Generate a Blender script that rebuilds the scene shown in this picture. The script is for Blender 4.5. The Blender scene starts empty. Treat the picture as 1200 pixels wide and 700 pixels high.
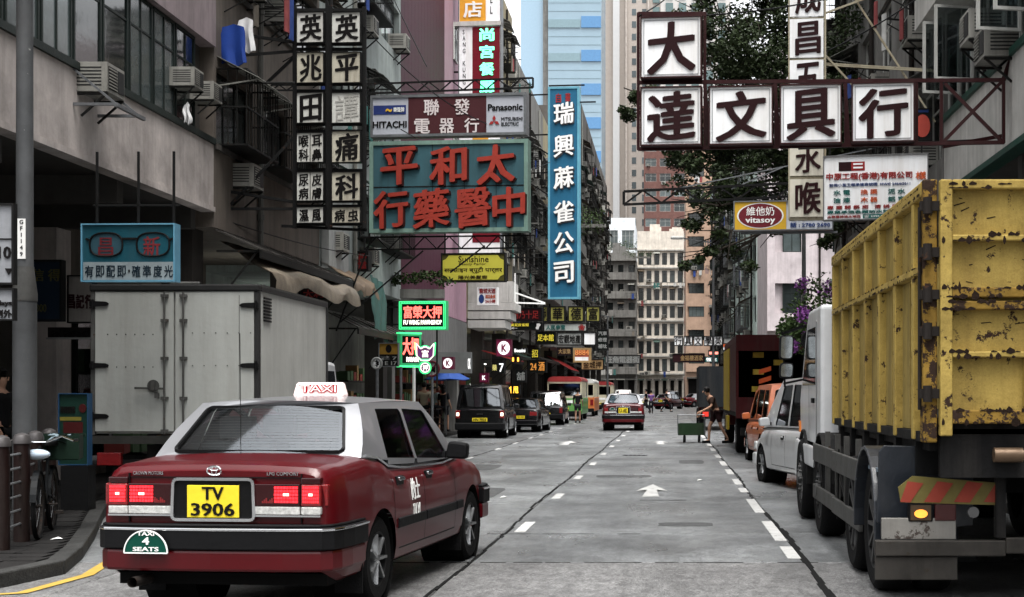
import bpy, bmesh, math, random
from math import radians as R, sin, cos, pi, sqrt, atan2
from mathutils import Vector, Matrix, geometry
random.seed(7)
S = bpy.context.scene
COL = S.collection

# ------------------------------------------------------------------ camera
F = 1700.0            # focal length in photo pixels (photo 1200 wide)
VX, HY, CH = 785.0, 460.0, 1.63   # vanishing point, horizon row, eye height
cam_d = bpy.data.cameras.new('camera'); cam = bpy.data.objects.new('camera', cam_d); COL.objects.link(cam)
cam.location = (0, 0, CH); cam.rotation_euler = (R(90), 0, 0)
cam_d.sensor_width = 36; cam_d.lens = F/1200*36
cam_d.shift_x = (600-VX)/1200; cam_d.shift_y = (HY-350)/1200
cam_d.clip_start = 0.1; cam_d.clip_end = 3000
S.camera = cam

# ------------------------------------------------------------------ world, sun, exposure
SUN_EL, SUN_AZ = 73, 168      # elevation, degrees to the right of the street axis
W = bpy.data.worlds.new('World'); S.world = W; W.use_nodes = True
wn, wl = W.node_tree.nodes, W.node_tree.links
bg = wn['Background']
sky = wn.new('ShaderNodeTexSky'); sky.sky_type = 'NISHITA'; sky.sun_disc = False
sky.sun_elevation = R(SUN_EL); sky.sun_rotation = R(SUN_AZ); sky.air_density = 1.0; sky.dust_density = 4.0
hs = wn.new('ShaderNodeHueSaturation'); hs.inputs['Saturation'].default_value = 0.1
wl.new(sky.outputs[0], hs.inputs['Color']); wl.new(hs.outputs[0], bg.inputs['Color'])
bg.inputs['Strength'].default_value = 0.15
sun_d = bpy.data.lights.new('sun', 'SUN'); sun = bpy.data.objects.new('sun', sun_d); COL.objects.link(sun)
sun_d.energy = 1.5; sun_d.angle = R(35); sun_d.color = (1, .97, .92)
sd = Vector((sin(R(SUN_AZ))*cos(R(SUN_EL)), cos(R(SUN_AZ))*cos(R(SUN_EL)), sin(R(SUN_EL))))
sun.rotation_euler = sd.to_track_quat('Z', 'Y').to_euler()
S.view_settings.view_transform = 'Standard'; S.view_settings.look = 'None'
S.view_settings.exposure = 1.6; S.view_settings.gamma = 1.0
S.render.engine = 'CYCLES'
S.cycles.max_bounces = 6; S.cycles.diffuse_bounces = 3; S.cycles.glossy_bounces = 3; S.cycles.transparent_max_bounces = 8
S.cycles.use_denoising = True

# ------------------------------------------------------------------ helpers
def P(px, py, d):
    return Vector(((px-VX)/F*d, d, CH+(HY-py)/F*d))
def tag(o, label=None, cat=None, group=None, kind=None):
    if label: o['label'] = label
    if cat: o['category'] = cat
    if group: o['group'] = group
    if kind: o['kind'] = kind
    return o
def empty(name, loc=(0, 0, 0), rz=0, label=None, cat=None, group=None, kind=None, parent=None):
    o = bpy.data.objects.new(name, None); COL.objects.link(o); o.location = loc; o.rotation_euler = (0, 0, rz)
    o.empty_display_size = .2
    if parent: o.parent = parent
    return tag(o, label, cat, group, kind)
def inst(me, name, parent=None, loc=(0, 0, 0), rot=(0, 0, 0), sc=None):
    o = bpy.data.objects.new(name, me); COL.objects.link(o); o.location = loc; o.rotation_euler = rot
    if sc: o.scale = sc
    if parent: o.parent = parent
    return o
def copy_tree(o, parent=None):
    c = o.copy(); COL.objects.link(c)
    if parent: c.parent = parent
    for ch in list(o.children): copy_tree(ch, c)
    return c
class MB:
    def __init__(s): s.v = []; s.f = []; s.m = []
    def add(s, vs, fs, mi=0):
        b = len(s.v); s.v += [tuple(v) for v in vs]; s.f += [tuple(i+b for i in f) for f in fs]; s.m += [mi]*len(fs)
    def bx(s, x0, x1, y0, y1, z0, z1, mi=0, mat=None):
        vs = [(x, y, z) for z in (z0, z1) for y in (y0, y1) for x in (x0, x1)]
        if mat: vs = [mat @ Vector(v) for v in vs]
        s.add(vs, [(0, 2, 3, 1), (4, 5, 7, 6), (0, 1, 5, 4), (2, 6, 7, 3), (0, 4, 6, 2), (1, 3, 7, 5)], mi)
    def cyl(s, p0, p1, r0, r1=None, n=8, mi=0, cap=True):
        p0, p1 = Vector(p0), Vector(p1); r1 = r0 if r1 is None else r1
        z = (p1-p0).normalized(); a = z.orthogonal().normalized(); b = z.cross(a)
        vs = []
        for p, r in ((p0, r0), (p1, r1)):
            for i in range(n):
                t = 2*pi*i/n; vs.append(p+(a*cos(t)+b*sin(t))*r)
        fs = [(i, (i+1) % n, n+(i+1) % n, n+i) for i in range(n)]
        if cap: fs += [tuple(range(n))[::-1], tuple(range(n, 2*n))]
        s.add(vs, fs, mi)
    def bar(s, p0, p1, w, h=None, mi=0):       # rectangular bar between two points
        p0, p1 = Vector(p0), Vector(p1); h = h or w
        z = (p1-p0).normalized(); a = z.cross(Vector((0, 0, 1)))
        if a.length < .05: a = Vector((1, 0, 0))
        a.normalize(); b = z.cross(a)
        vs = [p+a*i*w/2+b*j*h/2 for p in (p0, p1) for i, j in ((-1, -1), (1, -1), (1, 1), (-1, 1))]
        s.add(vs, [(0, 1, 2, 3), (7, 6, 5, 4), (0, 4, 5, 1), (1, 5, 6, 2), (2, 6, 7, 3), (3, 7, 4, 0)], mi)
    def prism(s, poly, a0, a1, axis='x', mi=0):
        n = len(poly)
        def mk(p, a): return {'x': (a, p[0], p[1]), 'y': (p[0], a, p[1]), 'z': (p[0], p[1], a)}[axis]
        vs = [mk(p, a0) for p in poly]+[mk(p, a1) for p in poly]
        s.add(vs, [tuple(range(n))[::-1], tuple(range(n, 2*n))]+[(i, (i+1) % n, n+(i+1) % n, n+i) for i in range(n)], mi)
    def lathe(s, prof, c=(0, 0, 0), axis='z', n=20, mi=0):
        c = Vector(c); vs = []
        for r, h in prof:
            for i in range(n):
                t = 2*pi*i/n; a, b = r*cos(t), r*sin(t)
                vs.append(c+Vector({'z': (a, b, h), 'x': (h, a, b), 'y': (a, h, b)}[axis]))
        fs = [(k*n+i, k*n+(i+1) % n, (k+1)*n+(i+1) % n, (k+1)*n+i) for k in range(len(prof)-1) for i in range(n)]
        s.add(vs, fs, mi)
    def ball(s, c, r, n=8, mi=0, sc=(1, 1, 1)):
        pr = [(sin(pi*k/n)*r+1e-5, -cos(pi*k/n)*r) for k in range(n+1)]
        b = len(s.v); s.lathe(pr, (0, 0, 0), 'z', n*2, mi); c = Vector(c)
        for i in range(b, len(s.v)):
            v = s.v[i]; s.v[i] = (v[0]*sc[0]+c.x, v[1]*sc[1]+c.y, v[2]*sc[2]+c.z)
    def mesh(s, name, mats, smooth=False):
        me = bpy.data.meshes.new(name); me.from_pydata(s.v, [], s.f)
        if not isinstance(mats, (list, tuple)): mats = [mats]
        for m in mats: me.materials.append(m)
        me.polygons.foreach_set('material_index', s.m)
        bm = bmesh.new(); bm.from_mesh(me); bmesh.ops.recalc_face_normals(bm, faces=bm.faces); bm.to_mesh(me); bm.free()
        if smooth:
            me.polygons.foreach_set('use_smooth', [True]*len(me.polygons))
            try: me.set_sharp_from_angle(angle=R(38))
            except Exception: pass
        me.update()
        return me
    def build(s, name, mats, parent=None, loc=(0, 0, 0), rot=(0, 0, 0), smooth=False, bevel=0, seg=2):
        o = inst(s.mesh(name, mats, smooth), name, parent, loc, rot)
        if bevel:
            m = o.modifiers.new('b', 'BEVEL'); m.width = bevel; m.segments = seg; m.limit_method = 'ANGLE'; m.angle_limit = R(40)
        return o

# ------------------------------------------------------------------ materials
_M = {}
def M(name, col=(.5, .5, .5), rough=.6, metal=0., var=.18, scale=3., bump=.15, streak=0., dirt=(.05, .045, .04),
      rust=0., rustcol=(.035, .02, .014), rscale=9., emit=0., coat=0., rnd=0., fine=0., spec=None):
    if name in _M: return _M[name]
    m = bpy.data.materials.new(name); m.use_nodes = True; _M[name] = m
    nt = m.node_tree; N, L = nt.nodes, nt.links; b = N['Principled BSDF']
    b.inputs['Roughness'].default_value = rough; b.inputs['Metallic'].default_value = metal
    b.inputs['Specular IOR Level'].default_value = .5 if (rough < .36 or metal > .3 or coat) else .13
    if spec is not None: b.inputs['Specular IOR Level'].default_value = spec
    if coat: b.inputs['Coat Weight'].default_value = coat; b.inputs['Coat Roughness'].default_value = .06
    tc = N.new('ShaderNodeTexCoord')
    nz = N.new('ShaderNodeTexNoise'); nz.inputs['Scale'].default_value = scale; nz.inputs['Detail'].default_value = 7; nz.inputs['Roughness'].default_value = .65
    L.new(tc.outputs['Object'], nz.inputs['Vector'])
    def mix(fac, a, c, mode='MIX'):
        x = N.new('ShaderNodeMix'); x.data_type = 'RGBA'; x.blend_type = mode
        for s_, v_ in ((0, fac), (6, a), (7, c)):
            if isinstance(v_, (int, float)): x.inputs[s_].default_value = v_
            elif isinstance(v_, tuple): x.inputs[s_].default_value = (*v_[:3], 1)
            else: L.new(v_, x.inputs[s_])
        return x.outputs[2]
    def mr(src, a, b_, c, d):
        x = N.new('ShaderNodeMapRange'); L.new(src, x.inputs[0])
        for i, v_ in enumerate((a, b_, c, d)): x.inputs[i+1].default_value = v_
        return x.outputs[0]
    lum = max(col); fk = 1.0 if emit else min(1, .28+lum*3.2 if lum < .09 else .54+.46*min(1, (lum-.06)/.5))     # muted, contrasty real-world colours
    base = tuple(c_*fk for c_ in col)
    f = mr(nz.outputs[0], .3, .7, 1-var, 1+var*.6)
    cmb = N.new('ShaderNodeCombineColor')
    for i in range(3): L.new(f, cmb.inputs[i])
    c = mix(1.0, base, cmb.outputs[0], 'MULTIPLY')
    if rnd:
        oi = N.new('ShaderNodeObjectInfo'); f2 = mr(oi.outputs['Random'], 0, 1, 1-rnd, 1+rnd*.5)
        cm2 = N.new('ShaderNodeCombineColor')
        for i in range(3): L.new(f2, cm2.inputs[i])
        c = mix(1.0, c, cm2.outputs[0], 'MULTIPLY')
    if streak:
        mp = N.new('ShaderNodeMapping'); mp.inputs['Scale'].default_value = (2.6, 2.6, .22); L.new(tc.outputs['Object'], mp.inputs[0])
        n2 = N.new('ShaderNodeTexNoise'); n2.inputs['Scale'].default_value = 1.6; n2.inputs['Detail'].default_value = 8; n2.inputs['Roughness'].default_value = .7
        L.new(mp.outputs[0], n2.inputs['Vector'])
        c = mix(mr(n2.outputs[0], .45, .75, 0, streak), c, dirt)
    if fine:
        n4 = N.new('ShaderNodeTexNoise'); n4.inputs['Scale'].default_value = 90; n4.inputs['Detail'].default_value = 3
        L.new(tc.outputs['Object'], n4.inputs['Vector'])
        f4 = mr(n4.outputs[0], .3, .7, 1-fine, 1+fine); cm4 = N.new('ShaderNodeCombineColor')
        for i in range(3): L.new(f4, cm4.inputs[i])
        c = mix(1.0, c, cm4.outputs[0], 'MULTIPLY')
    if rust:
        n3 = N.new('ShaderNodeTexNoise'); n3.inputs['Scale'].default_value = rscale; n3.inputs['Detail'].default_value = 9; n3.inputs['Roughness'].default_value = .72
        L.new(tc.outputs['Object'], n3.inputs['Vector'])
        t = .72-.22*rust
        fr = mr(n3.outputs[0], t, t+.03, 0, 1)
        c = mix(fr, c, rustcol)
        L.new(mr(fr, 0, 1, rough, .85), b.inputs['Roughness'])
    L.new(c, b.inputs['Base Color'])
    if emit:
        L.new(c, b.inputs['Emission Color']); b.inputs['Emission Strength'].default_value = emit
    if bump:
        bp = N.new('ShaderNodeBump'); bp.inputs['Strength'].default_value = bump; bp.inputs['Distance'].default_value = .02
        n5 = N.new('ShaderNodeTexNoise'); n5.inputs['Scale'].default_value = scale*6; n5.inputs['Detail'].default_value = 5
        L.new(tc.outputs['Object'], n5.inputs['Vector']); L.new(n5.outputs[0], bp.inputs['Height']); L.new(bp.outputs[0], b.inputs['Normal'])
    return m
def glass(name, tint=(.5, .55, .55), refl=.1):
    if name in _M: return _M[name]
    m = bpy.data.materials.new(name); m.use_nodes = True; _M[name] = m
    N, L = m.node_tree.nodes, m.node_tree.links; N.remove(N['Principled BSDF'])
    t = N.new('ShaderNodeBsdfTransparent'); t.inputs[0].default_value = (*tint, 1)
    g = N.new('ShaderNodeBsdfGlossy'); g.inputs['Roughness'].default_value = .04; g.inputs['Color'].default_value = (.9, .95, 1, 1)
    lw = N.new('ShaderNodeLayerWeight'); lw.inputs[0].default_value = .25
    mr = N.new('ShaderNodeMapRange'); L.new(lw.outputs['Fresnel'], mr.inputs[0]); mr.inputs[3].default_value = refl; mr.inputs[4].default_value = 1
    mx = N.new('ShaderNodeMixShader'); L.new(mr.outputs[0], mx.inputs[0]); L.new(t.outputs[0], mx.inputs[1]); L.new(g.outputs[0], mx.inputs[2])
    L.new(mx.outputs[0], N['Material Output'].inputs[0])
    return m

BLACK = M('black_paint', (.012, .012, .013), .5)
RUBBER = M('rubber', (.016, .016, .017), .85, bump=.3, scale=12)
PLASTIC = M('black_plastic', (.014, .014, .016), .6)
STEEL = M('galvanised_steel', (.22, .23, .24), .5, .6, var=.3, scale=8)
DSTEEL = M('dark_rusty_steel', (.05, .042, .038), .7, .3, rust=.5, rustcol=(.06, .03, .018))
CHROME = M('chrome', (.75, .76, .78), .12, 1., var=.05, bump=0)
WHITEP = M('white_lettering', (.78, .78, .76), .6, var=.06)
BLACKP = M('black_lettering', (.015, .012, .012), .6, var=.1)
PANE = M('window_pane', (.035, .045, .045), .08, 0, var=.5, scale=1.3, bump=.05, rnd=.5)
PANE2 = M('pale_window_pane', (.12, .15, .15), .15, 0, var=.35, scale=1.6, bump=.03, rnd=.6)
IRON = M('iron_frame', (.03, .03, .028), .6, .2, rust=.4, rustcol=(.07, .035, .02))
ACW = M('ac_white', (.42, .41, .37), .6, streak=.7, rnd=.35)
ACG = M('ac_grille', (.05, .05, .05), .6)

# ------------------------------------------------------------------ text
_T = {}
_TS = bpy.data.scenes.new('lettering_scene')
def text_raw(s, off=0.0, ext=.1):
    """outline of a string as a mesh; bold by overlaying shifted copies, each a hair deeper"""
    k = (s, off, ext)
    if k in _T: return _T[k]
    if ('raw', s) not in _T:
        c = bpy.data.curves.new('t', 'FONT'); c.body = s; c.size = 1; c.extrude = ext; c.resolution_u = 2
        o = bpy.data.objects.new('t', c); _TS.collection.objects.link(o)
        vl = _TS.view_layers[0]; vl.update(); dg = vl.depsgraph
        me = bpy.data.meshes.new_from_object(o.evaluated_get(dg))
        _T[('raw', s)] = ([v.co.copy() for v in me.vertices], [tuple(p.vertices) for p in me.polygons])
        bpy.data.objects.remove(o); bpy.data.curves.remove(c); bpy.data.meshes.remove(me)
    v0, f0 = _T[('raw', s)]
    if off <= 0: _T[k] = (v0, f0); return _T[k]
    vs, fs = [], []; n = 4 if off < .022 else 6
    for i in range(n):
        a = 2*pi*i/n+.5; dx, dy = cos(a)*off*.98, sin(a)*off*.5; b = len(vs)
        vs += [Vector((v.x+dx, v.y+dy, (v.z+i*.011 if v.z > 0 else v.z))) for v in v0]; fs += [tuple(j+b for j in f) for f in f0]
    _T[k] = (vs, fs); return _T[k]
def text_into(mb, s, x0, x1, z0, z1, y=0., th=.01, off=0., mi=0, keep=False, slant=0, rough=0):
    """letters filling a rectangle of the x-z plane, facing -y, front face at y-th"""
    vs, fs = text_raw(s, off)
    if not vs: return
    ax, bx = min(v.x for v in vs), max(v.x for v in vs); ay, by = min(v.y for v in vs), max(v.y for v in vs)
    sx, sz = (x1-x0)/(bx-ax+1e-6), (z1-z0)/(by-ay+1e-6)
    if keep:
        k = min(sx, sz); cx, cz = (x0+x1)/2, (z0+z1)/2
        x0, z0 = cx-k*(bx-ax)/2, cz-k*(by-ay)/2; sx = sz = k
    out = []
    for v in vs:
        x = x0+(v.x-ax)*sx; z = z0+(v.y-ay)*sz
        if slant: z += (x-(x0+x1)/2)*slant
        if rough: 
            x += rough*sin(z*31+x*17); z += rough*sin(x*29+1.3)
        out.append((x, y-(th+(v.z-.1)*.03 if v.z > 0 else 0), z))
    mb.add(out, fs, mi)
# ================================================================== THE SETTING
def ground_mat(name, col, rough=(.35, .7), fine=.35, big=.35, stain=.5):
    m = bpy.data.materials.new(name); m.use_nodes = True; _M[name] = m
    N, L = m.node_tree.nodes, m.node_tree.links; b = N['Principled BSDF']
    g = N.new('ShaderNodeNewGeometry')
    def nz(sc, det, mp=None, ro=.6):
        n = N.new('ShaderNodeTexNoise'); n.inputs['Scale'].default_value = sc; n.inputs['Detail'].default_value = det; n.inputs['Roughness'].default_value = ro
        if mp:
            q = N.new('ShaderNodeMapping'); q.inputs['Scale'].default_value = mp; L.new(g.outputs['Position'], q.inputs[0]); L.new(q.outputs[0], n.inputs['Vector'])
        else: L.new(g.outputs['Position'], n.inputs['Vector'])
        return n.outputs[0]
    def mr(s, a, b_, c, d):
        x = N.new('ShaderNodeMapRange'); L.new(s, x.inputs[0])
        for i, v in enumerate((a, b_, c, d)): x.inputs[i+1].default_value = v
        return x.outputs[0]
    def mul(a, b_):
        x = N.new('ShaderNodeMath'); x.operation = 'MULTIPLY'; L.new(a, x.inputs[0]); L.new(b_, x.inputs[1]); return x.outputs[0]
    oi = N.new('ShaderNodeObjectInfo')
    f = mul(mr(nz(38, 5, None, .85), .36, .64, 1-fine, 1+fine), mr(nz(.55, 6), .3, .7, 1-big, 1+big*.7))
    f = mul(f, mr(nz(9, 7, (1, .5, 1), .8), .4, .62, 1-fine*.45, 1+fine*.35))
    f = mul(f, mr(nz(14, 8, None, .9), .60, .64, 1, .45))
    f = mul(f, mr(nz(1.0, 5, (1.6, .12, 1)), .35, .72, 1.08, 1-stain*.6))     # tyre and oil streaks along the street
    f = mul(f, mr(oi.outputs['Random'], 0, 1, .86, 1.1))
    f = mul(f, mr(nz(3.1, 8, None, .75), .58, .72, 1, 1-stain))
    cc = N.new('ShaderNodeCombineColor')
    for i in range(3):
        k = N.new('ShaderNodeMath'); k.operation = 'MULTIPLY'; L.new(f, k.inputs[0]); k.inputs[1].default_value = col[i]; L.new(k.outputs[0], cc.inputs[i])
    L.new(cc.outputs[0], b.inputs['Base Color'])
    L.new(mr(nz(.8, 7, (1, .35, 1)), .35, .65, rough[0], rough[1]), b.inputs['Roughness'])
    b.inputs['Specular IOR Level'].default_value = .5 if col[0] > .1 else .15
    bp = N.new('ShaderNodeBump'); bp.inputs['Strength'].default_value = .6; bp.inputs['Distance'].default_value = .015
    L.new(nz(70, 3), bp.inputs['Height']); L.new(bp.outputs[0], b.inputs['Normal'])
    return m
ROAD = ground_mat('road_concrete', (.142, .148, .151), (.24, .55), fine=.7, stain=.65, big=.55)
ROADN = ground_mat('road_asphalt_coarse', (.14, .139, .138), (.32, .65), fine=.95, stain=.5)
JOINT = M('road_joint', (.012, .012, .012), .8)
PAVE = ground_mat('paving_dark', (.012, .0113, .011), (.5, .75), stain=.5)  # dark stone, lowered further to stand in for shade under the left canopy
KERB = ground_mat('kerb_granite', (.032, .032, .031), (.5, .75), stain=.6)  # dark granite, with the left canopy's shade also put into the base colour
LINE = M('worn_white_road_paint', (.46, .46, .45), .6, var=.2, scale=5, rust=.6, rustcol=(.13, .135, .135), rscale=6, fine=.15)
YLINE = M('yellow_road_paint', (.42, .28, .06), .6, var=.2, rust=.35, rustcol=(.12, .12, .11), rscale=9)

g = MB(); g.bx(-600, 600, -60, 2500, -.6, -.04)
tag(g.build('ground', ROAD), kind='structure')
road = empty('road', (0, 0, 0), kind='structure')
xs = [-8.25, -5.0, -1.93, 1.30, 4.55]
ys = [-14, -4, 2, 6.5, 10.2, 13.9, 16.7, 21.3, 26, 31, 36, 41, 47, 53, 60]
ys2 = {0: -.45, 3: .35}
for j in range(len(ys)-1):
    for i in range(4):
        x0, x1 = xs[i]+.005, xs[i+1]-.005; y0, y1 = ys[j]+.004, ys[j+1]-.004
        if i == 0 and y1 < 20: x1 = xs[1]-.008
        near = ys[j+1] <= 13.95
        sk = 0.0 if near and j < 4 else 0.0
        mb = MB(); c = .012
        # chamfered slab
        mb.add([(x0, y0, -.04), (x1, y0, -.04), (x1, y1, -.04), (x0, y1, -.04), (x0, y0, -c), (x1, y0, -c), (x1, y1, -c), (x0, y1, -c),
                (x0+c, y0+c, 0), (x1-c, y0+c, 0), (x1-c, y1-c, 0), (x0+c, y1-c, 0)],
               [(0, 1, 5, 4), (1, 2, 6, 5), (2, 3, 7, 6), (3, 0, 4, 7), (4, 5, 9, 8), (5, 6, 10, 9), (6, 7, 11, 10), (7, 4, 8, 11), (8, 9, 10, 11)])
        mb.build('road_panel', ROADN if near else ROAD, road)
mb = MB()
for i in range(4): mb.bx(xs[i]+.01, xs[i+1]-.01, 60.01, 420, -.035, 0)
mb.build('far_carriageway', ROAD, road)
mb = MB(); mb.bx(-60, -8.0, -14, 10.2, -.035, -.004); mb.build('side_street_surface', ROADN, road)
# tar beads squeezed out of the long joints
tar = MB()
rt = random.Random(3)
for X, a, b in ((-1.93, 8, 60), (1.30, 8, 60), (-5.0, 30, 60)):
    y = a
    while y < b:
        l = rt.uniform(.15, .5); w = rt.uniform(.012, .022) if X != 1.30 or y > 20 else rt.uniform(.015, .04)
        x = X+rt.uniform(-.012, .012)+.03*sin(y*.5)
        tar.bx(x-w, x+w, y, y+l, -.01, .003); y += l
for (xa, xb, y) in ((-5.2, 1.2, 13.9), (-5, -.6, 16.7)):
    x = xa
    while x < xb:
        l = rt.uniform(.2, .6); tar.bx(x, x+l, y-.01+rt.uniform(-.01, .01), y+.008, -.01, .003); x += l*rt.uniform(1, 1.6)
tar.build('tar_joint', JOINT, road)
sc = MB()
for x, y, l in ((-.45, 21.9, .7), (-4.1, 27.5, .35), (-3.0, 34.2, .75), (-2.2, 44.2, .6), (.1, 39, .9)):
    sc.bx(x, x+l, y, y+.06, -.01, .003)
sc.build('slot_drain', JOINT, road)
# repair patches, a manhole and grating: real pieces let into the slabs
PATCH = ground_mat('road_patch', (.07, .072, .073), (.4, .7), fine=.6, stain=.4)
rp = random.Random(12)
for (x, y, a, b) in ((-3.9, 17.5, .9, 1.3), (-.9, 28.2, 1.1, .8), (.2, 17.9, .7, .5), (-4.2, 31.5, 1.0, 2.2), (.5, 34, .6, 1.8), (-3.0, 23.5, .5, 2.6)):
    m = MB(); n = 18; m.prism([(x+a/2*(abs(cos(2*pi*k/n))**.45)*(1 if cos(2*pi*k/n) > 0 else -1)*rp.uniform(.93, 1.05), y+b/2*(abs(sin(2*pi*k/n))**.45)*(1 if sin(2*pi*k/n) > 0 else -1)*rp.uniform(.93, 1.05)) for k in range(n)], -.01, .0035, 'z'); m.build('repair_patch', PATCH, road)
IRONC = M('cast_iron_cover', (.05, .05, .05), .5, .4, var=.4, scale=20)
for (x, y) in ((-3.5, 19.6), (-.9, 37.5)):
    m = MB(); m.bx(x-.32, x+.32, y-.3, y+.3, -.01, .004); o = m.build('manhole_cover', IRONC, road)
    m = MB()
    for i in range(5):
        for j in range(5): m.bx(x-.26+i*.11, x-.19+i*.11, y-.25+j*.105, y-.18+j*.105, .004, .009)
    m.build('cover_studs', IRONC, o)['kind'] = 'stuff'
# painted marks
def dash(x, y0, y1, w=.14, m=LINE, n='lane_dash'):
    mb = MB(); mb.bx(x-w/2, x+w/2, y0, y1, -.002, .006); mb.build(n, m, road)
for y0, y1 in ((14.2, 15.3), (15.9, 18.3), (19.6, 22.1), (23.6, 24.6), (25.6, 27.2), (28.8, 30.6), (32.2, 34.2), (36, 38), (40, 42), (44, 46), (48, 50)): dash(1.22, y0, y1, .13)
for y0, y1 in ((16.9, 18.2), (22.2, 23.3), (27.2, 28.3), (32.4, 33.6), (37.8, 39), (43.2, 44.3), (48.5, 49.6), (54, 55.2), (60, 61.2), (66, 67.2), (72, 73), (78, 79)): dash(-1.75, y0, y1, .13)
for y0 in (35.5, 41.2, 46, 51.2, 55.2, 60, 65, 70, 75, 80, 86, 92): dash(-4.95, y0, y0+1.1, .1)
for y0 in (52, 62, 72): dash(1.22, y0, y0+4, .12)
def arrow(x, y, s=1.0):
    mb = MB()
    mb.add([(x-.17*s, y, .006), (x+.17*s, y, .006), (x+.1*s, y+2.2*s, .006), (x-.1*s, y+2.2*s, .006)], [(0, 1, 2, 3)])
    mb.add([(x-.34*s, y+1.7*s, .0055), (x, y+3.9*s, .0055), (x+.34*s, y+1.7*s, .0055), (x, y+2.25*s, .0055)], [(0, 1, 2), (0, 2, 3)])
    mb.build('painted_arrow', LINE, road)
arrow(-.3, 22.6, .78); arrow(-3.3, 45, .9); arrow(-.3, 45.5, .8)
# near double kerb and pavement on the left
kline = [(-5.48, 11.75), (-5.42, 13.0), (-5.75, 14.2), (-6.35, 16.0), (-7.30, 18.7), (-8.22, 21.5), (-8.22, 60)]
left = empty('left_pavement', (0, 0, 0), kind='structure')
poly = [(-60, 60), (-60, 14), (-14, 11.2), (-5.55, 11.2)]
def offp(p, dx): return (p[0]-dx, p[1])
outer = [offp(p, .17) for p in kline]
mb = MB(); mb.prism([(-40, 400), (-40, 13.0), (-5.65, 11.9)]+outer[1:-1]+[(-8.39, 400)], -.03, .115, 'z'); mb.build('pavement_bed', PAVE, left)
# kerb stones
ks = [(-9.5, 12.2), (-5.62, 11.75)]+kline[1:-1]+[(-8.22, 60)]
for a, b in zip(ks[:-1], ks[1:]):
    a, b = Vector(a), Vector(b); L_ = (b-a).length; n = max(1, round(L_/.95)); d = (b-a)/n
    for k in range(n):
        if a.y+k*d.y > 60: break
        p = a+d*k; nrm = Vector((-d.y, d.x)).normalized()
        q = p+d*.985; e = [p, q, q+nrm*.17, p+nrm*.17]
        mb = MB(); mb.prism([(v.x, v.y) for v in e], -.035, .13+random.uniform(-.004, .004), 'z')
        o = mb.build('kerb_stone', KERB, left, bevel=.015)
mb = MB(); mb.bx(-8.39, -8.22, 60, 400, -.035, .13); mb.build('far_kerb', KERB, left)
# paving slabs near the lamp post
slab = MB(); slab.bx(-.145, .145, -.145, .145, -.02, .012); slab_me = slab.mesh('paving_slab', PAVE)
def xk(y):
    for a, b in zip(kline[:-1], kline[1:]):
        if a[1] <= y <= b[1]: return a[0]+(b[0]-a[0])*(y-a[1])/(b[1]-a[1])
    return -5.5
n = 0; y = 12.5
while y < 19 and n < 290:
    x = xk(y)-.36
    while x > -8.9 and n < 290:
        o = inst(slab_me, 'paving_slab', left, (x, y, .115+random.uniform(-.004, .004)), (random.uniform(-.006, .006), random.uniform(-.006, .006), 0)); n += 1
        x -= .302
    y += .302
# yellow line following the near kerb
yl = [(-9.6, 11.65), (-5.72, 11.5), (-5.25, 11.75), (-5.18, 12.9), (-5.42, 14.1), (-6.0, 15.9), (-6.9, 18.7)]
mb = MB()
L2 = []
for k, p in enumerate(yl):
    a = Vector(yl[max(0, k-1)]); b = Vector(yl[min(len(yl)-1, k+1)]); t = (b-a).normalized(); nn = Vector((-t.y, t.x))*.055
    L2.append((Vector(p)+nn, Vector(p)-nn))
for (a, b), (c, d) in zip(L2[:-1], L2[1:]):
    mb.add([(a.x, a.y, .008), (b.x, b.y, .008), (d.x, d.y, .008), (c.x, c.y, .008)], [(0, 1, 2, 3)])
mb.build('yellow_kerb_line', YLINE, road)
# right pavement
right = empty('right_pavement', (0, 0, 0), kind='structure')
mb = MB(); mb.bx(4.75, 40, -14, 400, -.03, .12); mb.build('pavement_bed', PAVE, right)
for k in range(60):
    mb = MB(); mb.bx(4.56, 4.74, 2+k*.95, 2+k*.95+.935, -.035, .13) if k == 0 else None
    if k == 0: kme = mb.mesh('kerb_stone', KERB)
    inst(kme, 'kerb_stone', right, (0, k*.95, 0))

# ================================================================== BUILDINGS
def win_mesh(w, h, cols, rows, t=.045, frame=IRON):
    """frame with mullions, and its pane, facing -y, opening 0..w, 0..h"""
    k = ('win', round(w, 2), round(h, 2), cols, rows, frame.name)
    if k in _T: return _T[k]
    mb = MB(); mb.bx(0, t, 0, .05, 0, h); mb.bx(w-t, w, 0, .05, 0, h); mb.bx(t, w-t, 0, .05, 0, t); mb.bx(t, w-t, 0, .05, h-t, h)
    for c in range(1, cols): mb.bx(w*c/cols-t*.35, w*c/cols+t*.35, .004, .046, t, h-t)
    for r in range(1, rows):
        z = h*(r/rows if rows > 2 else .68); mb.bx(t, w-t, .008, .042, z-t*.35, z+t*.35)
    pm = MB(); pm.bx(t*.5, w-t*.5, .022, .03, t*.5, h-t*.5)
    _T[k] = (mb.mesh('window', frame), pm.mesh('pane', PANE), pm.mesh('pane', PANE2)); return _T[k]
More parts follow.
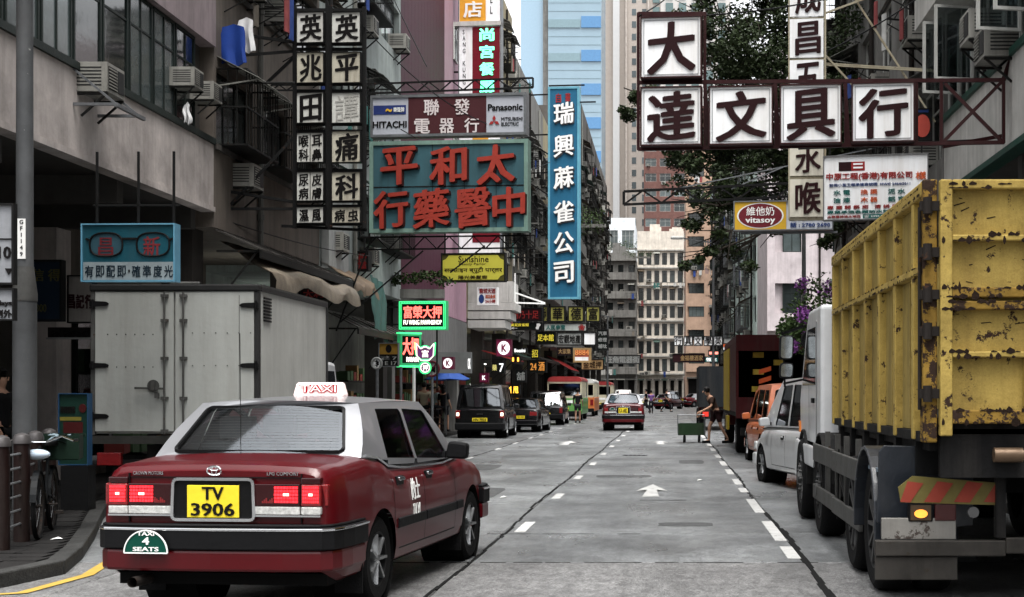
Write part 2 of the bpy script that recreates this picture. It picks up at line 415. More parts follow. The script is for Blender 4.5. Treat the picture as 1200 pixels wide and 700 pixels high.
def ac_mesh():
    if 'ac' in _T: return _T['ac']
    mb = MB(); mb.bx(-.33, .33, -.38, .25, 0, .42, 0)
    mb.bx(-.28, .02, -.392, -.38, .05, .37, 1); mb.bx(.06, .29, -.392, -.38, .05, .37, 1)
    for k in range(7): mb.bx(-.28, .02, -.402, -.392, .06+k*.045, .075+k*.045, 0)
    for s in (-1, 1):
        for k in range(6): mb.bx(.33*s-.003, .33*s+.004, -.3, .1, .08+k*.05, .1+k*.05, 1)
    for s in (-.3, .3): mb.bar((s, -.38, -.03), (s, .2, -.03), .035, mi=2); mb.bar((s, -.36, -.03), (s, .0, -.35), .03, mi=2)
    _T['ac'] = mb.mesh('air_conditioner', [ACW, ACG, IRON]); return _T['ac']
def split_mesh():
    if 'split' in _T: return _T['split']
    mb = MB(); mb.bx(-.42, .42, -.34, -.02, 0, .58, 0)
    mb.lathe([(.2, -.345), (.22, -.355), (.23, -.34)], (-.12, 0, .3), 'y', 16, 1); mb.cyl((-.12, -.348, .3), (-.12, -.34, .3), .2, n=16, mi=1)
    for k in range(-3, 4): mb.bx(-.33, .09, -.36, -.35, .3+k*.055, .308+k*.055, 0)
    for s in (-.35, .35): mb.bar((s, -.36, -.02), (s, 0, -.02), .03, mi=2)
    _T['split'] = mb.mesh('air_conditioner', [ACW, ACG, IRON]); return _T['split']
def hood_mesh(w, mat, d=.75, drop=.38):
    k = ('hood', round(w, 1), mat.name)
    if k in _T: return _T[k]
    mb = MB(); n = 7
    for i in range(n):
        a, b = -w/2+w*i/n, -w/2+w*(i+1)/n-.01; z = .012*(i % 2)
        mb.add([(a, 0, z), (b, 0, z), (b, -d, z-drop), (a, -d, z-drop), (a, 0, z+.012), (b, 0, z+.012), (b, -d, z+.012-drop), (a, -d, z+.012-drop)],
               [(0, 1, 2, 3), (7, 6, 5, 4), (0, 4, 5, 1), (2, 6, 7, 3), (1, 5, 6, 2), (0, 3, 7, 4)])
    for s in (-1, 1): mb.bar((s*w*.46, -d*.95, -drop-.01), (s*w*.46, 0, -.5), .025)
    _T[k] = mb.mesh('metal_hood', mat); return _T[k]
def cage_mesh(w, h):
    k = ('cage', round(w, 1), round(h, 1))
    if k in _T: return _T[k]
    mb = MB(); D = .5
    for z in (0, h*.5, h):
        mb.bar((-w/2, -D, z), (w/2, -D, z), .03); 
        for s in (-1, 1): mb.bar((s*w/2, -D, z), (s*w/2, 0, z), .03)
    n = int(w/.16)
    for i in range(n+1): mb.bar((-w/2+w*i/n, -D, 0), (-w/2+w*i/n, -D, h), .016)
    for s in (-1, 1):
        for j in range(1, 3): mb.bar((s*w/2, -D*j/3, 0), (s*w/2, -D*j/3, h), .016)
    mb.bx(-w/2, w/2, -D, 0, -.03, -.01)
    _T[k] = mb.mesh('window_cage', STEEL if int(w*10) % 2 else IRON); return _T[k]
def rack_mesh():
    if 'rack' in _T: return _T['rack']
    mb = MB()
    for s in (-.7, .7): mb.bar((s, 0, 0), (s, -1.1, .1), .03); mb.bar((s, 0, -.4), (s, -.8, .05), .02)
    for k in range(4): mb.cyl((-.8, -.25-k*.26, .05+.02*k), (.8, -.25-k*.26, .05+.02*k), .012, n=5)
    _T['rack'] = mb.mesh('drying_rack', IRON); return _T['rack']
HOODS = [M('hood_grey', (.13, .13, .12), .7, streak=.7), M('hood_brown', (.1, .075, .05), .8, streak=.7, rust=.5), M('hood_green', (.07, .12, .1), .7, streak=.6), M('hood_pale', (.3, .3, .27), .7, streak=.8)]
CLOTHS = [M('cloth_%d' % i, c, .9, var=.25, scale=6) for i, c in enumerate(((.5, .5, .48), (.05, .09, .3), (.3, .08, .08), (.25, .22, .18), (.08, .22, .2)))]
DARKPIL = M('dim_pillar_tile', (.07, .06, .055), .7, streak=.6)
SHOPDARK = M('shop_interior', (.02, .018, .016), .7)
def building(name, label, loc, rz, Wd, H, D, wall, seed=0, fh=2.95, z0=4.6, arc=2.6, bays=None, wh=1.45, sill=.85, trim=None,
             ac=.5, hood=.3, cage=.25, rack=.15, pale=.3, cols=3, cat='building', group=None, frame=IRON, pier=.35, over=0., balc=False,
             shop=True, roofstuff=True, side_wall=None, slabs=.0, pipes=True):
    rnd = random.Random(seed)
    root = empty(name, loc, rz, label, cat, group)
    nf = max(1, int((H-z0)/fh)); bays = bays or max(1, round(Wd/3.0)); bw = Wd/bays
    mb = MB()
    mb.bx(0, Wd, .3, D, z0, H)                                   # core
    mb.bx(0, Wd, arc, D, 0, z0)
    for f in range(nf+1):
        zb = z0 if f == 0 else z0+f*fh-(fh-sill-wh)
        zt = z0+f*fh+sill if f < nf else H+.9
        mb.bx(0, Wd, 0, .3, zb, zt)
    for f in range(nf):
        za, zc = z0+f*fh+sill, z0+f*fh+sill+wh
        for b in range(bays+1):
            pw = pier*(.5 if b in (0, bays) else 1)
            x = b*bw; mb.bx(max(0, x-pw), min(Wd, x+pw), .002, .3, za, zc)
    if arc > .5:
        for b in range(0, bays+1, 3):
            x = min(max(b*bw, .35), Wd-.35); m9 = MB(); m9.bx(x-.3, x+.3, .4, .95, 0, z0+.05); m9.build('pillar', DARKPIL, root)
    mb.build('wall', wall, root)
    if side_wall:
        m2 = MB(); m2.bx(-.03, 0, .01, D-.05, 0, H+.5); m2.bx(Wd, Wd+.03, .01, D-.05, 0, H+.5); m2.build('side_wall', side_wall, root)
    if slabs:
        for f in range(nf+1):
            m2 = MB(); m2.bx(0, Wd, -slabs, 0, z0+f*fh-.06, z0+f*fh+.1); m2.build('floor_slab', trim or wall, root)
            if balc and f < nf:
                m3 = MB(); m3.bx(.05, Wd-.05, -slabs+.003, -slabs+.08, z0+f*fh+.1, z0+f*fh+.95); m3.build('balcony_parapet', trim or wall, root)
    elif trim:
        for f in range(nf):
            m2 = MB(); m2.bx(0, Wd, -.06, -.002, z0+f*fh+sill-.12, z0+f*fh+sill-.02); m2.build('sill_band', trim, root)
    for f in range(nf):
        for b in range(bays):
            w = bw-2*pier; x = b*bw+pier; z = z0+f*fh+sill
            wm, pa, pb = win_mesh(w, wh, cols, 2, frame=frame)
            o = inst(wm, 'window', root, (x, .12, z)); inst(pb if rnd.random() < pale else pa, 'pane', o)
            cx = x+w/2
            q = rnd.random()
            if q < ac:
                o = inst(ac_mesh() if rnd.random() < .75 else split_mesh(), 'air_conditioner', root, (cx+rnd.uniform(-.35, .35)*w, 0, z+(rnd.choice((-.62, .05)) )))
            if rnd.random() < hood: inst(hood_mesh(w+.2, rnd.choice(HOODS)), 'metal_hood', root, (cx, -.002, z+wh+.2))
            q = rnd.random()
            if q < cage: inst(cage_mesh(w, wh), 'window_cage', root, (cx, -.002, z))
            elif q < cage+rack: 
                inst(rack_mesh(), 'drying_rack', root, (cx, 0, z-.15))
                for k in range(rnd.randint(0, 4)):
                    c = MB(); xx = rnd.uniform(-.6, .5); yy = -.25-.26*rnd.randint(0, 3); hh = rnd.uniform(.4, .8)
                    pts = []
                    for i in range(5):
                        for j in (0, 1): pts.append((xx+i*.08, yy+.03*sin(i*1.7+k), .05-j*hh))
                    c.add(pts+[(p[0], p[1]+.012, p[2]) for p in pts], [(2*i, 2*i+2, 2*i+3, 2*i+1) for i in range(4)]+[(10+2*i, 11+2*i, 13+2*i, 12+2*i) for i in range(4)])
                    c.build('laundry', rnd.choice(CLOTHS), root, (cx, 0, z-.15))
    if pipes:
        for k in range(max(1, bays//2)):
            p = MB(); x = bw*(k*2+1)+rnd.choice((-.12, .12)); p.cyl((x, -.07, z0-.3), (x, -.07, H+.6), .055, n=7)
            for zz in range(int(z0)+1, int(H), 2): p.cyl((x, -.07, zz), (x, -.07, zz+.09), .075, n=7)
            p.build('drain_pipe', rnd.choice((HOODS[0], HOODS[3], DSTEEL)), root)
    if shop and arc > .5:
        for b in range(bays):
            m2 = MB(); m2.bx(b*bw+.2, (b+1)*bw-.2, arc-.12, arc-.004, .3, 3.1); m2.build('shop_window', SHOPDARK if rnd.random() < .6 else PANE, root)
    if arc <= .5 and shop:
        rs = random.Random(seed+5)
        for b in range(bays):
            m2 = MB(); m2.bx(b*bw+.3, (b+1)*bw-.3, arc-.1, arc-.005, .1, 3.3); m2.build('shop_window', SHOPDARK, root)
            m2 = MB(); m2.bx(b*bw+.1, (b+1)*bw-.1, -1.2, arc-.02, 3.35, 3.5); m2.build('shop_awning', rs.choice(HOODS), root)
    if roofstuff:
        for k in range(2+bays//2):
            m2 = MB(); x = rnd.uniform(.5, Wd-1.5); m2.bx(x, x+rnd.uniform(.8, 2.2), 1+k*.01, 3, H, H+rnd.uniform(1.2, 2.4)); m2.build('roof_hut', wall, root)
    return root
FL, FR = -8.05, 4.65        # facade planes of the two rows
def WALL(n, c, **k): 
    a = dict(streak=.6, var=.25, scale=1.2, rnd=.0, bump=.3); a.update(k); return M(n, c, .8, **a)
W_nearL = WALL('render_pinkish_grey', (.50, .45, .425), streak=.3, var=.45, scale=.9, rust=.16, rustcol=(.12, .1, .09), rscale=13, bump=.5)
W_L2 = WALL('render_stained_brown', (.2, .17, .145), streak=.75)
W_L3 = WALL('render_green_white', (.36, .40, .385), streak=.4)
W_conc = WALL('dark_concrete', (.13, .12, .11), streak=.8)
W_yel = WALL('ochre_render', (.36, .31, .2), streak=.85)
W_grey = WALL('grey_render', (.25, .245, .23), streak=.8)
CASG = glass('casement_glass', (.55, .6, .6), .12)
W_white = WALL('white_render', (.52, .51, .48), streak=.4)
GREEN = M('green_painted_trim', (.03, .1, .075), .5, streak=.3)
FRAMEW = M('white_window_frame', (.5, .5, .47), .5, streak=.3)
FRAMEG = M('dark_green_window_frame', (.035, .05, .045), .5, streak=.3)
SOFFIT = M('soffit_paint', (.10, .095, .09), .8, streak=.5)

# --- nearest left building: canopied arcade, ribbon of windows, upper floors
def near_block(name, label, side, y0, y1, H, wall, trim, frame, zb, zt, zs, over, arc, seed, sideW=None):
    rz = R(90) if side < 0 else R(-90)
    loc = (FL if side < 0 else FR, y0 if side < 0 else y1, 0)
    Wd = y1-y0; root = empty(name, loc, rz, label, 'building'); rnd = random.Random(seed)
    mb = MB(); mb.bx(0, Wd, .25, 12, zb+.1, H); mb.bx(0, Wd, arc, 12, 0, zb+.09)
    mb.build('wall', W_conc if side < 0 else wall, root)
    m = MB(); m.bx(0, Wd, 0, .22, zb, zt); m.build('parapet', wall, root)
    m = MB(); m.bx(0, Wd, -.05, .3, zt, zt+.1); m.build('parapet_coping', trim, root)
    m = MB(); m.bx(0, Wd, -.03, .22, zb-.09, zb-.003); m.build('parapet_foot', trim if side > 0 else wall, root)
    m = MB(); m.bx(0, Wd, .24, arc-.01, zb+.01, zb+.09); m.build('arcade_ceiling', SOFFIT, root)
    for k in range(int(Wd/4)+1):
        x = min(.3+k*4, Wd-.35)
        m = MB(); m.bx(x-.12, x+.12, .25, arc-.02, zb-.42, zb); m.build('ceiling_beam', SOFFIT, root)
        m = MB(); m.bx(x-.3, x+.3, arc-.5, arc-.03, 0, zb-.43); m.build('pillar', wall, root)
    x = .0; f = 0
    ww = 1.02
    z = zt+.1
    while x+ww <= Wd+.01:
        wm, pa, pb = win_mesh(ww-.06, zs-z-.04, 1 if rnd.random() < .5 else 2, 2, frame=frame)
        o = inst(wm, 'window', root, (x+.03, .06, z+.02)); inst(pb if rnd.random() < .45 else pa, 'pane', o)
        if rnd.random() < .35 and side > 0:     # open casement
            cm, pa, pb = win_mesh(.62, 1.15, 1, 1, .04, frame=FRAMEW)
            o = inst(cm, 'open_casement', root, (x+.1, .03, z+.15), (0, 0, R(-80))); gp = MB(); gp.bx(.02, .6, .022, .026, .02, 1.13); gp.build('pane', CASG, o)
        if side > 0 and rnd.random() < .16:
            inst(ac_mesh(), 'air_conditioner', root, (x+.5, 0, z+rnd.choice((-.1, .4))))
        x += ww
    while z < H:
        # next storey: overhanging band
        m = MB(); m.bx(0, Wd, -over, .24, zs, zs+1.25); m.build('upper_wall_band', wall if side > 0 else M('render_mauve_stained', (.33, .27, .28), .8, streak=.6, scale=1.5), root)
        z = zs+1.25; zs += 3.0
        x = 0
        while x+2.04 <= Wd+.01:
            wm, pa, pb = win_mesh(1.98, 1.7, 3, 2, frame=frame); o = inst(wm, 'window', root, (x+.03, .03, z+.02)); inst(pb if rnd.random() < .4 else pa, 'pane', o)
            x += 2.04
    return root
nl = near_block('arcaded_tenement', 'nearest tenement on the left with a pinkish grey parapet over its dark arcade', -1, 13.6, 25.6, 20, W_nearL, FRAMEG, FRAMEG, 4.9, 6.0, 7.72, .04, 3.0, 5)
nr = near_block('canopied_tenement', 'nearest tenement on the right, cream parapet edged in green behind the yellow truck', 1, 6.0, 24.6, 19, W_white, GREEN, FRAMEW, 5.02, 6.2, 7.75, .5, 2.9, 11)
# two bracketed air conditioners on the left parapet
for (py, z, s) in ((20.0, 5.72, .95), (23.8, 6.62, .72), (24.8, 6.6, .72)):
    o = inst(ac_mesh(), 'air_conditioner', nl, (py-13.6, -.05, z), sc=(s, s, s))
m = MB()
for k in (-.42, .42): m.bar((6.4+k, -.6, 5.52), (6.4+k, 0, 5.52), .04); m.bar((6.4+k, -.6, 5.5), (6.4+k, 0, 6.0), .03)
m.bar((5.9, -.6, 5.5), (6.95, -.6, 5.5), .05); m.build('bracket', STEEL, nl)

# --- the rows beyond
def left_row(y0, y1, **k): return building(k.pop('name'), k.pop('label'), (k.pop('x', FL), y0, 0), R(90), y1-y0, k.pop('H'), 12, k.pop('wall'), **k)
def right_row(y0, y1, **k): return building(k.pop('name'), k.pop('label'), (k.pop('x', FR), y1, 0), R(-90), y1-y0, k.pop('H'), 12, k.pop('wall'), **k)
b2 = left_row(25.62, 33.3, name='tenement', label='brown stained tenement behind the black and white clinic signs', H=19, wall=W_L2, seed=3, z0=4.55, sill=1.5, wh=1.35, fh=3.0, ac=.9, hood=.8, cage=.5, rack=.4, bays=3, cols=3, pier=.25, trim=W_conc)
b3 = left_row(33.32, 43.4, name='tenement', label='greenish white tenement with a ribbed white panel left of the purple wall', H=21, wall=W_L3, seed=4, z0=4.4, sill=1.2, wh=1.3, fh=3.0, ac=.5, hood=.5, cage=.3, rack=.3, bays=3, cols=2, pier=.45)
b4 = left_row(57.6, 74, name='tenement', label='grimy ochre tenement crowded with hoods and cages just past the pink wall', H=19.8, wall=W_yel, seed=8, ac=.8, hood=.7, cage=.5, rack=.4, bays=6, cols=2, pale=.5)
b5 = left_row(74.02, 92, name='tenement', label='dark stained tenement whose roof edge falls behind the tall blue sign', H=18.3, wall=W_grey, seed=9, ac=.9, hood=.8, cage=.6, rack=.4, bays=6, cols=2)
b6 = left_row(92.02, 128, name='tenement', label='ochre balconied tenement directly behind the tall blue sign', H=18.3, wall=W_yel, seed=12, ac=.7, hood=.6, cage=.5, bays=9, slabs=.7, balc=True, trim=W_grey)
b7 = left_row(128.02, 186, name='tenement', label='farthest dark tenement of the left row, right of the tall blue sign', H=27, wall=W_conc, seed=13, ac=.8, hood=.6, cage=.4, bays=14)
r2 = right_row(24.65, 41, name='tenement', label='grey tenement behind the street tree, right of the vertical clinic sign', H=17, wall=W_grey, seed=21, ac=.5, hood=.4, cage=.3, bays=6, z0=4.8, frame=FRAMEW)
W_pink = WALL('pale_pink_render', (.55, .49, .5), streak=.3)
r3 = building('tenement', 'pale pink washed end wall with small windows under the soy drink sign', (4.7, 70, 0), 0, 12, 17.5, 8, W_pink, seed=22, ac=.5, hood=.3, cage=.2, rack=.3, bays=5, z0=4.6, frame=FRAMEG, arc=.4, pale=.5, cols=2, pier=.75, pipes=True)
r4 = right_row(78.05, 113, name='tenement', label='pale mint green tenement with dark hoods beyond the pale pink one', H=17, wall=WALL('mint_render', (.55, .66, .61), streak=.3), seed=23, ac=.5, hood=.8, cage=.3, bays=10, z0=4.6)
r5 = right_row(113.05, 150, name='tenement', label='cluttered dim tenement between the mint and the peach buildings', H=24, wall=W_grey, seed=24, ac=.8, hood=.8, cage=.5, bays=11)
# purple and pink clad block
m_pur = M('purple_cladding', (.09, .014, .038), .6, var=.12, streak=.25); m_pink = M('pink_cladding', (.4, .24, .3), .6, var=.1, streak=.2)
pb = empty('clad_block', (FL, 43.42, 0), R(90), 'block faced with tall purple and pink boards behind the hanging signs', 'building')
m = MB(); m.bx(0, 14.1, .25, 12, 4.4, 27); m.bx(0, 14.1, 3, 12, 0, 4.4); m.build('wall', W_grey, pb)
for k in range(14):
    m = MB(); x = k*.6; m.bx(x, x+.592, .0, .24, 4.7, 26); m.build('purple_panel', m_pur, pb)
for k in range(9):
    m = MB(); x = 8.4+k*.62; m.bx(x, x+.612, .0, .24, 4.4, 26); m.build('pink_panel', m_pink, pb)
for k in range(5):
    wm, pa, pbm = win_mesh(.9, 1.3, 2, 2, frame=FRAMEW); o = inst(wm, 'window', pb, (10.4, -.06, 8+k*3)); inst(pbm, 'pane', o)
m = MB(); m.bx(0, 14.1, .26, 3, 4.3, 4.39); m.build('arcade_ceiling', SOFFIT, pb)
for x in (.4, 13.7): m = MB(); m.bx(x-.25, x+.25, .3, .8, 0, 4.3); m.build('pillar', W_grey, pb)
# ribbed metal board front over the shops below the clad block
m = MB()
for k in range(38): m.bx(k*.36, k*.36+.33, -.06, .24, 3.02, 4.36)
tag(m.build('ribbed_fascia', M('ribbed_grey_board', (.2, .2, .195), .6, streak=.4), pb))
# white concrete corner balcony
cb = empty('corner_balcony', (FL, 57.7, 0), R(90), 'stepped white concrete balcony with a slanted white rail past the pink wall', 'balcony')
m = MB()
for k, (d_, z) in enumerate(((1.9, 4.9), (1.7, 4.55), (1.5, 4.2))):
    m.prism([(0, -.01), (0, -d_), (2.2, -d_), (3.4, -.01)], z, z+.3, 'z')
m.build('stepped_slab', W_white, cb)
m = MB(); m.bx(.02, 2.1, -1.8, -1.65, 5.21, 6.05); m.bx(.02, .2, -1.64, -.02, 5.21, 6.05); m.build('parapet', W_white, cb)
m = MB(); m.bar((.4, -1.2, 5.85), (1.0, -3.0, 5.24), .06); m.bar((.4, -1.85, 5.22), (1.0, -3.0, 5.22), .06); m.bar((.4, -1.85, 5.25), (.4, -1.85, 6.4), .05); m.build('slanted_rail', WHITEP, cb)
# shop soffit panels: white ribbed advertising board on the green tenement
m = MB()
for k in range(7): m.bx(.1+k*.29, .1+k*.29+.28, -.2, -.02, 4.5, 7.3)
m.build('ribbed_panel', M('ribbed_white_board', (.42, .43, .42), .6, streak=.3), b3)

# --- buildings that close the street
def far_block(name, label, x0, x1, y, H, wall, **k):
    k.setdefault('z0', 4.2); k.setdefault('arc', .4)
    return building(name, label, (x0, y, 0), 0, x1-x0, H, k.pop('D', 16), wall, **k)
far_block('apartment_block', 'cream white apartment block with rows of dark windows closing the street', -4.6, 2.0, 205, 23.5, WALL('cream_white_render', (.62, .57, .5), streak=.35), seed=31, bays=6, fh=2.5, wh=1.7, sill=.45, pier=.2, cols=2, slabs=.3, ac=.2, hood=.1, cage=.1, trim=WALL('cream_slab', (.46, .45, .42)), pipes=False, pale=.15)
far_block('apartment_block', 'peach banded apartment block above the parked lorries', 2.0, 7.2, 180, 31, WALL('peach_render', (.44, .30, .22), streak=.25), seed=32, bays=2, fh=2.9, wh=1.3, sill=1.0, cols=4, ac=.2, hood=.1, cage=.1, pipes=False, pale=.3)
far_block('apartment_block', 'narrow grey apartment block left of the cream white one', -8.9, -4.62, 200, 20, W_grey, seed=33, bays=3, fh=2.6, wh=1.3, sill=.7, slabs=.6, balc=True, ac=.3, hood=.2, cage=.2, pipes=False)
far_block('apartment_block', 'low pale building under the white podium at the far left corner', -16, -8.95, 215, 22, W_white, seed=34, bays=4, fh=2.7, cols=2, ac=.3, hood=.3, cage=.1, pipes=False)
far_block('apartment_tower', 'red brown tower with green tinted windows behind the tree', -5.2, 9, 290, 58, WALL('red_brown_tile', (.2, .1, .085), streak=.15), seed=35, bays=5, fh=3.0, wh=1.6, sill=.6, cols=2, ac=.3, hood=0, cage=0, rack=0, pipes=False, pale=.7, frame=FRAMEW, group=None)
far_block('podium_block', 'plain white podium block below the tall beige tower', -14.5, -6.2, 260, 32, WALL('white_tile', (.6, .63, .65), streak=.1), seed=36, bays=3, fh=5.5, wh=3.2, sill=1.3, ac=0, hood=0, cage=0, rack=0, pipes=False, pale=1, frame=FRAMEW, roofstuff=False)
# beige tower with full height white fin
tw = empty('residential_tower', (0, 340, 0), 0, 'tall beige residential tower with a bright white full height fin', 'tower')
m = MB(); m.bx(-18, -1, 0, 20, 0, 150); m.build('wall', WALL('beige_tile', (.43, .38, .34), streak=.05, var=.08), tw)
m = MB(); m.bx(-13.25, -11.75, -2, -.01, 30, 150); m.build('white_fin', WALL('white_fin_tile', (.5, .5, .5), streak=0, var=.04), tw)
wst = MB(); wst.bx(0, 1.0, -.06, 0, 0, 1.5); wst_me = wst.mesh('window', M('tower_window', (.10, .13, .14), .2, rnd=.5))
wb = MB(); wb.bx(0, 1.6, -.3, 0, 0, 1.9); wb_me = wb.mesh('bay_window', M('tower_bay_window', (.13, .2, .2), .25, rnd=.5))
for k in range(36):
    z = 32+k*2.9
    inst(wst_me, 'window', tw, (-8.9, 0, z)); inst(wst_me, 'window', tw, (-6.5, 0, z)); inst(wb_me, 'bay_window', tw, (-4.0, 0, z)); inst(wb_me, 'bay_window', tw, (-17.6, 0, z))
m = MB(); 
for x in (-10.4, -5.2, -2.0): m.bx(x, x+.35, -.7, -.01, 20, 150)
m.build('vertical_rib', WALL('beige_rib', (.48, .43, .39), streak=.05), tw)
t2 = empty('residential_tower', (0, 310, 0), 0, 'pale tower with dark vertical window stripes behind the tree top', 'tower')
m = MB(); m.bx(-2, 13, 0, 20, 0, 92); m.build('wall', WALL('pale_tower_tile', (.55, .52, .5), streak=.05, var=.08), t2)
for x in (-.9, 1.9, 4.6, 7.6, 10.3):
    for k in range(24): inst(wb_me, 'bay_window', t2, (x, 0, 22+k*2.9))
# glass tower
gt = empty('office_tower', (0, 280, 0), 0, 'pale blue glass office tower with darker blue bands above the blue sign', 'tower')
gl1 = M('pale_blue_curtain_wall', (.25, .35, .42), .25, var=.06, scale=.3, bump=0); gl2 = M('grey_blue_band', (.2, .3, .34), .3, var=.1, bump=0); gl3 = M('deep_blue_glass', (.08, .22, .42), .2, var=.1, bump=0); gl4 = M('light_blue_flank', (.28, .4, .5), .3, var=.05, bump=0)
m = MB(); m.bx(-23.5, -13.2, 0, 18, 0, 120); m.build('wall', gl1, gt)
m = MB(); m.bx(-29, -24.6, 2, 18, 0, 110); m.build('side_wing', gl4, gt)
m = MB(); m.bx(-24.58, -23.52, 1, 17, 0, 116); m.build('grey_core', W_grey, gt)
for k in range(17):
    z = 20+k*6.5
    m = MB(); m.bx(-23.45, -17.3, -.2, -.01, z, z+1.6); m.build('floor_band', gl2, gt)
    m = MB(); m.bx(-17.1, -13.3, -.25, -.01, z, z+2.2); m.build('blue_glass_band', gl3, gt)
    for j in range(1, 3): m = MB(); m.bx(-23.45, -13.3, -.05, -.008, z+1.6+j*1.6, z+1.66+j*1.6); m.build('mullion', gl2, gt)
# plants on roofs and ledges are made with the trees
# dim end walls so that the street is closed
far_block('apartment_block', 'grey end block seen under the peach block behind the lorries', 7.25, 20, 176, 24, W_grey, seed=41, bays=4, ac=.2, hood=.2, cage=.1, pipes=False)
far_block('apartment_block', 'tall stained block far left behind the tenement roofs', -34, -19, 170, 33, W_conc, seed=42, bays=5, ac=.2, hood=.2, cage=.1, pipes=False)

# blocks on the far side of the junction behind the viewer, real fronts at the street lines
back1 = left_row(-46, -14, name='tenement', label='tenement across the junction behind the viewer, left side', H=18, wall=W_grey, seed=51, bays=8, ac=.2, hood=.2, cage=0, rack=0)
back2 = right_row(-46, -14, name='tenement', label='tenement across the junction behind the viewer, right side', H=18, wall=W_grey, seed=52, bays=8, ac=.2, hood=.2, cage=0, rack=0)
# ================================================================== SIGNS
SK = R(-6)
RACK = M('sign_frame_black', (.02, .02, .02), .7, rust=.4, rustcol=(.06, .03, .02))
MAROON = M('maroon_frame', (.06, .012, .014), .55, streak=.3)
MAROONC = M('maroon_character', (.042, .007, .009), .5, var=.1)
SWHITE = M('sign_white', (.86, .87, .88), .5, var=.05, streak=.4, dirt=(.36, .3, .22), scale=1.5)
SCREAM = M('sign_cream', (.6, .57, .48), .6, var=.15, streak=.6, dirt=(.16, .12, .08))
def sgn(name, label, rect, d, face, frame=None, cat='sign', th=.14, fw=.03, skew=SK, group=None, panel=True, fth=.03, emit_shape=None):
    """a board covering photo rectangle rect when seen from the photograph's place, d metres down the street"""
    x0, y0, x1, y1 = rect
    a, b = P(x0, y1, d), P(x1, y0, d)
    w, h = b.x-a.x, b.z-a.z
    root = empty(name, ((a.x+b.x)/2, d, a.z), skew, label, cat, group)
    root['w'] = w; root['h'] = h
    if panel:
        m = MB(); m.bx(-w/2+fw*.4, w/2-fw*.4, -th/2, th/2, fw*.4, h-fw*.4); m.build('panel', face, root)
    if frame:
        m = MB(); y = -th/2-fth; q = th/2+.012
        m.bx(-w/2, -w/2+fw, y, q, 0, h); m.bx(w/2-fw, w/2, y, q, 0, h); m.bx(-w/2+fw, w/2-fw, y, q, 0, fw); m.bx(-w/2+fw, w/2-fw, y, q, h-fw, h)
        m.build('frame', frame, root)
    root['th'] = th
    return root
def put(s, txt, fx0, fy0, fx1, fy1, mat, off=.02, th=.012, name='lettering', keep=False, slant=0, rough=0., proud=.0):
    """text filling the fraction rectangle (from the top left) of sign s"""
    w, h = s['w'], s['h']; m = MB()
    text_into(m, txt, -w/2+fx0*w, -w/2+fx1*w, h-fy1*h, h-fy0*h, -s['th']/2-.001-proud, th, off, keep=keep, slant=slant, rough=rough)
    return m.build(name, mat, s)
def rect_part(s, fx0, fy0, fx1, fy1, mat, th=.006, name='colour_field', base=0):
    w, h = s['w'], s['h']; m = MB(); y = -s['th']/2-.0005-base
    m.bx(-w/2+fx0*w, -w/2+fx1*w, y-th, y, h-fy1*h, h-fy0*h); return m.build(name, mat, s)
def rods(s, pts, r=.018, mat=RACK, name='bracket'):
    m = MB()
    for a, b in pts: m.bar(a, b, r*2)
    return m.build(name, mat, s)
def lattice(s, a, b, h, w=.035, n=10, mat=RACK, name='lattice_arm'):
    a, b = Vector(a), Vector(b); up = Vector((0, 0, h)); m = MB()
    m.bar(a, b, w); m.bar(a+up, b+up, w)
    for k in range(n+1):
        p = a.lerp(b, k/n)
        if k in (0, n): m.bar(p, p+up, w)
        if k < n: 
            q = a.lerp(b, (k+1)/n)
            m.bar(p+(up if k % 2 else Vector()), q+(Vector() if k % 2 else up), w*.7)
    return m.build(name, mat, s)

# --- stationery shop signs on their maroon lattice, right side
D0 = 20.0
big = []
for ch, rc, lb in (('大', (751, 21, 823, 93), 'square white board with a maroon 大, alone above the row of four'),
                   ('達', (751, 103, 823, 172), 'square white board with a maroon 達, left end of the row'),
                   ('文', (831, 102, 906, 171), 'square white board with a maroon 文, second in the row'),
                   ('具', (914, 100, 986, 170), 'square white board with a maroon 具, third in the row'),
                   ('行', (998, 98, 1071, 168), 'square white board with a maroon 行, right end of the row')):
    s = sgn('shop_sign', lb, rc, D0-(rc[0]-751)*.0012, SWHITE, MAROON, fw=.018, th=.16, group='maroon character boards of the stationery shop')
    put(s, ch, .11, .09, .9, .92, MAROONC, .035, .02, 'character', slant=.09)
    rods(s, [], .01) if False else None
    w, h = s['w'], s['h']
    m = MB(); m.bx(-w/2+.05, w/2-.05, -.092, -.085, .045, .053); m.bx(-w/2+.05, w/2-.05, -.092, -.085, h-.053, h-.045)
    m.bx(-w/2+.045, -w/2+.053, -.092, -.085, .05, h-.05); m.bx(w/2-.053, w/2-.045, -.092, -.085, .05, h-.05); m.build('inner_trim', M('grey_trim', (.3, .31, .33), .5), s)
fr = empty('steel_gantry', (0, 0, 0), 0, 'long maroon steel lattice carrying the stationery boards out from the right parapet', 'gantry')
def fp(px, py): return P(px, py, D0+.15-(px-751)*.0012+.0)
m = MB()
for y0, y1 in ((97, 94), (175, 167)): m.bar(fp(748, y0), fp(1177, y1), .05)
m.bar(fp(748, 17), fp(827, 17), .06)
for x, ya, yb in ((748, 15, 176), (826, 15, 176), (909, 98, 174), (991, 97, 172), (1074, 95, 170), (1103, 95, 170), (1176, 92, 168)): m.bar(fp(x, ya), fp(x, yb), .042)
m.bar(fp(1104, 168), fp(1174, 96), .045); m.bar(fp(1107, 98), fp(1174, 166), .045)
for x in (828, 910, 992): m.bar(fp(x-2, 98), fp(x+3, 172), .05)
m.build('lattice', MAROON, fr)
for k, (x, y) in enumerate(((750, 16), (786, 15), (826, 16), (905, 98), (990, 97))):
    pass
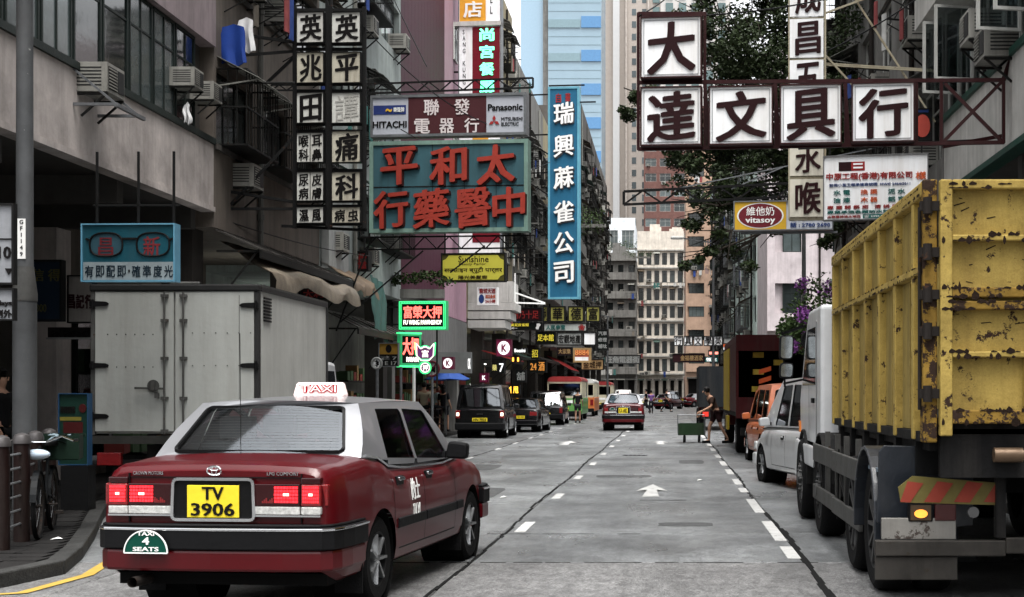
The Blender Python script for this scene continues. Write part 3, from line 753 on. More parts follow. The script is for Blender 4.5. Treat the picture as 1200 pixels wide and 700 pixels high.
for q in ((P(1105, 172, 20), (4.62, 20.2, 5.2)), (P(1176, 94, 20), (4.7, 19.8, 6.3))): m = MB(); m.bar(*q, .05); m.build('wall_anchor', MAROON, fr)

# --- vertical clinic sign 成昌五金水喉
vs_ = [('成', (925, -26, 968, 21)), ('昌', (925, 24, 968, 69)), ('五', (925, 72, 968, 117)), ('金', (925, 121, 968, 166)), ('水', (925, 170, 966, 207)), ('喉', (925, 211, 966, 255))]
PALEIRON = M('pale_rusty_iron', (.42, .38, .28), .7, streak=.7, dirt=(.12, .07, .03), rust=.5, rustcol=(.12, .05, .02))
vf = sgn('hanging_sign', 'tall narrow pale rusty sign of stacked squares reading 成昌五金水喉', (924, -30, 968, 257), 24, SWHITE, PALEIRON, fw=.03, th=.1, panel=False)
H_ = vf['h']
for ch, (x0, y0, x1, y1) in vs_:
    fa, fb = (y0+30)/287, (y1+30)/287
    rect_part(vf, .04, fa, .93, fb, SCREAM if ch in '喉水' else SWHITE, .05, 'square_panel')
    put(vf, ch, .18, fa+.012, .86, fb-.012, MAROONC, .03, .012, 'character', proud=.052, slant=.09)
m = MB()
for _, (x0, y0, x1, y1) in vs_: m.bx(-.3, .3, -.07, .06, H_-(y1+32)/287*H_-.02, H_-(y1+32)/287*H_+.02)
m.build('cross_bar', PALEIRON, vf)
lattice(vf, (.3, .02, 2.55), (2.6, .2, 2.4), .02, .03, 1, PALEIRON, 'stay'); rods(vf, [((.3, 0, 3.4), (1.9, .2, 4.0)), ((.3, 0, 2.7), (1.5, .2, 1.4)), ((.5, .1, 4.1), (2.1, .2, 1.6))], .016, PALEIRON)

# --- white contractor sign
s = sgn('hanging_sign', 'white contractor sign with red, blue and green rows hanging above the yellow truck', (965, 182, 1087, 258), 22.3, SWHITE, M('thin_grey_frame', (.2, .2, .2), .5), fw=.015, th=.1, skew=R(-11))
RED = M('sign_red', (.35, .03, .03), .5, var=.1); BLUEL = M('sign_blue', (.03, .07, .25), .5, var=.1); GREENL = M('sign_green', (.02, .18, .16), .5, var=.1); ORG = M('sign_orange', (.55, .1, .03), .5, var=.1)
rect_part(s, .15, .1, .27, .24, MAROONC, .004, 'emblem'); rect_part(s, .27, .1, .4, .24, RED, .004, 'emblem'); rect_part(s, .29, .125, .38, .15, SWHITE, .006, 'emblem_bar', .004); rect_part(s, .29, .18, .38, .205, SWHITE, .006, 'emblem_bar', .004)
put(s, '中原工程(香港)有限公司', .03, .27, .85, .39, RED, .03); put(s, '註冊小型工程承建商號碼: MWC 2464/2011', .06, .43, .83, .48, BLUEL, .01)
put(s, '水 電', .1, .53, .26, .61, GREENL, .02); put(s, '換 渠', .36, .53, .52, .61, ORG, .02); put(s, '泥 水', .62, .53, .78, .61, GREENL, .02)
put(s, '油 漆', .1, .65, .26, .73, GREENL, .02); put(s, '木 器', .36, .65, .52, .73, ORG, .02); put(s, '鋁 窗', .62, .65, .78, .73, GREENL, .02)
put(s, '專 業 開 祭 廁   清 拆 壁', .04, .77, .72, .83, RED, .02); put(s, '專業承造各類防水防漏', .04, .85, .7, .9, GREENL, .02); put(s, '水務署持牌水喉匠', .04, .925, .36, .965, RED, .01)
rect_part(s, .38, .915, .62, .975, GREENL, .004, 'number_field'); put(s, '☎ 2396 9...', .39, .925, .6, .965, WHITEP, 0, .004, proud=.004)
put(s, '樣', .88, .28, .98, .4, ORG, .02)
rods(s, [((-.7, 0, s['h']), (-.7, 0, s['h']+.14)), ((0, 0, s['h']), (0, 0, s['h']+.16)), ((.7, 0, s['h']), (.7, 0, s['h']+.18))], .012)
rods(s, [((-1.2, .1, s['h']+.16), (2.4, .1, s['h']+.2))], .02)
# --- soy drink sign
YEL = M('sign_yellow', (.6, .36, .03), .5, var=.08, streak=.2); GREYS = M('sign_lilac_grey', (.5, .52, .56), .5, streak=.3)
s = sgn('hanging_sign', 'yellow vitasoy light box with a maroon oval and grey phone number end', (860, 236, 976, 271), 27, GREYS, STEEL, fw=.022, th=.2)
rect_part(s, .01, .04, .53, .96, YEL, .01)
m = MB(); w, h = s['w'], s['h']; cx, cz = -w/2+.27*w, h*.5
pts = [(cx+.22*w*cos(t), cz+.4*h*sin(t)) for t in [2*pi*k/28 for k in range(28)]]; m.prism(pts, -.117, -.11, 'y'); m.build('oval', M('oval_maroon', (.2, .025, .035), .5, var=.05), s)
pts = [(cx+.235*w*cos(t), cz+.43*h*sin(t)) for t in [2*pi*k/28 for k in range(28)]]; m = MB(); m.prism(pts, -.1135, -.11, 'y'); m.build('oval_rim', WHITEP, s)
put(s, '維他奶', .13, .2, .41, .5, WHITEP, .01, .004, proud=.018); put(s, 'vitasoy', .12, .55, .42, .8, WHITEP, .03, .004, proud=.018)
put(s, '電 : 2332 1155', .57, .5, .97, .66, BLUEL, .02); put(s, '話 : 2780 2690', .57, .74, .97, .9, BLUEL, .02)
rods(s, [((-.8, .1, s['h']), (3.2, .4, s['h']+.08)), ((-.8, .1, -.02), (1.0, .1, -.02))], .02, STEEL)
# --- lone lattice arm reaching over the road
s = empty('sign_bracket', P(731, 240, 31), SK, 'bare black steel arm reaching over the road left of the soy drink sign', 'bracket')
lattice(s, (0, 0, 0), (5.7, 0, .2), .28, .05, 14)
rods(s, [((1.0, 0, .3), (5.6, .2, 1.2)), ((2.3, 0, .3), (3.4, 0, .75))], .012, STEEL)

# --- left: black and white clinic boards
lf = empty('steel_gantry', (0, 0, 0), 0, 'black iron rack holding the two columns of clinic boards over the left pavement', 'gantry')
D1 = 27.0
m = MB()
for x in (345.5, 385.5, 427): m.bar(P(x, 8, D1+.12), P(x, 268, D1+.12), .07)
for x in (383, 388): m.bar(P(x, -10, D1+.1), P(x, 266, D1+.1), .05)
for y in (12, 52, 58, 99, 107, 146, 154, 190, 200, 236, 242, 263): m.bar(P(345, y, D1+.14), P(428, y, D1+.14), .055)
m.build('rack', RACK, lf)
m = MB()
for (xa, ya, xb, yb) in ((225, 39, 346, 50), (252, 66, 348, 60), (252, 225, 345, 237), (255, 245, 346, 245), (310, 100, 346, 66), (253, 240, 345, 160), (330, 265, 430, 270)):
    a = P(xa, ya, D1-.4 if xa < 260 else D1+.2); a.x = max(a.x, FL+.0); m.bar(a, P(xb, yb, D1+.2), .05)
m.build('stay', RACK, lf)
lattice(lf, P(318, 106, D1+.2), P(345, 106, D1+.2), .1, .03, 3)
OLDW = M('weathered_white_board', (.56, .56, .52), .6, var=.12, streak=.55, dirt=(.14, .11, .08), scale=2, rust=.2, rustcol=(.15, .09, .05))
OLDB = M('weathered_cream_board', (.5, .47, .38), .6, var=.2, streak=.8, dirt=(.1, .07, .05), scale=2, rust=.35, rustcol=(.12, .07, .04))
def old(chs, rc, lb, mat=OLDW, off=.035, ink=BLACKP):
    s = sgn('clinic_board', lb, rc, D1, mat, RACK, fw=.008, th=.08, group='clinic boards on the black rack')
    for (t, a, b, c, e) in chs: put(s, t, a, b, c, e, ink, off, .008, 'character', rough=.004, slant=.1)
    return s
one = lambda t: [(t, .12, .08, .92, .94)]
old(one('英'), (348, 15, 381, 51), 'board reading 英, top of the left column')
old(one('兆'), (348, 62, 381, 98), 'board reading 兆, second of the left column', OLDB)
old(one('田'), (348, 109, 381, 145), 'board reading 田, third of the left column')
for t, rc, lb in (('喉耳科鼻', (348, 156, 381, 191), 'board of four small characters 喉耳科鼻, fourth of the left column'), ('尿皮病膚', (348, 202, 381, 236), 'board of four small characters 尿皮病膚, fifth of the left column')):
    s = old([(t[0], .08, .08, .44, .48), (t[1], .56, .08, .92, .48), (t[2], .08, .54, .44, .94), (t[3], .56, .54, .92, .94)], rc, lb, OLDW, .03)
    rect_part(s, .49, .03, .51, .97, RACK, .01, 'divider')
s = old([('濕', .1, .15, .44, .9), ('風', .56, .15, .9, .9)], (348, 243, 381, 262), 'short board reading 濕風 at the foot of the left column')
old(one('英'), (389, 15, 424, 51), 'board reading 英, top of the right column')
old(one('平'), (389, 62, 424, 98), 'board reading 平, second of the right column', OLDB)
old(one('譚'), (389, 109, 424, 145), 'blank looking board with a faded outlined 譚, third of the right column', ink=M('faded_character', (.4, .39, .36), .7), off=.0)
old(one('痛'), (389, 154, 424, 191), 'stained board reading 痛, fourth of the right column', OLDB)
old(one('科'), (389, 202, 424, 236), 'cream board reading 科, fifth of the right column', OLDB)
old([('病', .1, .15, .46, .9), ('虫', .56, .15, .92, .9)], (389, 243, 424, 262), 'short board reading 病虫 at the foot of the right column', OLDB)

# --- electrical shop sign
GREYB = M('sign_light_grey', (.42, .43, .48), .4, var=.05, streak=.12); MARF = M('sign_maroon_field', (.1, .03, .035), .5, var=.08); NAVY = M('navy', (.03, .05, .2), .5)
s = sgn('hanging_sign', 'electrical shop light box, maroon centre between grey ends with HITACHI and Panasonic', (434, 112, 620, 161), 33.4, GREYB, STEEL, fw=.06, th=.3)
rect_part(s, .245, .05, .745, .95, MARF, .01)
CH_W = M('sign_pinkish_white', (.6, .53, .53), .5)
for t, a, b in (('聯', .345, .445), ('發', .54, .64)): put(s, t, a, .12, b, .5, CH_W, .02, .01, 'character', proud=.012)
for t, a, b in (('電', .285, .385), ('器', .445, .54), ('行', .605, .7)): put(s, t, a, .58, b, .93, CH_W, .02, .01, 'character', proud=.012)
rect_part(s, .02, .24, .23, .46, NAVY, .008); put(s, '~', .1, .32, .14, .4, YEL, .02, .01, proud=.01); put(s, '樂聲牌', .15, .29, .22, .41, WHITEP, .01, .01, proud=.01); put(s, 'HITACHI', .015, .62, .235, .78, BLACKP, .04, .01)
put(s, 'Panasonic', .755, .26, .975, .42, BLACKP, .04, .01); put(s, 'MITSUBISHI', .84, .58, .975, .66, BLACKP, .02, .01); put(s, 'ELECTRIC', .84, .7, .95, .78, BLACKP, .02, .01)
w, h = s['w'], s['h']; m = MB(); X, Z, q = -w/2+.795*w, h*.33, h*.09
for k in range(3):
    t = pi/2+k*2*pi/3; d1 = Vector((cos(t), sin(t)))*q*1.6; a = Vector((cos(t+.52), sin(t+.52)))*q*.92; b = Vector((cos(t-.52), sin(t-.52)))*q*.92
    m.prism([(X, Z), (X+a.x, Z+a.y), (X+d1.x, Z+d1.y), (X+b.x, Z+b.y)], -.165, -.155, 'y')
m.build('three_diamond_emblem', RED, s)
lattice(s, (-w/2-.6, .1, h+.1), (w/2+.1, .1, h+.16), .22, .04, 16)
lattice(s, (-w/2-.1, .1, -.22), (w/2+.1, .1, -.22), .14, .03, 16)
# --- big teal medicine shop sign
TEAL = M('teal_board', (.06, .15, .18), .55, var=.12, streak=.55, dirt=(.03, .05, .055), scale=1.2); TEALF = M('pale_green_frame', (.2, .32, .27), .6, streak=.6, rust=.25); REDC = M('orange_red_character', (.36, .045, .03), .5, var=.18, scale=5, streak=.15)
s = sgn('hanging_sign', 'big weathered teal board with red raised characters 平和太 over 行藥醫中', (433, 166, 622, 273), 32.8, TEAL, TEALF, fw=.09, th=.3)
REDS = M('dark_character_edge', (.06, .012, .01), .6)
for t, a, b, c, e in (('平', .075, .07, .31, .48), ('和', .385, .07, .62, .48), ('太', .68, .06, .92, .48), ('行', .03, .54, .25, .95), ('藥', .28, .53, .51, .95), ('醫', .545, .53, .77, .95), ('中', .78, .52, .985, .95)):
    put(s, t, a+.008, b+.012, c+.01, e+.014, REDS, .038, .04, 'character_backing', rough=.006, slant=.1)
    put(s, t, a, b, c, e, REDC, .03, .03, 'character', proud=.045, rough=.006, slant=.1)
w, h = s['w'], s['h']
m = MB()
for k in range(1, 5): m.bx(-w/2+w*k/5-.006, -w/2+w*k/5+.006, -.154, -.149, .09, h-.09)
m.bx(-w/2+.09, w/2-.09, -.156, -.149, h*.5-.012, h*.5+.012); m.build('board_joint', RACK, s)
lattice(s, (-w/2-.2, .1, -.35), (w/2+.1, .1, -.35), .28, .035, 14)
rods(s, [((-w/2, 0, -.1), (-w/2-.9, .2, -2.2)), ((-w/2+1.2, 0, -.4), (-w/2-.8, .2, -2.0)), ((.8, 0, -.3), (0, 0, -.9))], .015)
# --- tall restaurant sign
s = sgn('hanging_sign', 'very tall white signboard, orange field with 店 above a red strip with green characters 尚宮餐廳', (538, -60, 589, 300), 54, SWHITE, STEEL, fw=.03, th=.35)
hh = 360
def fy(y): return (y+60)/hh
ORN = M('sign_orange_field', (.7, .33, .04), .5); REDF = M('sign_red_field', (.22, .012, .025), .5, streak=.2); NEON = M('green_neon_character', (.12, .9, .45), .4, emit=1.2, var=0)
rect_part(s, .03, fy(-30), .64, fy(26), ORN, .01); put(s, '酒', .12, fy(-28), .56, fy(-4), WHITEP, .03, .02, 'character', proud=.012); put(s, '店', .12, fy(3), .56, fy(22), WHITEP, .03, .02, 'character', proud=.012)
put(s, 'H\nO\nT\nE\nL', .74, fy(-40), .84, fy(18), BLACKP, 0, .01)
rect_part(s, .33, fy(33), .97, fy(112), REDF, .01); rect_part(s, .33, fy(273), .97, fy(285), REDF, .01); rect_part(s, .33, fy(160), .7, fy(168), ORN, .01)
for k, t in enumerate('尚宮餐廳'): put(s, t, .5, fy(35+k*20), .84, fy(50+k*20), NEON, .03, .03, 'neon_character', proud=.012)
put(s, 'S\nA\nN\nG\n \nK\nU\nN\nG', .1, fy(36), .17, fy(100), BLACKP, 0, .01)
m = MB(); w, h = s['w'], s['h']; m.bx(-w/2-.55, w/2, -.25, .2, h-fy(32)*h, h-fy(27)*h); m.build('cross_beam', W_white, s)
rods(s, [((-w/2, 0, h*.6), (-w/2-.9, 0, h*.6)), ((-w/2, 0, h*.3), (-w/2-.9, 0, h*.3))], .03)
# --- tall blue mahjong sign
BLU = M('blue_board', (.025, .15, .27), .5, var=.1, streak=.35, dirt=(.02, .06, .1)); BLUF = M('pale_blue_frame', (.13, .36, .47), .5, streak=.3)
s = sgn('hanging_sign', 'tall blue vertical sign with raised white characters 瑞興蔴雀公司', (643, 103, 680, 351), 64, BLU, BLUF, fw=.09, th=.4)
for t, y in (('瑞', 134), ('興', 172), ('蔴', 209), ('雀', 249), ('公', 285), ('司', 320)):
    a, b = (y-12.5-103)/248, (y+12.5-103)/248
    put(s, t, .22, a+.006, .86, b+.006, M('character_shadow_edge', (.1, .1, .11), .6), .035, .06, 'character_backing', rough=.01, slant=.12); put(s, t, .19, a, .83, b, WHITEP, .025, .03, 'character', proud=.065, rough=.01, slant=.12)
put(s, '自', .25, .03, .42, .075, RED, .02, .02, 'character'); put(s, '華', .55, .03, .72, .075, RED, .02, .02, 'character')
w, h = s['w'], s['h']
rods(s, [((-w/2, 0, h*f), (-3.6, .2, h*f)) for f in (.2, .42, .6, .78, .97)]+[((-w/2, .05, 1+k*1.8), (-3.5, .2, 2.8+k*1.8)) for k in range(4)]+[((w/2, 0, h*.93), (w/2+.7, 0, h*.93)), ((-w/2, 0, h+.1), (w/2+.2, 0, h+.1))], .03)
# --- yellow beauty parlour sign
OLV = M('sign_olive_yellow', (.5, .46, .06), .5, var=.05); OLVD = M('sign_dark_olive', (.12, .11, .03), .5)
s = sgn('hanging_sign', 'olive yellow Sunshine beauty parlour light box with Hindi lettering under the teal board', (517, 297, 594, 331), 45, OLVD, RACK, fw=.035, th=.2)
w, h = s['w'], s['h']; m = MB()
m.prism([(-w*.47, h*.25), (-w*.42, h*.2), (-w*.38, h*.08), (w*.38, h*.08), (w*.42, h*.2), (w*.47, h*.25), (w*.47, h*.75), (w*.42, h*.8), (w*.38, h*.92), (-w*.38, h*.92), (-w*.42, h*.8), (-w*.47, h*.75)], -.112, -.101, 'y'); m.build('colour_field', OLV, s)
DBR = M('dark_brown_lettering', (.05, .025, .01), .5)
put(s, 'Sunshine', .27, .1, .74, .32, DBR, .01, .004, proud=.013, slant=.0); put(s, 'Beauty Parlor', .28, .34, .7, .44, DBR, .0, .004, proud=.013); put(s, 'सनसाइन ब्यूटी पार्लर', .05, .48, .95, .7, DBR, .015, .004, proud=.013); put(s, '陽光美髮廊', .27, .77, .72, .9, DBR, .02, .004, proud=.013)
rods(s, [((-w/2+.1, 0, h), (-w/2+.1, 0, h+.7)), ((w/2-.1, 0, h), (w/2-.1, 0, h+.9)), ((-w/2-.8, 0, h+.72), (w/2+.3, 0, h+.72))], .02)
# --- pawnshop neons
NG = M('green_neon_tube', (.05, .75, .22), .4, emit=.6, var=0); NR = M('red_neon_character', (1, .13, .1), .4, emit=.8, var=0); NW = M('white_neon_lettering', (.9, .85, .75), .4, emit=.55, var=0); NGD = M('green_neon_box', (.02, .22, .08), .5, emit=.3)
s = sgn('neon_sign', 'green framed neon reading 富榮大押 FU WING PAWNSHOP', (468, 353, 525, 387), 40, BLACK, NGD, fw=.09, th=.2)
w, h = s['w'], s['h']
put(s, '富榮大押', .1, .17, .9, .6, NR, .03, .02, 'neon_character'); put(s, 'FU WING PAWNSHOP', .1, .66, .9, .82, NW, .02, .02)
m = MB()
for q in (.025, .07):
    for a, b in (((-w/2+q, -.14, q), (w/2-q, -.14, q)), ((w/2-q, -.14, q), (w/2-q, -.14, h-q)), ((w/2-q, -.14, h-q), (-w/2+q, -.14, h-q)), ((-w/2+q, -.14, h-q), (-w/2+q, -.14, q))): m.cyl(a, b, .009, n=5)
for k in range(18): x = -w/2+.08+k*(w-.16)/17; m.cyl((x, -.145, .02), (x+.05, -.145, .075), .008, n=5); m.cyl((x, -.145, h-.02), (x+.05, -.145, h-.075), .008, n=5)
m.build('neon_tube', NG, s)
rods(s, [((-w/2, 0, h*.8), (-w/2-.8, .1, h*.8)), ((-w/2, 0, h*.2), (-w/2-.8, .1, h*.2)), ((w*.28, 0, 0), (w*.28, 0, -1.6))], .02)
s = sgn('neon_sign', 'smaller angled green neon with tall red characters below the pawnshop neon', (466, 392, 493, 428), 39, BLACK, NGD, fw=.05, th=.15, skew=R(38))
put(s, '大押', .12, .1, .88, .68, NR, .04, .02, 'neon_character'); put(s, 'PAWN', .3, .74, .88, .9, NW, .03, .02)
m = MB(); w, h = s['w'], s['h']; m.bx(-w/2-.02, w/2+.02, -.1, .1, -.06, -.01); m.bx(-w/2-.02, w/2+.02, -.1, .1, h+.01, h+.05); m.build('neon_tube', NG, s)
s = sgn('neon_sign', 'white and green outlined bat and coin shaped pawn neon', (489, 403, 509, 441), 38.5, BLACK, None, th=.12, panel=False)
w, h = s['w'], s['h']; m = MB(); m2 = MB(); dk = MB()
def ring(mb, cx, cz, r, y, rr=.012, n=18, a0=0, a1=2*pi, sx=1):
    for k in range(n):
        t, u = a0+(a1-a0)*k/n, a0+(a1-a0)*(k+1)/n; mb.cyl((cx+r*sx*cos(t), y, cz+r*sin(t)), (cx+r*sx*cos(u), y, cz+r*sin(u)), rr, n=5)
dk.prism([(.1*cos(t), h*.26+.1*sin(t)) for t in [2*pi*k/16 for k in range(16)]], -.05, .05, 'y'); dk.prism([(-.22, h*.95), (-.1, h*.8), (0, h*.86), (.1, h*.8), (.22, h*.95), (.2, h*.62), (.08, h*.5), (-.08, h*.5), (-.2, h*.62)], -.05, .05, 'y'); dk.build('panel', M('purple_neon_panel', (.09, .02, .09), .5, emit=.3), s)
ring(m, 0, h*.26, .12, -.07); ring(m2, 0, h*.26, .16, -.07)
bat = [(-.24, h), (-.12, h*.84), (-.03, h*.9), (.03, h*.9), (.12, h*.84), (.24, h), (.22, h*.62), (.1, h*.48), (-.1, h*.48), (-.22, h*.62)]
for k in range(10): a, b = bat[k], bat[(k+1) % 10]; m.cyl((a[0], -.07, a[1]), (b[0], -.07, b[1]), .014, n=5); m2.cyl((a[0]*1.18, -.065, a[1]+.03), (b[0]*1.18, -.065, b[1]+.03), .012, n=5)
m.build('white_neon_tube', NW, s); m2.build('green_neon_tube', NG, s)
put(s, '富', .3, .2, .7, .42, NW, .01, .01, 'neon_character'); put(s, '押', .36, .65, .66, .83, NW, .01, .01, 'neon_character')
m = MB(); m.bx(-.03, .03, -.03, .03, 0, .01); 
# --- optician sign
CY = M('cyan_board', (.012, .1, .14), .45, var=.1, streak=.2); CYD = M('cyan_dark_ink', (.01, .03, .05), .5)
s = sgn('hanging_sign', 'blue optician sign with a pair of spectacles hanging above the white box truck', (98, 263, 209, 331), 19, CY, M('pale_blue_edge', (.12, .3, .42), .5), fw=.018, th=.16, skew=R(-2))
w, h = s['w'], s['h']
rect_part(s, .02, .66, .98, .97, M('sign_pale_cyan', (.26, .31, .33), .5, streak=.2), .008)
for i, (t, a) in enumerate((('有', .04), ('即', .155), ('配', .27), ('即', .385), ('·', .5), ('確', .54), ('準', .655), ('度', .77), ('光', .885))): put(s, t, a, .72 if t != '·' else .79, a+(.09 if t != '·' else .02), .92 if t != '·' else .84, CYD if t != '·' else BLACKP, .015, .006, 'character', proud=.009)
m = MB()
for cx in (-.235, .265):
    pts = [(cx*w+.175*w*(abs(cos(t))**.75*(1 if cos(t) > 0 else -1)), h*.64+.2*h*(abs(sin(t))**.75*(1 if sin(t) > 0 else -1))) for t in [2*pi*k/26 for k in range(26)]]
    for k in range(26): a, b = pts[k], pts[(k+1) % 26]; m.cyl((a[0], -.092, a[1]), (b[0], -.092, b[1]), .012, n=5)
m.bar((-.06*w, -.092, h*.74), (.09*w, -.092, h*.74), .025); m.bar((-.41*w, -.092, h*.72), (-.45*w, -.092, h*.74), .025); m.bar((.44*w, -.092, h*.72), (.48*w, -.092, h*.74), .025); m.build('spectacles', BLACKP, s)
for cx in (-.235, .265):
    m = MB(); pts = [(cx*w+.165*w*(abs(cos(t))**.75*(1 if cos(t) > 0 else -1)), h*.64+.19*h*(abs(sin(t))**.75*(1 if sin(t) > 0 else -1))) for t in [2*pi*k/26 for k in range(26)]]
    m.prism(pts, -.0835, -.081, 'y'); m.build('lens_field', M('lens_grey_blue', (.04, .1, .13), .4) if cx < 0 else CY, s)
CRM = M('crimson_character', (.16, .02, .025), .5)
put(s, '昌', .18, .24, .34, .56, CRM, .012, .006, 'character', proud=.003); put(s, '新', .66, .22, .84, .57, M('bright_red_character', (.22, .03, .035), .5), .02, .006, 'character', proud=.003)
rods(s, [((-.45, 0, h), (-.45, 0, h+.95)), ((.1, 0, h), (.1, 0, h+.95)), ((.57, 0, h), (.57, 0, h+.95)), ((-.5, 0, h+.25), (.65, 0, h+.25))], .014)

# --- row of distant signs, left (rect, depth, board colour, ink colour, text, label)
def ss(label, rect, d, face, rows, frame=RACK, emit=False, name='hanging_sign', fw=.05, **k):
    s = sgn(name, label, rect, d, face, frame, fw=fw, th=.25, **k)
    for (t, a, b, c, e, mt) in rows: put(s, t, a, b, c, e, mt, .02, .02, proud=.0)
    return s
DKR = M('sign_dark_maroon', (.05, .015, .02), .5); DKG = M('sign_near_black_green', (.012, .02, .015), .5); OCH = M('sign_ochre', (.4, .26, .12), .5, streak=.3); LGR = M('sign_grey_white', (.34, .35, .34), .5, streak=.3); BRK = M('sign_brick_red', (.42, .1, .05), .5); YGL = M('sign_yellow_lettering', (.6, .5, .05), .5, emit=.2)
OLD2 = M('sign_old_yellow', (.33, .31, .08), .5, streak=.3)
ss('dark maroon sign with faded red characters beside the corner balcony', (597, 361, 636, 377), 66, DKR, [('耐乃十足', .1, .2, .9, .8, RED)])
s = ss('black and green foot massage sign with yellow letters and a white foot', (597, 378, 636, 387.5), 65.5, DKG, [('新足皮雀館', .05, .12, .6, .5, YGL), ('←', .05, .6, .25, .85, WHITEP)])
w, h = s['w'], s['h']; m = MB(); m.prism([(w*.33, h*.1), (w*.4, h*.12), (w*.42, h*.45), (w*.47, h*.7), (w*.42, h*.85), (w*.34, h*.8), (w*.34, h*.5), (w*.31, h*.3)], -.15, -.127, 'y'); m.build('foot_emblem', WHITEP, s)
for t, x0, x1, wd in (('利', 637, 643, 'narrow leftmost'), ('華', 645, 663, 'second'), ('德', 666, 685, 'third'), ('富', 687, 704, 'rightmost')):
    ss('%s of four old yellow boards, character %s, below the blue sign' % (wd, t), (x0, 359, x1, 377.5), 70, OLD2, [(t, .18, .12, .82, .88, BLACKP)], group='four old yellow boards', name='character_board')
ss('pale sign with green lettering and a red crest under the yellow boards', (637, 378.5, 689, 389), 68, M('sign_pale', (.45, .48, .45), .5, streak=.2), [('人民參茸', .06, .25, .5, .8, GREENL), ('❀', .8, .2, .95, .85, RED)])
ss('grey property agent sign with dark characters below the pale one', (653, 389.5, 683, 405), 75, LGR, [('宏觀地產', .06, .2, .94, .85, BLACKP)])
ss('plain white sign right of the grey property agent sign', (684, 389.5, 699, 405), 75.5, SWHITE, [])
ss('black sign with a grid of grey characters at the end of the sign cluster', (700, 386, 713, 411), 74, DKG, [('汽車', .1, .1, .9, .3, LGR), ('修理', .1, .4, .9, .6, LGR), ('補呔', .1, .7, .9, .9, LGR)])
ss('small dark sign with yellow characters left of the property sign', (628, 388, 652, 404), 69, DKG, [('足本館', .1, .25, .9, .75, YGL)])
ss('brown sign with cream characters left of the brick red sign', (653, 407, 671, 417), 80, DKR, [('大家樂', .1, .2, .9, .8, OCH)])
s = ss('brick red sign reading 8884 over a white strip', (672, 408, 693, 425), 80, BRK, [('8884', .1, .1, .9, .5, M('sign_orange_lettering', (.8, .3, .1), .5)), ], frame=OCH, fw=.1); rect_part(s, .1, .62, .86, .92, SWHITE, .01)
ss('ochre sign with brown characters below the brick red one', (681, 421, 708, 434), 86, OCH, [('金城押', .1, .2, .9, .85, DBR)])
ss('long grey sign with white characters spanning towards the cream block', (709, 416, 751, 427), 110, M('sign_mid_grey', (.15, .15, .145), .5), [('旺角電器街', .03, .15, .97, .88, LGR)])
KP = M('purple_red_board', (.16, .015, .05), .5, emit=.1); KW = M('lit_white', (.8, .8, .8), .5, emit=.5)
def ksign(label, rect, d, sk=SK, round_=True):
    s = sgn('shop_sign', label, rect, d, KP, M('purple_red_frame', (.14, .02, .05), .5), fw=.03, th=.2, skew=sk, group='convenience shop K signs'); w, h = s['w'], s['h']
    if round_:
        m = MB(); m.prism([(w*.4*cos(t), h/2+h*.4*sin(t)) for t in [2*pi*k/20 for k in range(20)]], -.108, -.101, 'y'); m.build('disc', KW, s)
    put(s, 'K', .34, .28, .7, .74, KP if round_ else KW, .06, .006, proud=.008)
    return s
ksign('largest square K sign hanging under the corner balcony', (582, 398, 600, 418), 55)
ksign('square K sign at the left end of the grey shop fascia', (519, 418.5, 532.5, 433), 45.5, SK)
ksign('small K sign low over the pavement behind the black van', (562, 437, 573, 448.5), 62, SK, False)
s = sgn('shop_sign', 'grey convenience shop fascia board behind the turn sign', (500, 412.5, 553, 438), 48, M('fascia_grey', (.2, .21, .21), .5, streak=.2), None, th=.3, skew=R(-2)); put(s, 'OK', .93, .3, .99, .8, KW, .02)
sh = [('row of tiny white lit letters right of the K sign', (602, 408, 618, 414), 60, 'Bossini', KW), ('two orange lit panels below the white lit letters', (600, 418, 610, 425), 60, '▮▮', M('orange_glow', (1, .35, .05), .5, emit=1)),
      ('small pale square sign right of the orange lit panels', (623, 408, 632, 421), 66, '招', YGL), ('dark sign with orange characters above the black estate car', (620, 422, 641, 437), 66, '24 酒', M('dim_orange', (.5, .2, .04), .5, emit=.3)),
      ('dim green and cream lit sign left of the orange lit panels', (577, 426, 584, 436), 58, '藥', M('dim_yellow', (.5, .45, .15), .5, emit=.3)), ('white lit sign with small letters over the pavement', (585, 424, 592, 438), 58, '7', KW),
      ('grey sign with black emblem behind the black saloon', (605, 434, 617, 448), 60, '舖', LGR), ('yellow lit arrow board above the black saloon roof', (593, 451, 610, 463), 62, '◀ 甩', M('amber_glow', (1, .5, .05), .5, emit=.8))]
for lb, rc, d, t, mt in sh: ss(lb, rc, d, DKG, [(t, .1, .15, .9, .85, mt)], name='shop_sign', fw=.03)
s = ss('small bright multicoloured sign in a white frame on the corner balcony', (560, 337, 584, 358), 54.5, SWHITE, [('龍城大酒', .1, .08, .9, .35, RED), ('酒店桑拿', .4, .42, .9, .62, ORG), ('24小時', .4, .68, .9, .9, RED), ('●', .08, .4, .34, .9, BLUEL)], frame=WHITEP)
# hanging red board left of the pawn neons, small shop boards under the left canopies
ss('small red lettered board on the grimy wall above the green cloth', (419, 295, 434, 318), 37, M('sign_dull_grey', (.2, .19, .18), .6, streak=.5), [('押', .15, .1, .85, .5, RED), ('當', .15, .52, .85, .92, RED)])
ss('dark red shop board with faded characters behind the box truck roof', (352, 337, 387, 352), 33, DKR, [('大利', .15, .2, .85, .85, RED)], name='shop_sign')
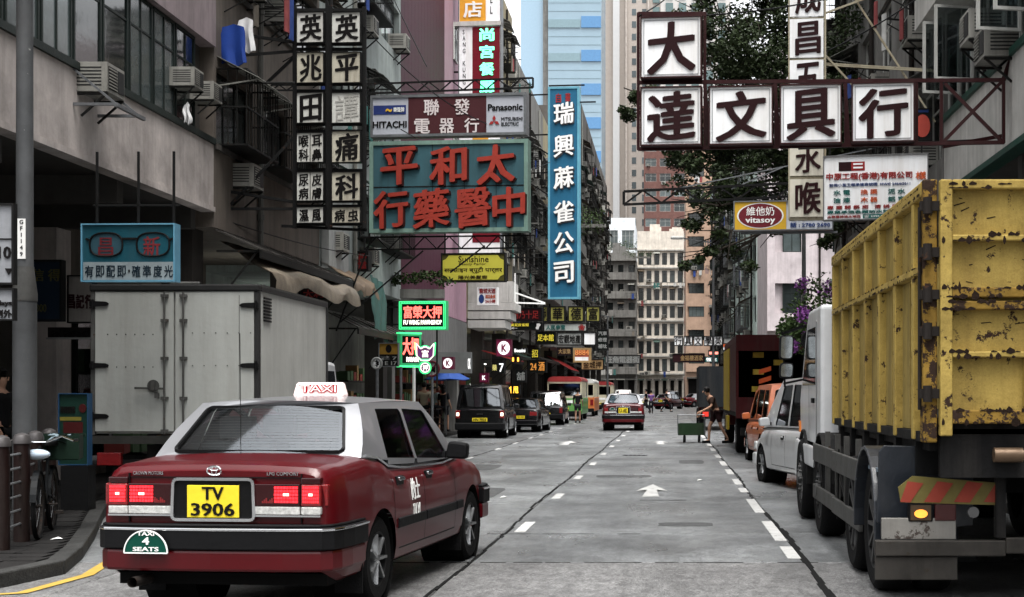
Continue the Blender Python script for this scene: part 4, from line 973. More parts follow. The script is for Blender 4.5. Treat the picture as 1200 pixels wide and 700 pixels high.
# bus stop board and round number sign
s = sgn('bus_stop_sign', 'dark bus stop board with numbers 7 and 17 beside a round 3', (444, 402, 468, 430), 36, BLACK, STEEL, fw=.02, th=.06)
rect_part(s, .02, .02, .98, .48, M('ochre_panel', (.3, .17, .03), .5), .005); put(s, '●', .35, .08, .65, .42, BLACKP, .02, .004, proud=.006); put(s, '⇄ 7', .1, .55, .9, .72, LGR, .02); put(s, '1 E 17', .1, .77, .9, .93, LGR, .02)
m = MB(); m.cyl((.3, 0, 0), (.3, 0, -3.4), .035); m.build('post', STEEL, s)
def disc(name, label, px, py, d, r, mat, rim, txt=None, ink=BLACKP, post=True):
    p = P(px, py, d); s = empty(name, (p.x, p.y, 0.115), SK, label, 'road sign'); z = p.z-.115
    m = MB(); m.cyl((0, -.03, z), (0, -.012, z), r, n=24); m.build('disc', mat, s)
    m = MB(); ring(m, 0, z, r, -.03, .035, 24); m.build('rim', rim, s)
    if txt: m = MB(); text_into(m, txt, -r*.5, r*.5, z-r*.5, z+r*.5, -.031, .006, .05); m.build('symbol', ink, s)
    m = MB(); m.cyl((0, 0, 0), (0, 0, z+r), .038, n=10); m.build('post', STEEL, s)
    return s
DARKREDR = M('road_sign_red_rim', (.12, .02, .03), .5)
s = disc('road_sign', 'round no left turn road sign on a grey post', 506.5, 432.5, 44, .22, LGR, DARKREDR, '↰')
m = MB(); m.bar((-.17, -.045, s.children[0].bound_box[0][2]+.03), (.17, -.045, s.children[0].bound_box[0][2]+.40), .035); m.build('slash', DARKREDR, s)
disc('bus_stop_disc', 'small round white sign with a 3 left of the bus stop board', 442, 426, 35.5, .12, SWHITE, LGR, '3')
# K fascia, pale pole
pl = empty('sign_post', P(485, 455, 41)*1, 0, 'slim pale green and white post below the pawnshop neons', 'post'); pl.location.z = .115
m = MB(); m.cyl((0, 0, 0), (0, 0, 2.3), .045, n=10); m.build('lower_tube', WHITEP, pl); m = MB(); m.cyl((0, 0, 2.3), (0, 0, 2.6), .05, n=10); m.build('upper_tube', GREEN, pl)
# near left signs
s = sgn('bus_stop_sign', 'large white bus stop board cut by the left edge, ending in 10', (-60, 239, 18.5, 334), 14.6, M('board_dull_white', (.3, .31, .33), .5, streak=.2), RACK, fw=.02, th=.05, skew=0)
rect_part(s, .01, .43, .99, .445, RACK, .01, 'divider'); put(s, '10', .76, .53, .95, .68, BLACKP, .03); put(s, '▼', .86, .8, .97, .88, BLACKP, .0)
m = MB(); m.cyl((0, .05, -3.4), (0, .05, 1.9), .04); m.build('post', STEEL, s)
s = sgn('bus_stop_sign', 'small white plate reading days 外 beneath the large bus stop board', (-60, 338, 18.5, 376), 14.6, _M['board_dull_white'], RACK, fw=.015, th=.05, skew=0)
put(s, 'holidays', .55, .38, .96, .58, BLACKP, .03); put(s, '日例外', .6, .66, .96, .92, BLACKP, .02)
s = sgn('shop_sign', 'dark blue shop board with dim yellow characters behind the lamp post', (38, 305, 75, 377), 22, M('sign_dark_blue', (.012, .03, .06), .5), RACK, fw=.03, th=.12, skew=0)
put(s, '信', .05, .15, .42, .35, M('dim_yellow_character', (.12, .11, .03), .5), .02, .01, 'character'); put(s, '得', .55, .15, .95, .35, M('dim_yellow_character'), .02, .01, 'character'); put(s, '2300', .05, .72, .5, .85, M('dim_yellow_character'), .01)
s = sgn('shop_sign', 'grubby white shop board with brown characters left of the box truck', (81, 323, 112, 379), 22.5, M('board_grubby_white', (.28, .26, .24), .6, streak=.4), RACK, fw=.02, th=.12, skew=0)
for k, t in enumerate('昌記行'): put(s, t, -.02+k*.34, .4, .3+k*.34, .7, DKR, .06, .01, 'character')
s = sgn('shop_sign', 'low dark fascia with raised letters over the shutter left of the box truck', (57, 383, 112, 398), 22.8, M('fascia_dark', (.04, .035, .035), .6), None, th=.12, skew=0)
put(s, 'aland', .1, .15, .95, .8, BLACKP, .05, .03); rect_part(s, 0, .86, 1, 1, LGR, .04, 'ledge')
s = sgn('advert_board', 'green standing advertisement board with a red picture behind the bicycle', (71, 461, 106, 545), 18.6, M('advert_green', (.01, .05, .035), .5), M('blue_edge', (.02, .07, .15), .5), fw=.012, th=.1, skew=0)  # board colours darkened to stand in for the shade under the canopy
rect_part(s, .15, .4, .8, .72, M('advert_red', (.08, .01, .01), .5), .006); rect_part(s, 0, .33, .75, .38, M('advert_yellow', (.2, .17, .03), .5), .006); put(s, '特價優惠', .05, .18, .55, .28, BLACKP, .02); put(s, '●', .68, .15, .92, .27, M('advert_red'), .0)
m = MB(); m.bx(-.15, .2, -.1, .15, -.65, -.01); m.build('dark_base', BLACK, s)
# right side distance
for k, (t, x0, x1) in enumerate((('行', 790, 800.5), ('具', 801.5, 812), ('文', 813, 823.5), ('學', 825, 835.5), ('英', 836.5, 847))):
    ss({'行': 'distant white square board with black 行, leftmost over the right lane', '具': 'distant white square board with black 具, second over the right lane', '文': 'distant white square board with black 文, middle of the five', '學': 'distant white square board with black 學, fourth over the right lane', '英': 'distant white square board with black 英, rightmost of the five'}[t], (x0, 394, x1, 405.5), 78, SWHITE, [(t, .12, .1, .88, .9, BLACKP)], fw=.04, name='character_board', group='distant white character boards')
ss('distant plain white board right of the five character squares', (848, 396, 905, 404), 77, LGR, [], fw=.03)
ss('dull maroon sign with gold characters below the distant white squares', (788, 414.5, 826, 425), 95, DKR, [('金福樓酒家', .25, .2, .95, .8, OCH)], fw=.05)
ss('small teal and red lit sign above the parked lorries', (830, 410.5, 843, 417.5), 88, GREENL, [('▬▬', .1, .3, .9, .7, M('lit_red', (.9, .2, .15), .5, emit=.8))], fw=.03, name='shop_sign')
ss('small green lit sign with white lettering just below the teal and red one', (826, 418, 842, 425), 88, GREENL, [('恆生', .1, .2, .9, .8, KW)], fw=.03, name='shop_sign')
ss('small yellow sign by the lamp post above the parked lorry', (839, 432, 848, 452), 80, YEL, [('押', .2, .2, .8, .6, BLACKP)], fw=.04, name='shop_sign')
ss('white poster with orange top beside the red lorry roof', (847, 402.5, 860, 411), 60, SWHITE, [('▬', .05, .05, .95, .5, ORG)], fw=.03, name='shop_sign')
s = sgn('shop_sign', 'small dark board with a red round fruit shape at the right parapet', (1071, 128, 1092, 165), 24, BLACK, RACK, fw=.02, th=.08)
w, h = s['w'], s['h']; m = MB(); m.prism([(w*.42*cos(t)-w*.03, h*.45+h*.36*sin(t)) for t in [2*pi*k/20 for k in range(20)]], -.06, -.041, 'y'); m.build('round_red_shape', M('fruit_red', (.45, .07, .05), .5), s); rect_part(s, .1, .0, .8, .12, BLUEL, .01)
# ================================================================== VEHICLES
GLS = glass('car_glass', (.42, .47, .47), .12); GLD = glass('dark_car_glass', (.12, .13, .14), .12); GLT = glass('taxi_rear_glass', (.88, .95, .95), .13)
SEAT = M('seat_grey', (.06, .065, .07), .8); WELL = M('wheel_well', (.008, .008, .008), .9)
RIM = M('alloy_rim', (.38, .39, .4), .35, .8, var=.3, scale=10); RIMD = M('dusty_steel_rim', (.1, .1, .1), .6, .4, var=.3)
LRED = M('tail_lamp_red', (.25, .01, .012), .15, var=.3, scale=30, bump=.3); LON = M('tail_lamp_lit', (1, .02, .03), .2, emit=.7, var=.5, scale=40)
LCORE = M('tail_lamp_core', (1, .3, .25), .2, emit=2.2, var=.2, scale=40)
LWH = M('reverse_lamp', (.5, .5, .48), .15, var=.4, scale=40, bump=.4); LDK = M('lamp_garnish_dark', (.05, .004, .006), .15, bump=0)
LAMB = M('amber_lamp', (.7, .2, .02), .2, var=.3, scale=30); HEADL = M('headlamp_glass', (.6, .62, .62), .1, var=.3, scale=20)
PLY = M('plate_yellow', (.7, .55, .03), .5, var=.06); PLW = M('plate_white', (.7, .7, .68), .5)
def wheel(root, x, y, r, w, side, rim=RIM, spokes=7, name='wheel', rr=.64):
    """side +1: outer face towards +x"""
    o = empty(name, (x, y, r), parent=root); s = side
    t = MB(); a = r*rr
    t.lathe([(a, -s*w*.5), (r*.9, -s*w*.5), (r*.97, -s*w*.42), (r, -s*w*.3), (r, s*w*.3), (r*.97, s*w*.42), (r*.9, s*w*.5), (a*1.02, s*w*.46), (a, s*w*.36), (a, -s*w*.5)], (0, 0, 0), 'x', 28)
    t.build('tyre', RUBBER, o, smooth=True)
    m = MB(); m.lathe([(a*1.01, s*w*.46), (a*.93, s*w*.45), (a*.9, s*w*.3), (a*.88, s*w*.05), (.01, s*w*.05)], (0, 0, 0), 'x', 28, 1)
    for k in range(spokes):
        t_ = 2*pi*k/spokes; c, q = cos(t_), sin(t_)
        p0 = Vector((s*w*.34, c*a*.15, q*a*.15)); p1 = Vector((s*w*.38, c*a*.92, q*a*.92)); m.bar(p0, p1, a*.26 if spokes < 9 else a*.14, w*.1)
    m.lathe([(a*.26, s*w*.2), (a*.26, s*w*.4), (a*.2, s*w*.44), (.005, s*w*.44)], (0, 0, 0), 'x', 14)
    m.build('rim', [rim, BLACK], o, smooth=True)
    return o
def interp(tab, y):
    if y <= tab[0][0]: return tab[0][1]
    for (a, u), (b, v) in zip(tab[:-1], tab[1:]):
        if y <= b:
            t = (y-a)/(b-a); t = t*t*(3-2*t) if len(tab) > 5 else t
            return u+(v-u)*t
    return tab[-1][1]
def rpoly(pts, r, n=4):
    """round the corners of a polygon (2-D)"""
    out = []; N_ = len(pts)
    for i in range(N_):
        p, a, b = Vector(pts[i]), Vector(pts[i-1]), Vector(pts[(i+1) % N_])
        da, db = (a-p), (b-p); rr = min(r, da.length*.45, db.length*.45); da.normalize(); db.normalize()
        for k in range(n+1):
            t = k/n; q = (p+da*rr)*(1-t)**2+p*2*t*(1-t)+(p+db*rr)*t*t; out.append((q.x, q.y))
    return out
def car(root, c):
    L, Wm = c['L'], c['W']/2; top, axles, wr = c['top'], c['axles'], c['wr']; paint = c['paint']; zb0 = c.get('zb', .26); R_ar = wr+.055
    wtab = c.get('wtab', [(0, .92), (.04, .95), (.14, .98), (.4, 1.0), (L*.5, 1.0), (L-.9, .985), (L-.3, .93), (L-.08, .87), (L, .8)])
    zbt = c.get('zbt', [(0, zb0+.1), (.25, zb0), (L-.3, zb0), (L, zb0+.05)])
    def prof(y):
        w = Wm*interp(wtab, y); zt = interp(top, y); zb = interp(zbt, y); H = zt-zb
        key = [(w*.90, zb), (w*.965, zb+.03), (w*.985, zb+.12*H+.03), (w, zb+.42*H), (w*.998, zb+.58*H), (w*.985, zb+.76*H), (w*.965, zb+.88*H), (w*.93, zt-.035), (w*.885, zt-.008), (w*.8, zt+.004), (w*.4, zt+.018), (0, zt+.022)]
        return key
    NS = 11
    def ring(y):
        key = prof(y); out = []
        # subdivide the side part densely
        for k in range(len(key)-1):
            n = {0: 1, 1: 2, 2: 6, 3: 4, 4: 4, 5: 2, 6: 2, 7: 1}.get(k, 2)
            for j in range(n): t = j/n; out.append((key[k][0]*(1-t)+key[k+1][0]*t, key[k][1]*(1-t)+key[k+1][1]*t))
        out.append(key[-1]); return out
    def side_x(y, z):
        key = prof(y)
        for (x0, z0), (x1, z1) in zip(key[:-1], key[1:]):
            if z0 <= z <= z1 and z1 > z0: return x0+(x1-x0)*(z-z0)/(z1-z0)
        return key[3][0]
    st = {0, .015, .04, .08, .14, L-.015, L-.04, L-.08, L-.14, L}
    y = .2
    while y < L-.16: st.add(round(y, 3)); y += c.get('step', .05)
    for d in c.get('doors', ()): st.add(d[0]); st.add(d[1])
    st = sorted(st)
    st = [v for i, v in enumerate(st) if i == 0 or v-st[i-1] > .004]
    rings = [ring(y) for y in st]; nr = len(rings[0])
    def vert(i, j, s):
        x, z = rings[i][j]; y = st[i]
        for ay in axles:
            dy, dz = y-ay, z-wr; d = math.hypot(dy, dz)
            if d < R_ar-1e-4 and x > Wm*.7 and z < top_z(y)-.1: 
                k = R_ar/max(d, 1e-3)
                if d > R_ar-.085: y, z = ay+dy*k, max(wr+dz*k, rings[i][0][1])
        return (s*x, y, z)
    def top_z(y): return interp(top, y)
    def inside(i, j):
        x, z = rings[i][j]; y = st[i]
        return any(math.hypot(y-ay, z-wr) < R_ar-.001 for ay in axles) and x > Wm*.7
    parts = {}
    def reg(i, j):
        y = (st[i]+st[i+1])/2; z = (rings[i][j][1]+rings[i][j+1][1])/2; x = rings[i][j][0]
        if j < nr-7:
            for k, d in enumerate(c.get('doors', ())):
                if d[0] < y < d[1] and z > zb0+.1: return ('door', k)
        if j >= nr-6:
            if c.get('boot') and .0 < y < c['boot']: return ('boot_lid', 0)
            if c.get('bonnet') and y > c['bonnet']: return ('bonnet', 0)
            if c['cabin'][0] < y < c['cabin'][1]: return ('parcel_shelf', 0)
        return ('body', 0)
    for s in (1, -1):
        for i in range(len(st)-1):
            for j in range(nr-1):
                q = (inside(i, j), inside(i+1, j), inside(i+1, j+1), inside(i, j+1))
                if all(q): continue
                vs = [vert(i, j, s), vert(i+1, j, s), vert(i+1, j+1, s), vert(i, j+1, s)]
                k = reg(i, j)
                if k[0] == 'door': k = ('door', k[1], s)
                parts.setdefault(k, []).append(vs)
    for e in (0, len(st)-1):
        pts = [(x, st[e], z) for x, z in rings[e]]; full = pts+[(-x, y, z) for x, y, z in pts[-2::-1]]
        cx = (0, st[e], sum(p[2] for p in full)/len(full))
        for a, b in zip(full, full[1:]+full[:1]): parts.setdefault(('body', 0), []).append([a, b, cx])
    objs = {}
    for k, fl in sorted(parts.items(), key=str):
        idx = {}; vs = []; fs = []
        for f in fl:
            ff = []
            for p in f:
                key = (round(p[0], 4), round(p[1], 4), round(p[2], 4))
                if key not in idx: idx[key] = len(vs); vs.append(p)
                if idx[key] not in ff: ff.append(idx[key])
            if len(ff) > 2: fs.append(ff)
        m = MB(); m.add(vs, fs)
        objs[k] = m.build(k[0], BLACK if k[0] == 'parcel_shelf' else paint, root, smooth=True)
    # floor and wheel wells
    m = MB(); m.bx(-Wm*.86, Wm*.86, .12, L-.12, zb0-.02, zb0+.06); m.build('underbody', WELL, root)
    for ay in axles:
        for s in (1, -1):
            m = MB(); m.lathe([(R_ar+.004, s*(Wm-.035)), (R_ar+.004, s*(Wm-.42)), (.01, s*(Wm-.43))], (0, ay, wr), 'x', 24); m.build('wheel_well', WELL, root)
            wheel(root, s*(Wm-.03-c.get('ww', .19)/2), ay, wr, c.get('ww', .19), s, c.get('rim', RIM), c.get('spokes', 7))
    # door gaps
    for k, (a, b) in enumerate(c.get('doors', ())):
        for s in (1, -1):
            m = MB()
            for yy in ((a, b) if k == 0 else (b,)):
                zz = [zb0+.1+(top_z(yy)-.05-zb0-.1)*t/10 for t in range(11)]
                for z0, z1 in zip(zz[:-1], zz[1:]):
                    if any(math.hypot(yy-ay, (z0+z1)/2-wr) < R_ar+.01 for ay in axles): continue
                    x0, x1 = side_x(yy, z0)+.0015, side_x(yy, z1)+.0015
                    m.add([(s*x0, yy-.005, z0), (s*x0, yy+.005, z0), (s*x1, yy+.005, z1), (s*x1, yy-.005, z1)], [(0, 1, 2, 3)])
            for t in range(12):
                y0, y1 = a+(b-a)*t/12, a+(b-a)*(t+1)/12; z0 = zb0+.1
                if any(math.hypot(y0-ay, z0-wr) < R_ar+.03 for ay in axles): continue
                m.add([(s*(side_x(y0, z0)+.002), y0, z0-.005), (s*(side_x(y1, z0)+.002), y1, z0-.005), (s*(side_x(y1, z0)+.002), y1, z0+.005), (s*(side_x(y0, z0)+.002), y0, z0+.005)], [(0, 1, 2, 3)])
            if m.v: m.build('door_gap', BLACK, objs.get(('door', k, s), root))
            if c.get('handles'):
                hy, hz = a+.13, c['handles']; x = side_x(hy, hz)
                h = MB(); h.bx(s*(x-.01) if s > 0 else -x-.012, s*x+.012 if s > 0 else -(x-.01), hy-.03, hy+.15, hz-.035, hz+.035, 0); h.bx(min(s*x, s*(x+.03)), max(s*x, s*(x+.03)), hy-.01, hy+.13, hz+.0, hz+.028, 1)
                h.build('door_handle', [BLACK, c.get('handle_mat', paint)], objs.get(('door', k, s), root), bevel=.006)
    # greenhouse ---------------------------------------------------------
    g = c['gh']; yr, yf, wb_, rr, rf, wr_, zr = g['yr'], g['yf'], g['wb'], g['rr'], g['rf'], g['wr'], g['zr']
    zbr, zbf = top_z(yr)-.01, top_z(yf)-.01
    def xs_(y, z):   # side surface
        zb = zbr+(zbf-zbr)*(y-yr)/(yf-yr); t = min(1, max(0, (z-zb)/(zr-zb))); return wb_+(wr_-wb_)*t+.025*sin(pi*t)
    NT = 12
    tops = [(rr+(rf-rr)*k/NT, zr+.012*sin(pi*k/NT)) for k in range(NT+1)]      # side roof edge
    sidep = [(yr, zbr)]+[(yr+(rr-yr)*k/4, zbr+(zr-zbr)*k/4) for k in range(1, 4)]+tops+[(rf+(yf-rf)*k/4, zr+(zbf-zr)*k/4) for k in range(1, 4)]+[(yf, zbf)]
    holes = [rpoly(h, .035) for h in g['side']]
    pan = MB()
    def fill(outer, hs_, to3):
        vl = [[Vector((p[0], p[1], 0)) for p in outer]]+[[Vector((p[0], p[1], 0)) for p in h] for h in hs_]
        fl = [p for l in vl for p in l]; tr = geometry.tessellate_polygon(vl); pan.add([to3(p.x, p.y) for p in fl], [tuple(t) for t in tr])
    def xside(y, z):
        # x at outline: corners shared with front and rear panels
        return xs_(y, z)
    for s in (1, -1): fill(sidep, holes, lambda y, z, s=s: (s*xside(y, z), y, z))
    # rear and front panels in (x, t)
    def endpanel(y0, z0, y1, z1, hole, bow):
        outer = [(-1, 0)]+[(-1, k/4) for k in range(1, 4)]+[(-1+2*k/NT, 1) for k in range(NT+1)]+[(1, k/4) for k in range(3, 0, -1)]+[(1, 0)]
        def to3(u, t):
            y = y0+(y1-y0)*t; z = z0+(z1-z0)*t
            return (u*(wb_+(wr_-wb_)*t+.025*sin(pi*t)), y+bow*(1-u*u), z+(0.02*(1-u*u)*t if True else 0))
        fill(outer, [rpoly(hole, .06)] if hole else [], to3); return to3
    bow = g.get('bow', .06)
    tr_ = endpanel(yr, zbr, rr, zr, g['rear'], -bow); tf_ = endpanel(yf, zbf, rf, zr, g['front'], bow)
    # roof grid
    vs = []; n2 = NT
    for i in range(NT+1):
        t = i/NT; y0, zE = tops[i]
        for j in range(n2+1):
            u = -1+2*j/n2; b_ = -bow*(1-u*u)*(1-t)**3+bow*(1-u*u)*t**3
            vs.append((u*wr_, y0+b_, zE+(.02+.022*sin(pi*t))*(1-u*u)**.8 if abs(u) < 1 else zE))
    pan.add(vs, [(i*(n2+1)+j, (i+1)*(n2+1)+j, (i+1)*(n2+1)+j+1, i*(n2+1)+j+1) for i in range(NT) for j in range(n2)])
    me = pan.mesh('roof_and_pillars', c.get('roofpaint', paint)); bm = bmesh.new(); bm.from_mesh(me)
    bmesh.ops.remove_doubles(bm, verts=bm.verts, dist=.004)
    ed = []
    for e in bm.edges:
        a, b = e.verts[0].co, e.verts[1].co
        if len(e.link_faces) == 2 and e.calc_face_angle(0) > R(22) and (a.z > zbr+.1 or b.z > zbr+.1): ed.append(e)
    try: bmesh.ops.bevel(bm, geom=ed, offset=g.get('bev', .035), segments=3, affect='EDGES', clamp_overlap=True, profile=.5)
    except Exception as ex: print('bevel', ex)
    bmesh.ops.recalc_face_normals(bm, faces=bm.faces); bm.to_mesh(me); bm.free()
    me.polygons.foreach_set('use_smooth', [True]*len(me.polygons)); me.set_sharp_from_angle(angle=R(40))
    inst(me, 'roof_and_pillars', root)
    # panes
    def paneo(poly, to3, mat, nm, off):
        m = MB(); n = len(poly); P3 = [Vector(to3(*p)) for p in poly]
        if nm in ('rear_window', 'windscreen'):
            us = [p[0] for p in poly]; ts = [p[1] for p in poly]; u0, u1, t0, t1 = min(us)-.02, max(us)+.02, min(ts)-.01, max(ts)+.02
            N1 = 8; G = [to3(u0+(u1-u0)*i/N1, t0+(t1-t0)*j/3) for j in range(4) for i in range(N1+1)]
            m.add([(p[0], p[1]+off, p[2]-.006) for p in G], [(j*(N1+1)+i, j*(N1+1)+i+1, (j+1)*(N1+1)+i+1, (j+1)*(N1+1)+i) for j in range(3) for i in range(N1)])
        else:
            cx = sum((p for p in P3), Vector())/n; m.add([cx+(p-cx)*1.03-Vector((off, 0, 0)) for p in P3], [tuple(range(n))])
        return m.build(nm, mat, root, smooth=True)
    gm = c.get('glass', GLD)
    for s in (1, -1):
        for h in g['side']: paneo(rpoly(h, .035), lambda y, z, s=s: (s*xs_(y, z), y, z), c.get('sideglass', gm), 'side_window', s*.012)
    if g['rear']: paneo(g['rear'], tr_, c.get('rearglass', gm), 'rear_window', .012)
    if g['front']: paneo(g['front'], tf_, c.get('rearglass', gm), 'windscreen', -.012)
    # rubber surround of rear window
    for hole, to3, sg, nm in ((g['rear'], tr_, -1, 'rear_window_seal'), (g['front'], tf_, 1, 'windscreen_seal')):
        if not hole: continue
        pts = rpoly(hole, .06); m = MB()
        for a, b in zip(pts, pts[1:]+pts[:1]): m.bar(Vector(to3(*a))+Vector((0, sg*.004, .002)), Vector(to3(*b))+Vector((0, sg*.004, .002)), .022)
        m.build(nm, BLACK, root)
    # belt strip
    for s in (1, -1):
        m = MB()
        for k in range(10):
            y0, y1 = yr+.1+(yf-.1-yr)*k/10, yr+.1+(yf-.1-yr)*(k+1)/10
            m.bar((s*(xs_(y0, top_z(y0))+.004), y0, top_z(y0)+.005), (s*(xs_(y1, top_z(y1))+.004), y1, top_z(y1)+.005), .016)
        m.build('belt_strip', c.get('belt', BLACK), root)
    # seats
    if c.get('seats', True):
        zs = c.get('seatz', zbr-.1)
        for (y, xs2) in c.get('seatrows', ((yr+.55, (-.33, .33)), (yr+1.45, (-.36, .36)))):
            for x in xs2:
                m = MB(); m.bx(x-.27, x+.27, y-.06, y+.08, zs-.35, zs+.14); m.bx(x-.13, x+.13, y-.05, y+.04, zs+.16, zs+.33); m.bx(x-.05, x+.05, y-.02, y+.0, zs+.1, zs+.2); m.build('seat', SEAT, root, bevel=.04)
    # mirrors
    if c.get('mirror'):
        my, mz = c['mirror']
        for s in (1, -1):
            m = MB(); x = xs_(my, mz)+.02; m.prism(rpoly([(x, mz-.06), (x+.19, mz-.07), (x+.2, mz+.07), (x+.03, mz+.09)], .04), my, my+.11, 'y')
            if s < 0: m.v = [(-a, b, d) for a, b, d in m.v]
            o = m.build('wing_mirror', c.get('mirror_mat', PLASTIC), root, bevel=.02)
            m = MB(); m.bx(min(s*(x-.03), s*x), max(s*(x-.03), s*x), my+.02, my+.07, mz-.05, mz); m.build('mirror_foot', PLASTIC, o)
    return side_x, objs, xs_
def plate(root, x, y, z, txt, w=.36, h=.2, mat=PLY, lines=1):
    m = MB(); m.bx(x-w/2, x+w/2, y-.008, y, z-h/2, z+h/2); o = m.build('number_plate', mat, root, bevel=.004); n = len(txt); m = MB()
    for k, t in enumerate(txt):
        hh = h/n; q = w*.42*len(t)/max(len(s) for s in txt); text_into(m, t, x-q, x+q, z+h/2-hh*(k+1)+hh*.1, z+h/2-hh*k-hh*.1, y-.009, .003, .03)
    m.build('lettering', BLACKP, o); return o

# ---------------------------------------------------------------- the taxi
TRED = M('taxi_red_paint', (.105, .0025, .006), .3, coat=.22, spec=.2, var=.1, bump=.02, scale=2, fine=.06); TSIL = M('taxi_silver_roof', (.27, .275, .29), .3, .35, coat=.4, var=.06, bump=.02)
def taxi(name, label, loc, rz, hero=True, txt=('TV', '3906'), group='red city taxis'):
    root = empty(name, loc, rz, label, 'taxi', group)
    L = 4.62; lit = LON if hero else LRED
    c = dict(L=L, W=1.695, wr=.315, axles=(.98, 3.765), paint=TRED, roofpaint=TSIL, step=.04 if hero else .09, zb=.25,
             top=[(0, .985), (.05, 1.03), (.2, 1.05), (.75, 1.075), (1.05, 1.045), (1.45, .955), (1.9, .935), (2.9, .92), (3.3, .945), (3.5, .96), (4.2, .88), (4.45, .8), (4.58, .72), (4.62, .66)],
             cabin=(.98, 3.2), boot=.72, bonnet=3.4, doors=((1.28, 2.12), (2.12, 3.12)), handles=.86, handle_mat=CHROME,
             wtab=[(0, .90), (.03, .93), (.1, .955), (.3, .98), (.8, 1.0), (L*.5, 1.0), (L-.9, .985), (L-.3, .93), (L-.08, .86), (L, .78)],
             gh=dict(yr=.72, yf=3.42, wb=.765, rr=1.16, rf=2.78, wr=.60, zr=1.45, rear=[(-.83, .1), (.83, .1), (.82, .9), (-.82, .9)], front=[(-.88, .08), (.88, .08), (.86, .92), (-.86, .92)],
                     side=[[(1.36, .985), (2.09, .962), (2.09, 1.40), (1.46, 1.405)], [(2.16, .96), (3.16, .955), (2.74, 1.38), (2.16, 1.40)]], bow=.07, bev=.05),
             rearglass=GLT, sideglass=GLD, mirror=(2.98, 1.02), seatz=1.02, seatrows=((1.2, (-.34, .34)), (2.1, (-.36, .36))), belt=CHROME, spokes=7)
    sx, ob, xs_ = car(root, c)
    # heater wires on the rear window, a shelf sticker and the driver's mirror
    if hero:
        m = MB()
        for k in range(15):
            t = .16+.05*k; y = .72+(1.16-.72)*t; z = 1.08+(1.45-1.08)*t; w_ = .765+(.60-.765)*t
            for j in range(8):
                u0, u1 = -.78+1.56*j/8, -.78+1.56*(j+1)/8; f_ = lambda u: (u*w_, y-.07*(1-u*u)+.006, z+.02*(1-u*u)*t)
                m.bar(f_(u0), f_(u1), .0011)
        m.build('heater_wires', M('heater_wire', (.16, .17, .17), .5), root)['kind'] = 'stuff'
        m = MB(); m.bx(-.1, .12, 2.5, 2.52, 1.36, 1.42); m.build('interior_mirror', BLACK, root)
    # bumper: black upper with bright line, red lower apron
    for nm, y0, y1, L0 in (('rear_bumper', -.14, .3, -1), ('front_bumper', L-.28, L+.12, 1)):
        m = MB(); m2 = MB(); m3 = MB()
        def rib(mb, z0, z1, ex, mi=0):
            pts = []
            if L0 < 0: path = [(-.862, .60), (-.86, .3), (-.845, .12), (-.815, .01), (-.75, -.05), (-.5, -.085), (0, -.1), (.5, -.085), (.75, -.05), (.815, .01), (.845, .12), (.86, .3), (.862, .60)]
            else: path = [(-.85, L-.5), (-.85, L-.25), (-.80, L-.1), (-.66, L-.02), (0, L+.03), (.66, L-.02), (.80, L-.1), (.85, L-.25), (.85, L-.5)]
            for (xa, ya), (xb, yb) in zip(path[:-1], path[1:]):
                k = ex; a = Vector((xa, ya)); b = Vector((xb, yb)); n = Vector((b-a).yx); n.y *= -1; n.normalize(); n = n*(1 if L0 < 0 else -1)
            cen = (0, .3) if L0 < 0 else (0, L-.3)
            o_ = [(x*(1+ex*.9), cen[1]+(y-cen[1])*(1+ex*1.6)) for x, y in path]; i_ = [(x*.8, cen[1]+(y-cen[1])*.6) for x, y in path]
            mb.prism(o_+i_[::-1], z0, z1, 'z', mi)
        rib(m, .485, .635, 0.0); rib(m, .635, .655, -.02); rib(m2, .612, .63, .008); rib(m3, .34, .483, -.018)
        o = m.build(nm, PLASTIC, root, bevel=.012); m2.build('bright_strip', CHROME, o, bevel=.004); m3.build('lower_apron', TRED, o, bevel=.02)
    # tail lamps: corner unit, lid unit, garnish
    yb = -.004; k0 = len(COL.objects)
    for s in (-1, 1):
        def X(a, b): return (min(s*a, s*b), max(s*a, s*b))
        m = MB(); a, b = X(.60, .735); m.bx(a, b, yb-.03, .05, .715, .86, 0); m.bx(a, b, yb-.03, .05, .66, .712, 1)
        a2, b2 = X(.725, .772); m.bx(a2, b2, .0, .2, .715, .86, 0)
        m.bx(a, b, yb-.028, .05, .862, .905, 2)
        m.build('corner_tail_lamp', [LRED, LWH, LDK], root, bevel=.008)
        m = MB(); a, b = X(.28, .593); m.bx(a, b, yb-.03, .04, .715, .862, 0); m.bx(a, b, yb-.031, .04, .66, .712, 1)
        m.build('boot_tail_lamp', [LDK, LWH], root, bevel=.005)
        if hero:
            m = MB()
            for (q0, q1, z0, z1) in ((.615, .725, .735, .85), (.42, .585, .735, .85)):
                for r in range(5):
                    z = z0+(z1-z0)*(r+.15)/5
                    for t in range(8):
                        x0 = q0+(q1-q0)*t/8; aa, bb = X(x0, x0+(q1-q0)/8*.8); e = .004+.002*((r*7+t*3) % 3)
                        dd = math.hypot((t-3.3)/3.2, (r-1.9)/1.8)
                        m.bx(aa, bb, yb-.03-e, yb-.03, z, z+(z1-z0)/5*.72, 0 if dd < .3 else 1)
            m.build('lit_bulb_pattern', [LCORE, LON, LRED], root)
            m = MB()
            for t in range(6):
                aa, bb = X(.335+t*.013, .345+t*.013); m.bx(aa, bb, yb-.034, yb-.03, .735, .75+.01*(t % 3))
            m.build('lit_lower_bulb', LRED, root)
        m = MB(); a, b = X(.27, .735); m.bx(a, b, yb-.034, yb-.02, .645, .657); m.build('bright_strip', CHROME, root)
        m = MB(); m.bx(s*.597-.004, s*.597+.004, yb-.012, .02, .6, .93); m.build('boot_gap', BLACK, root)
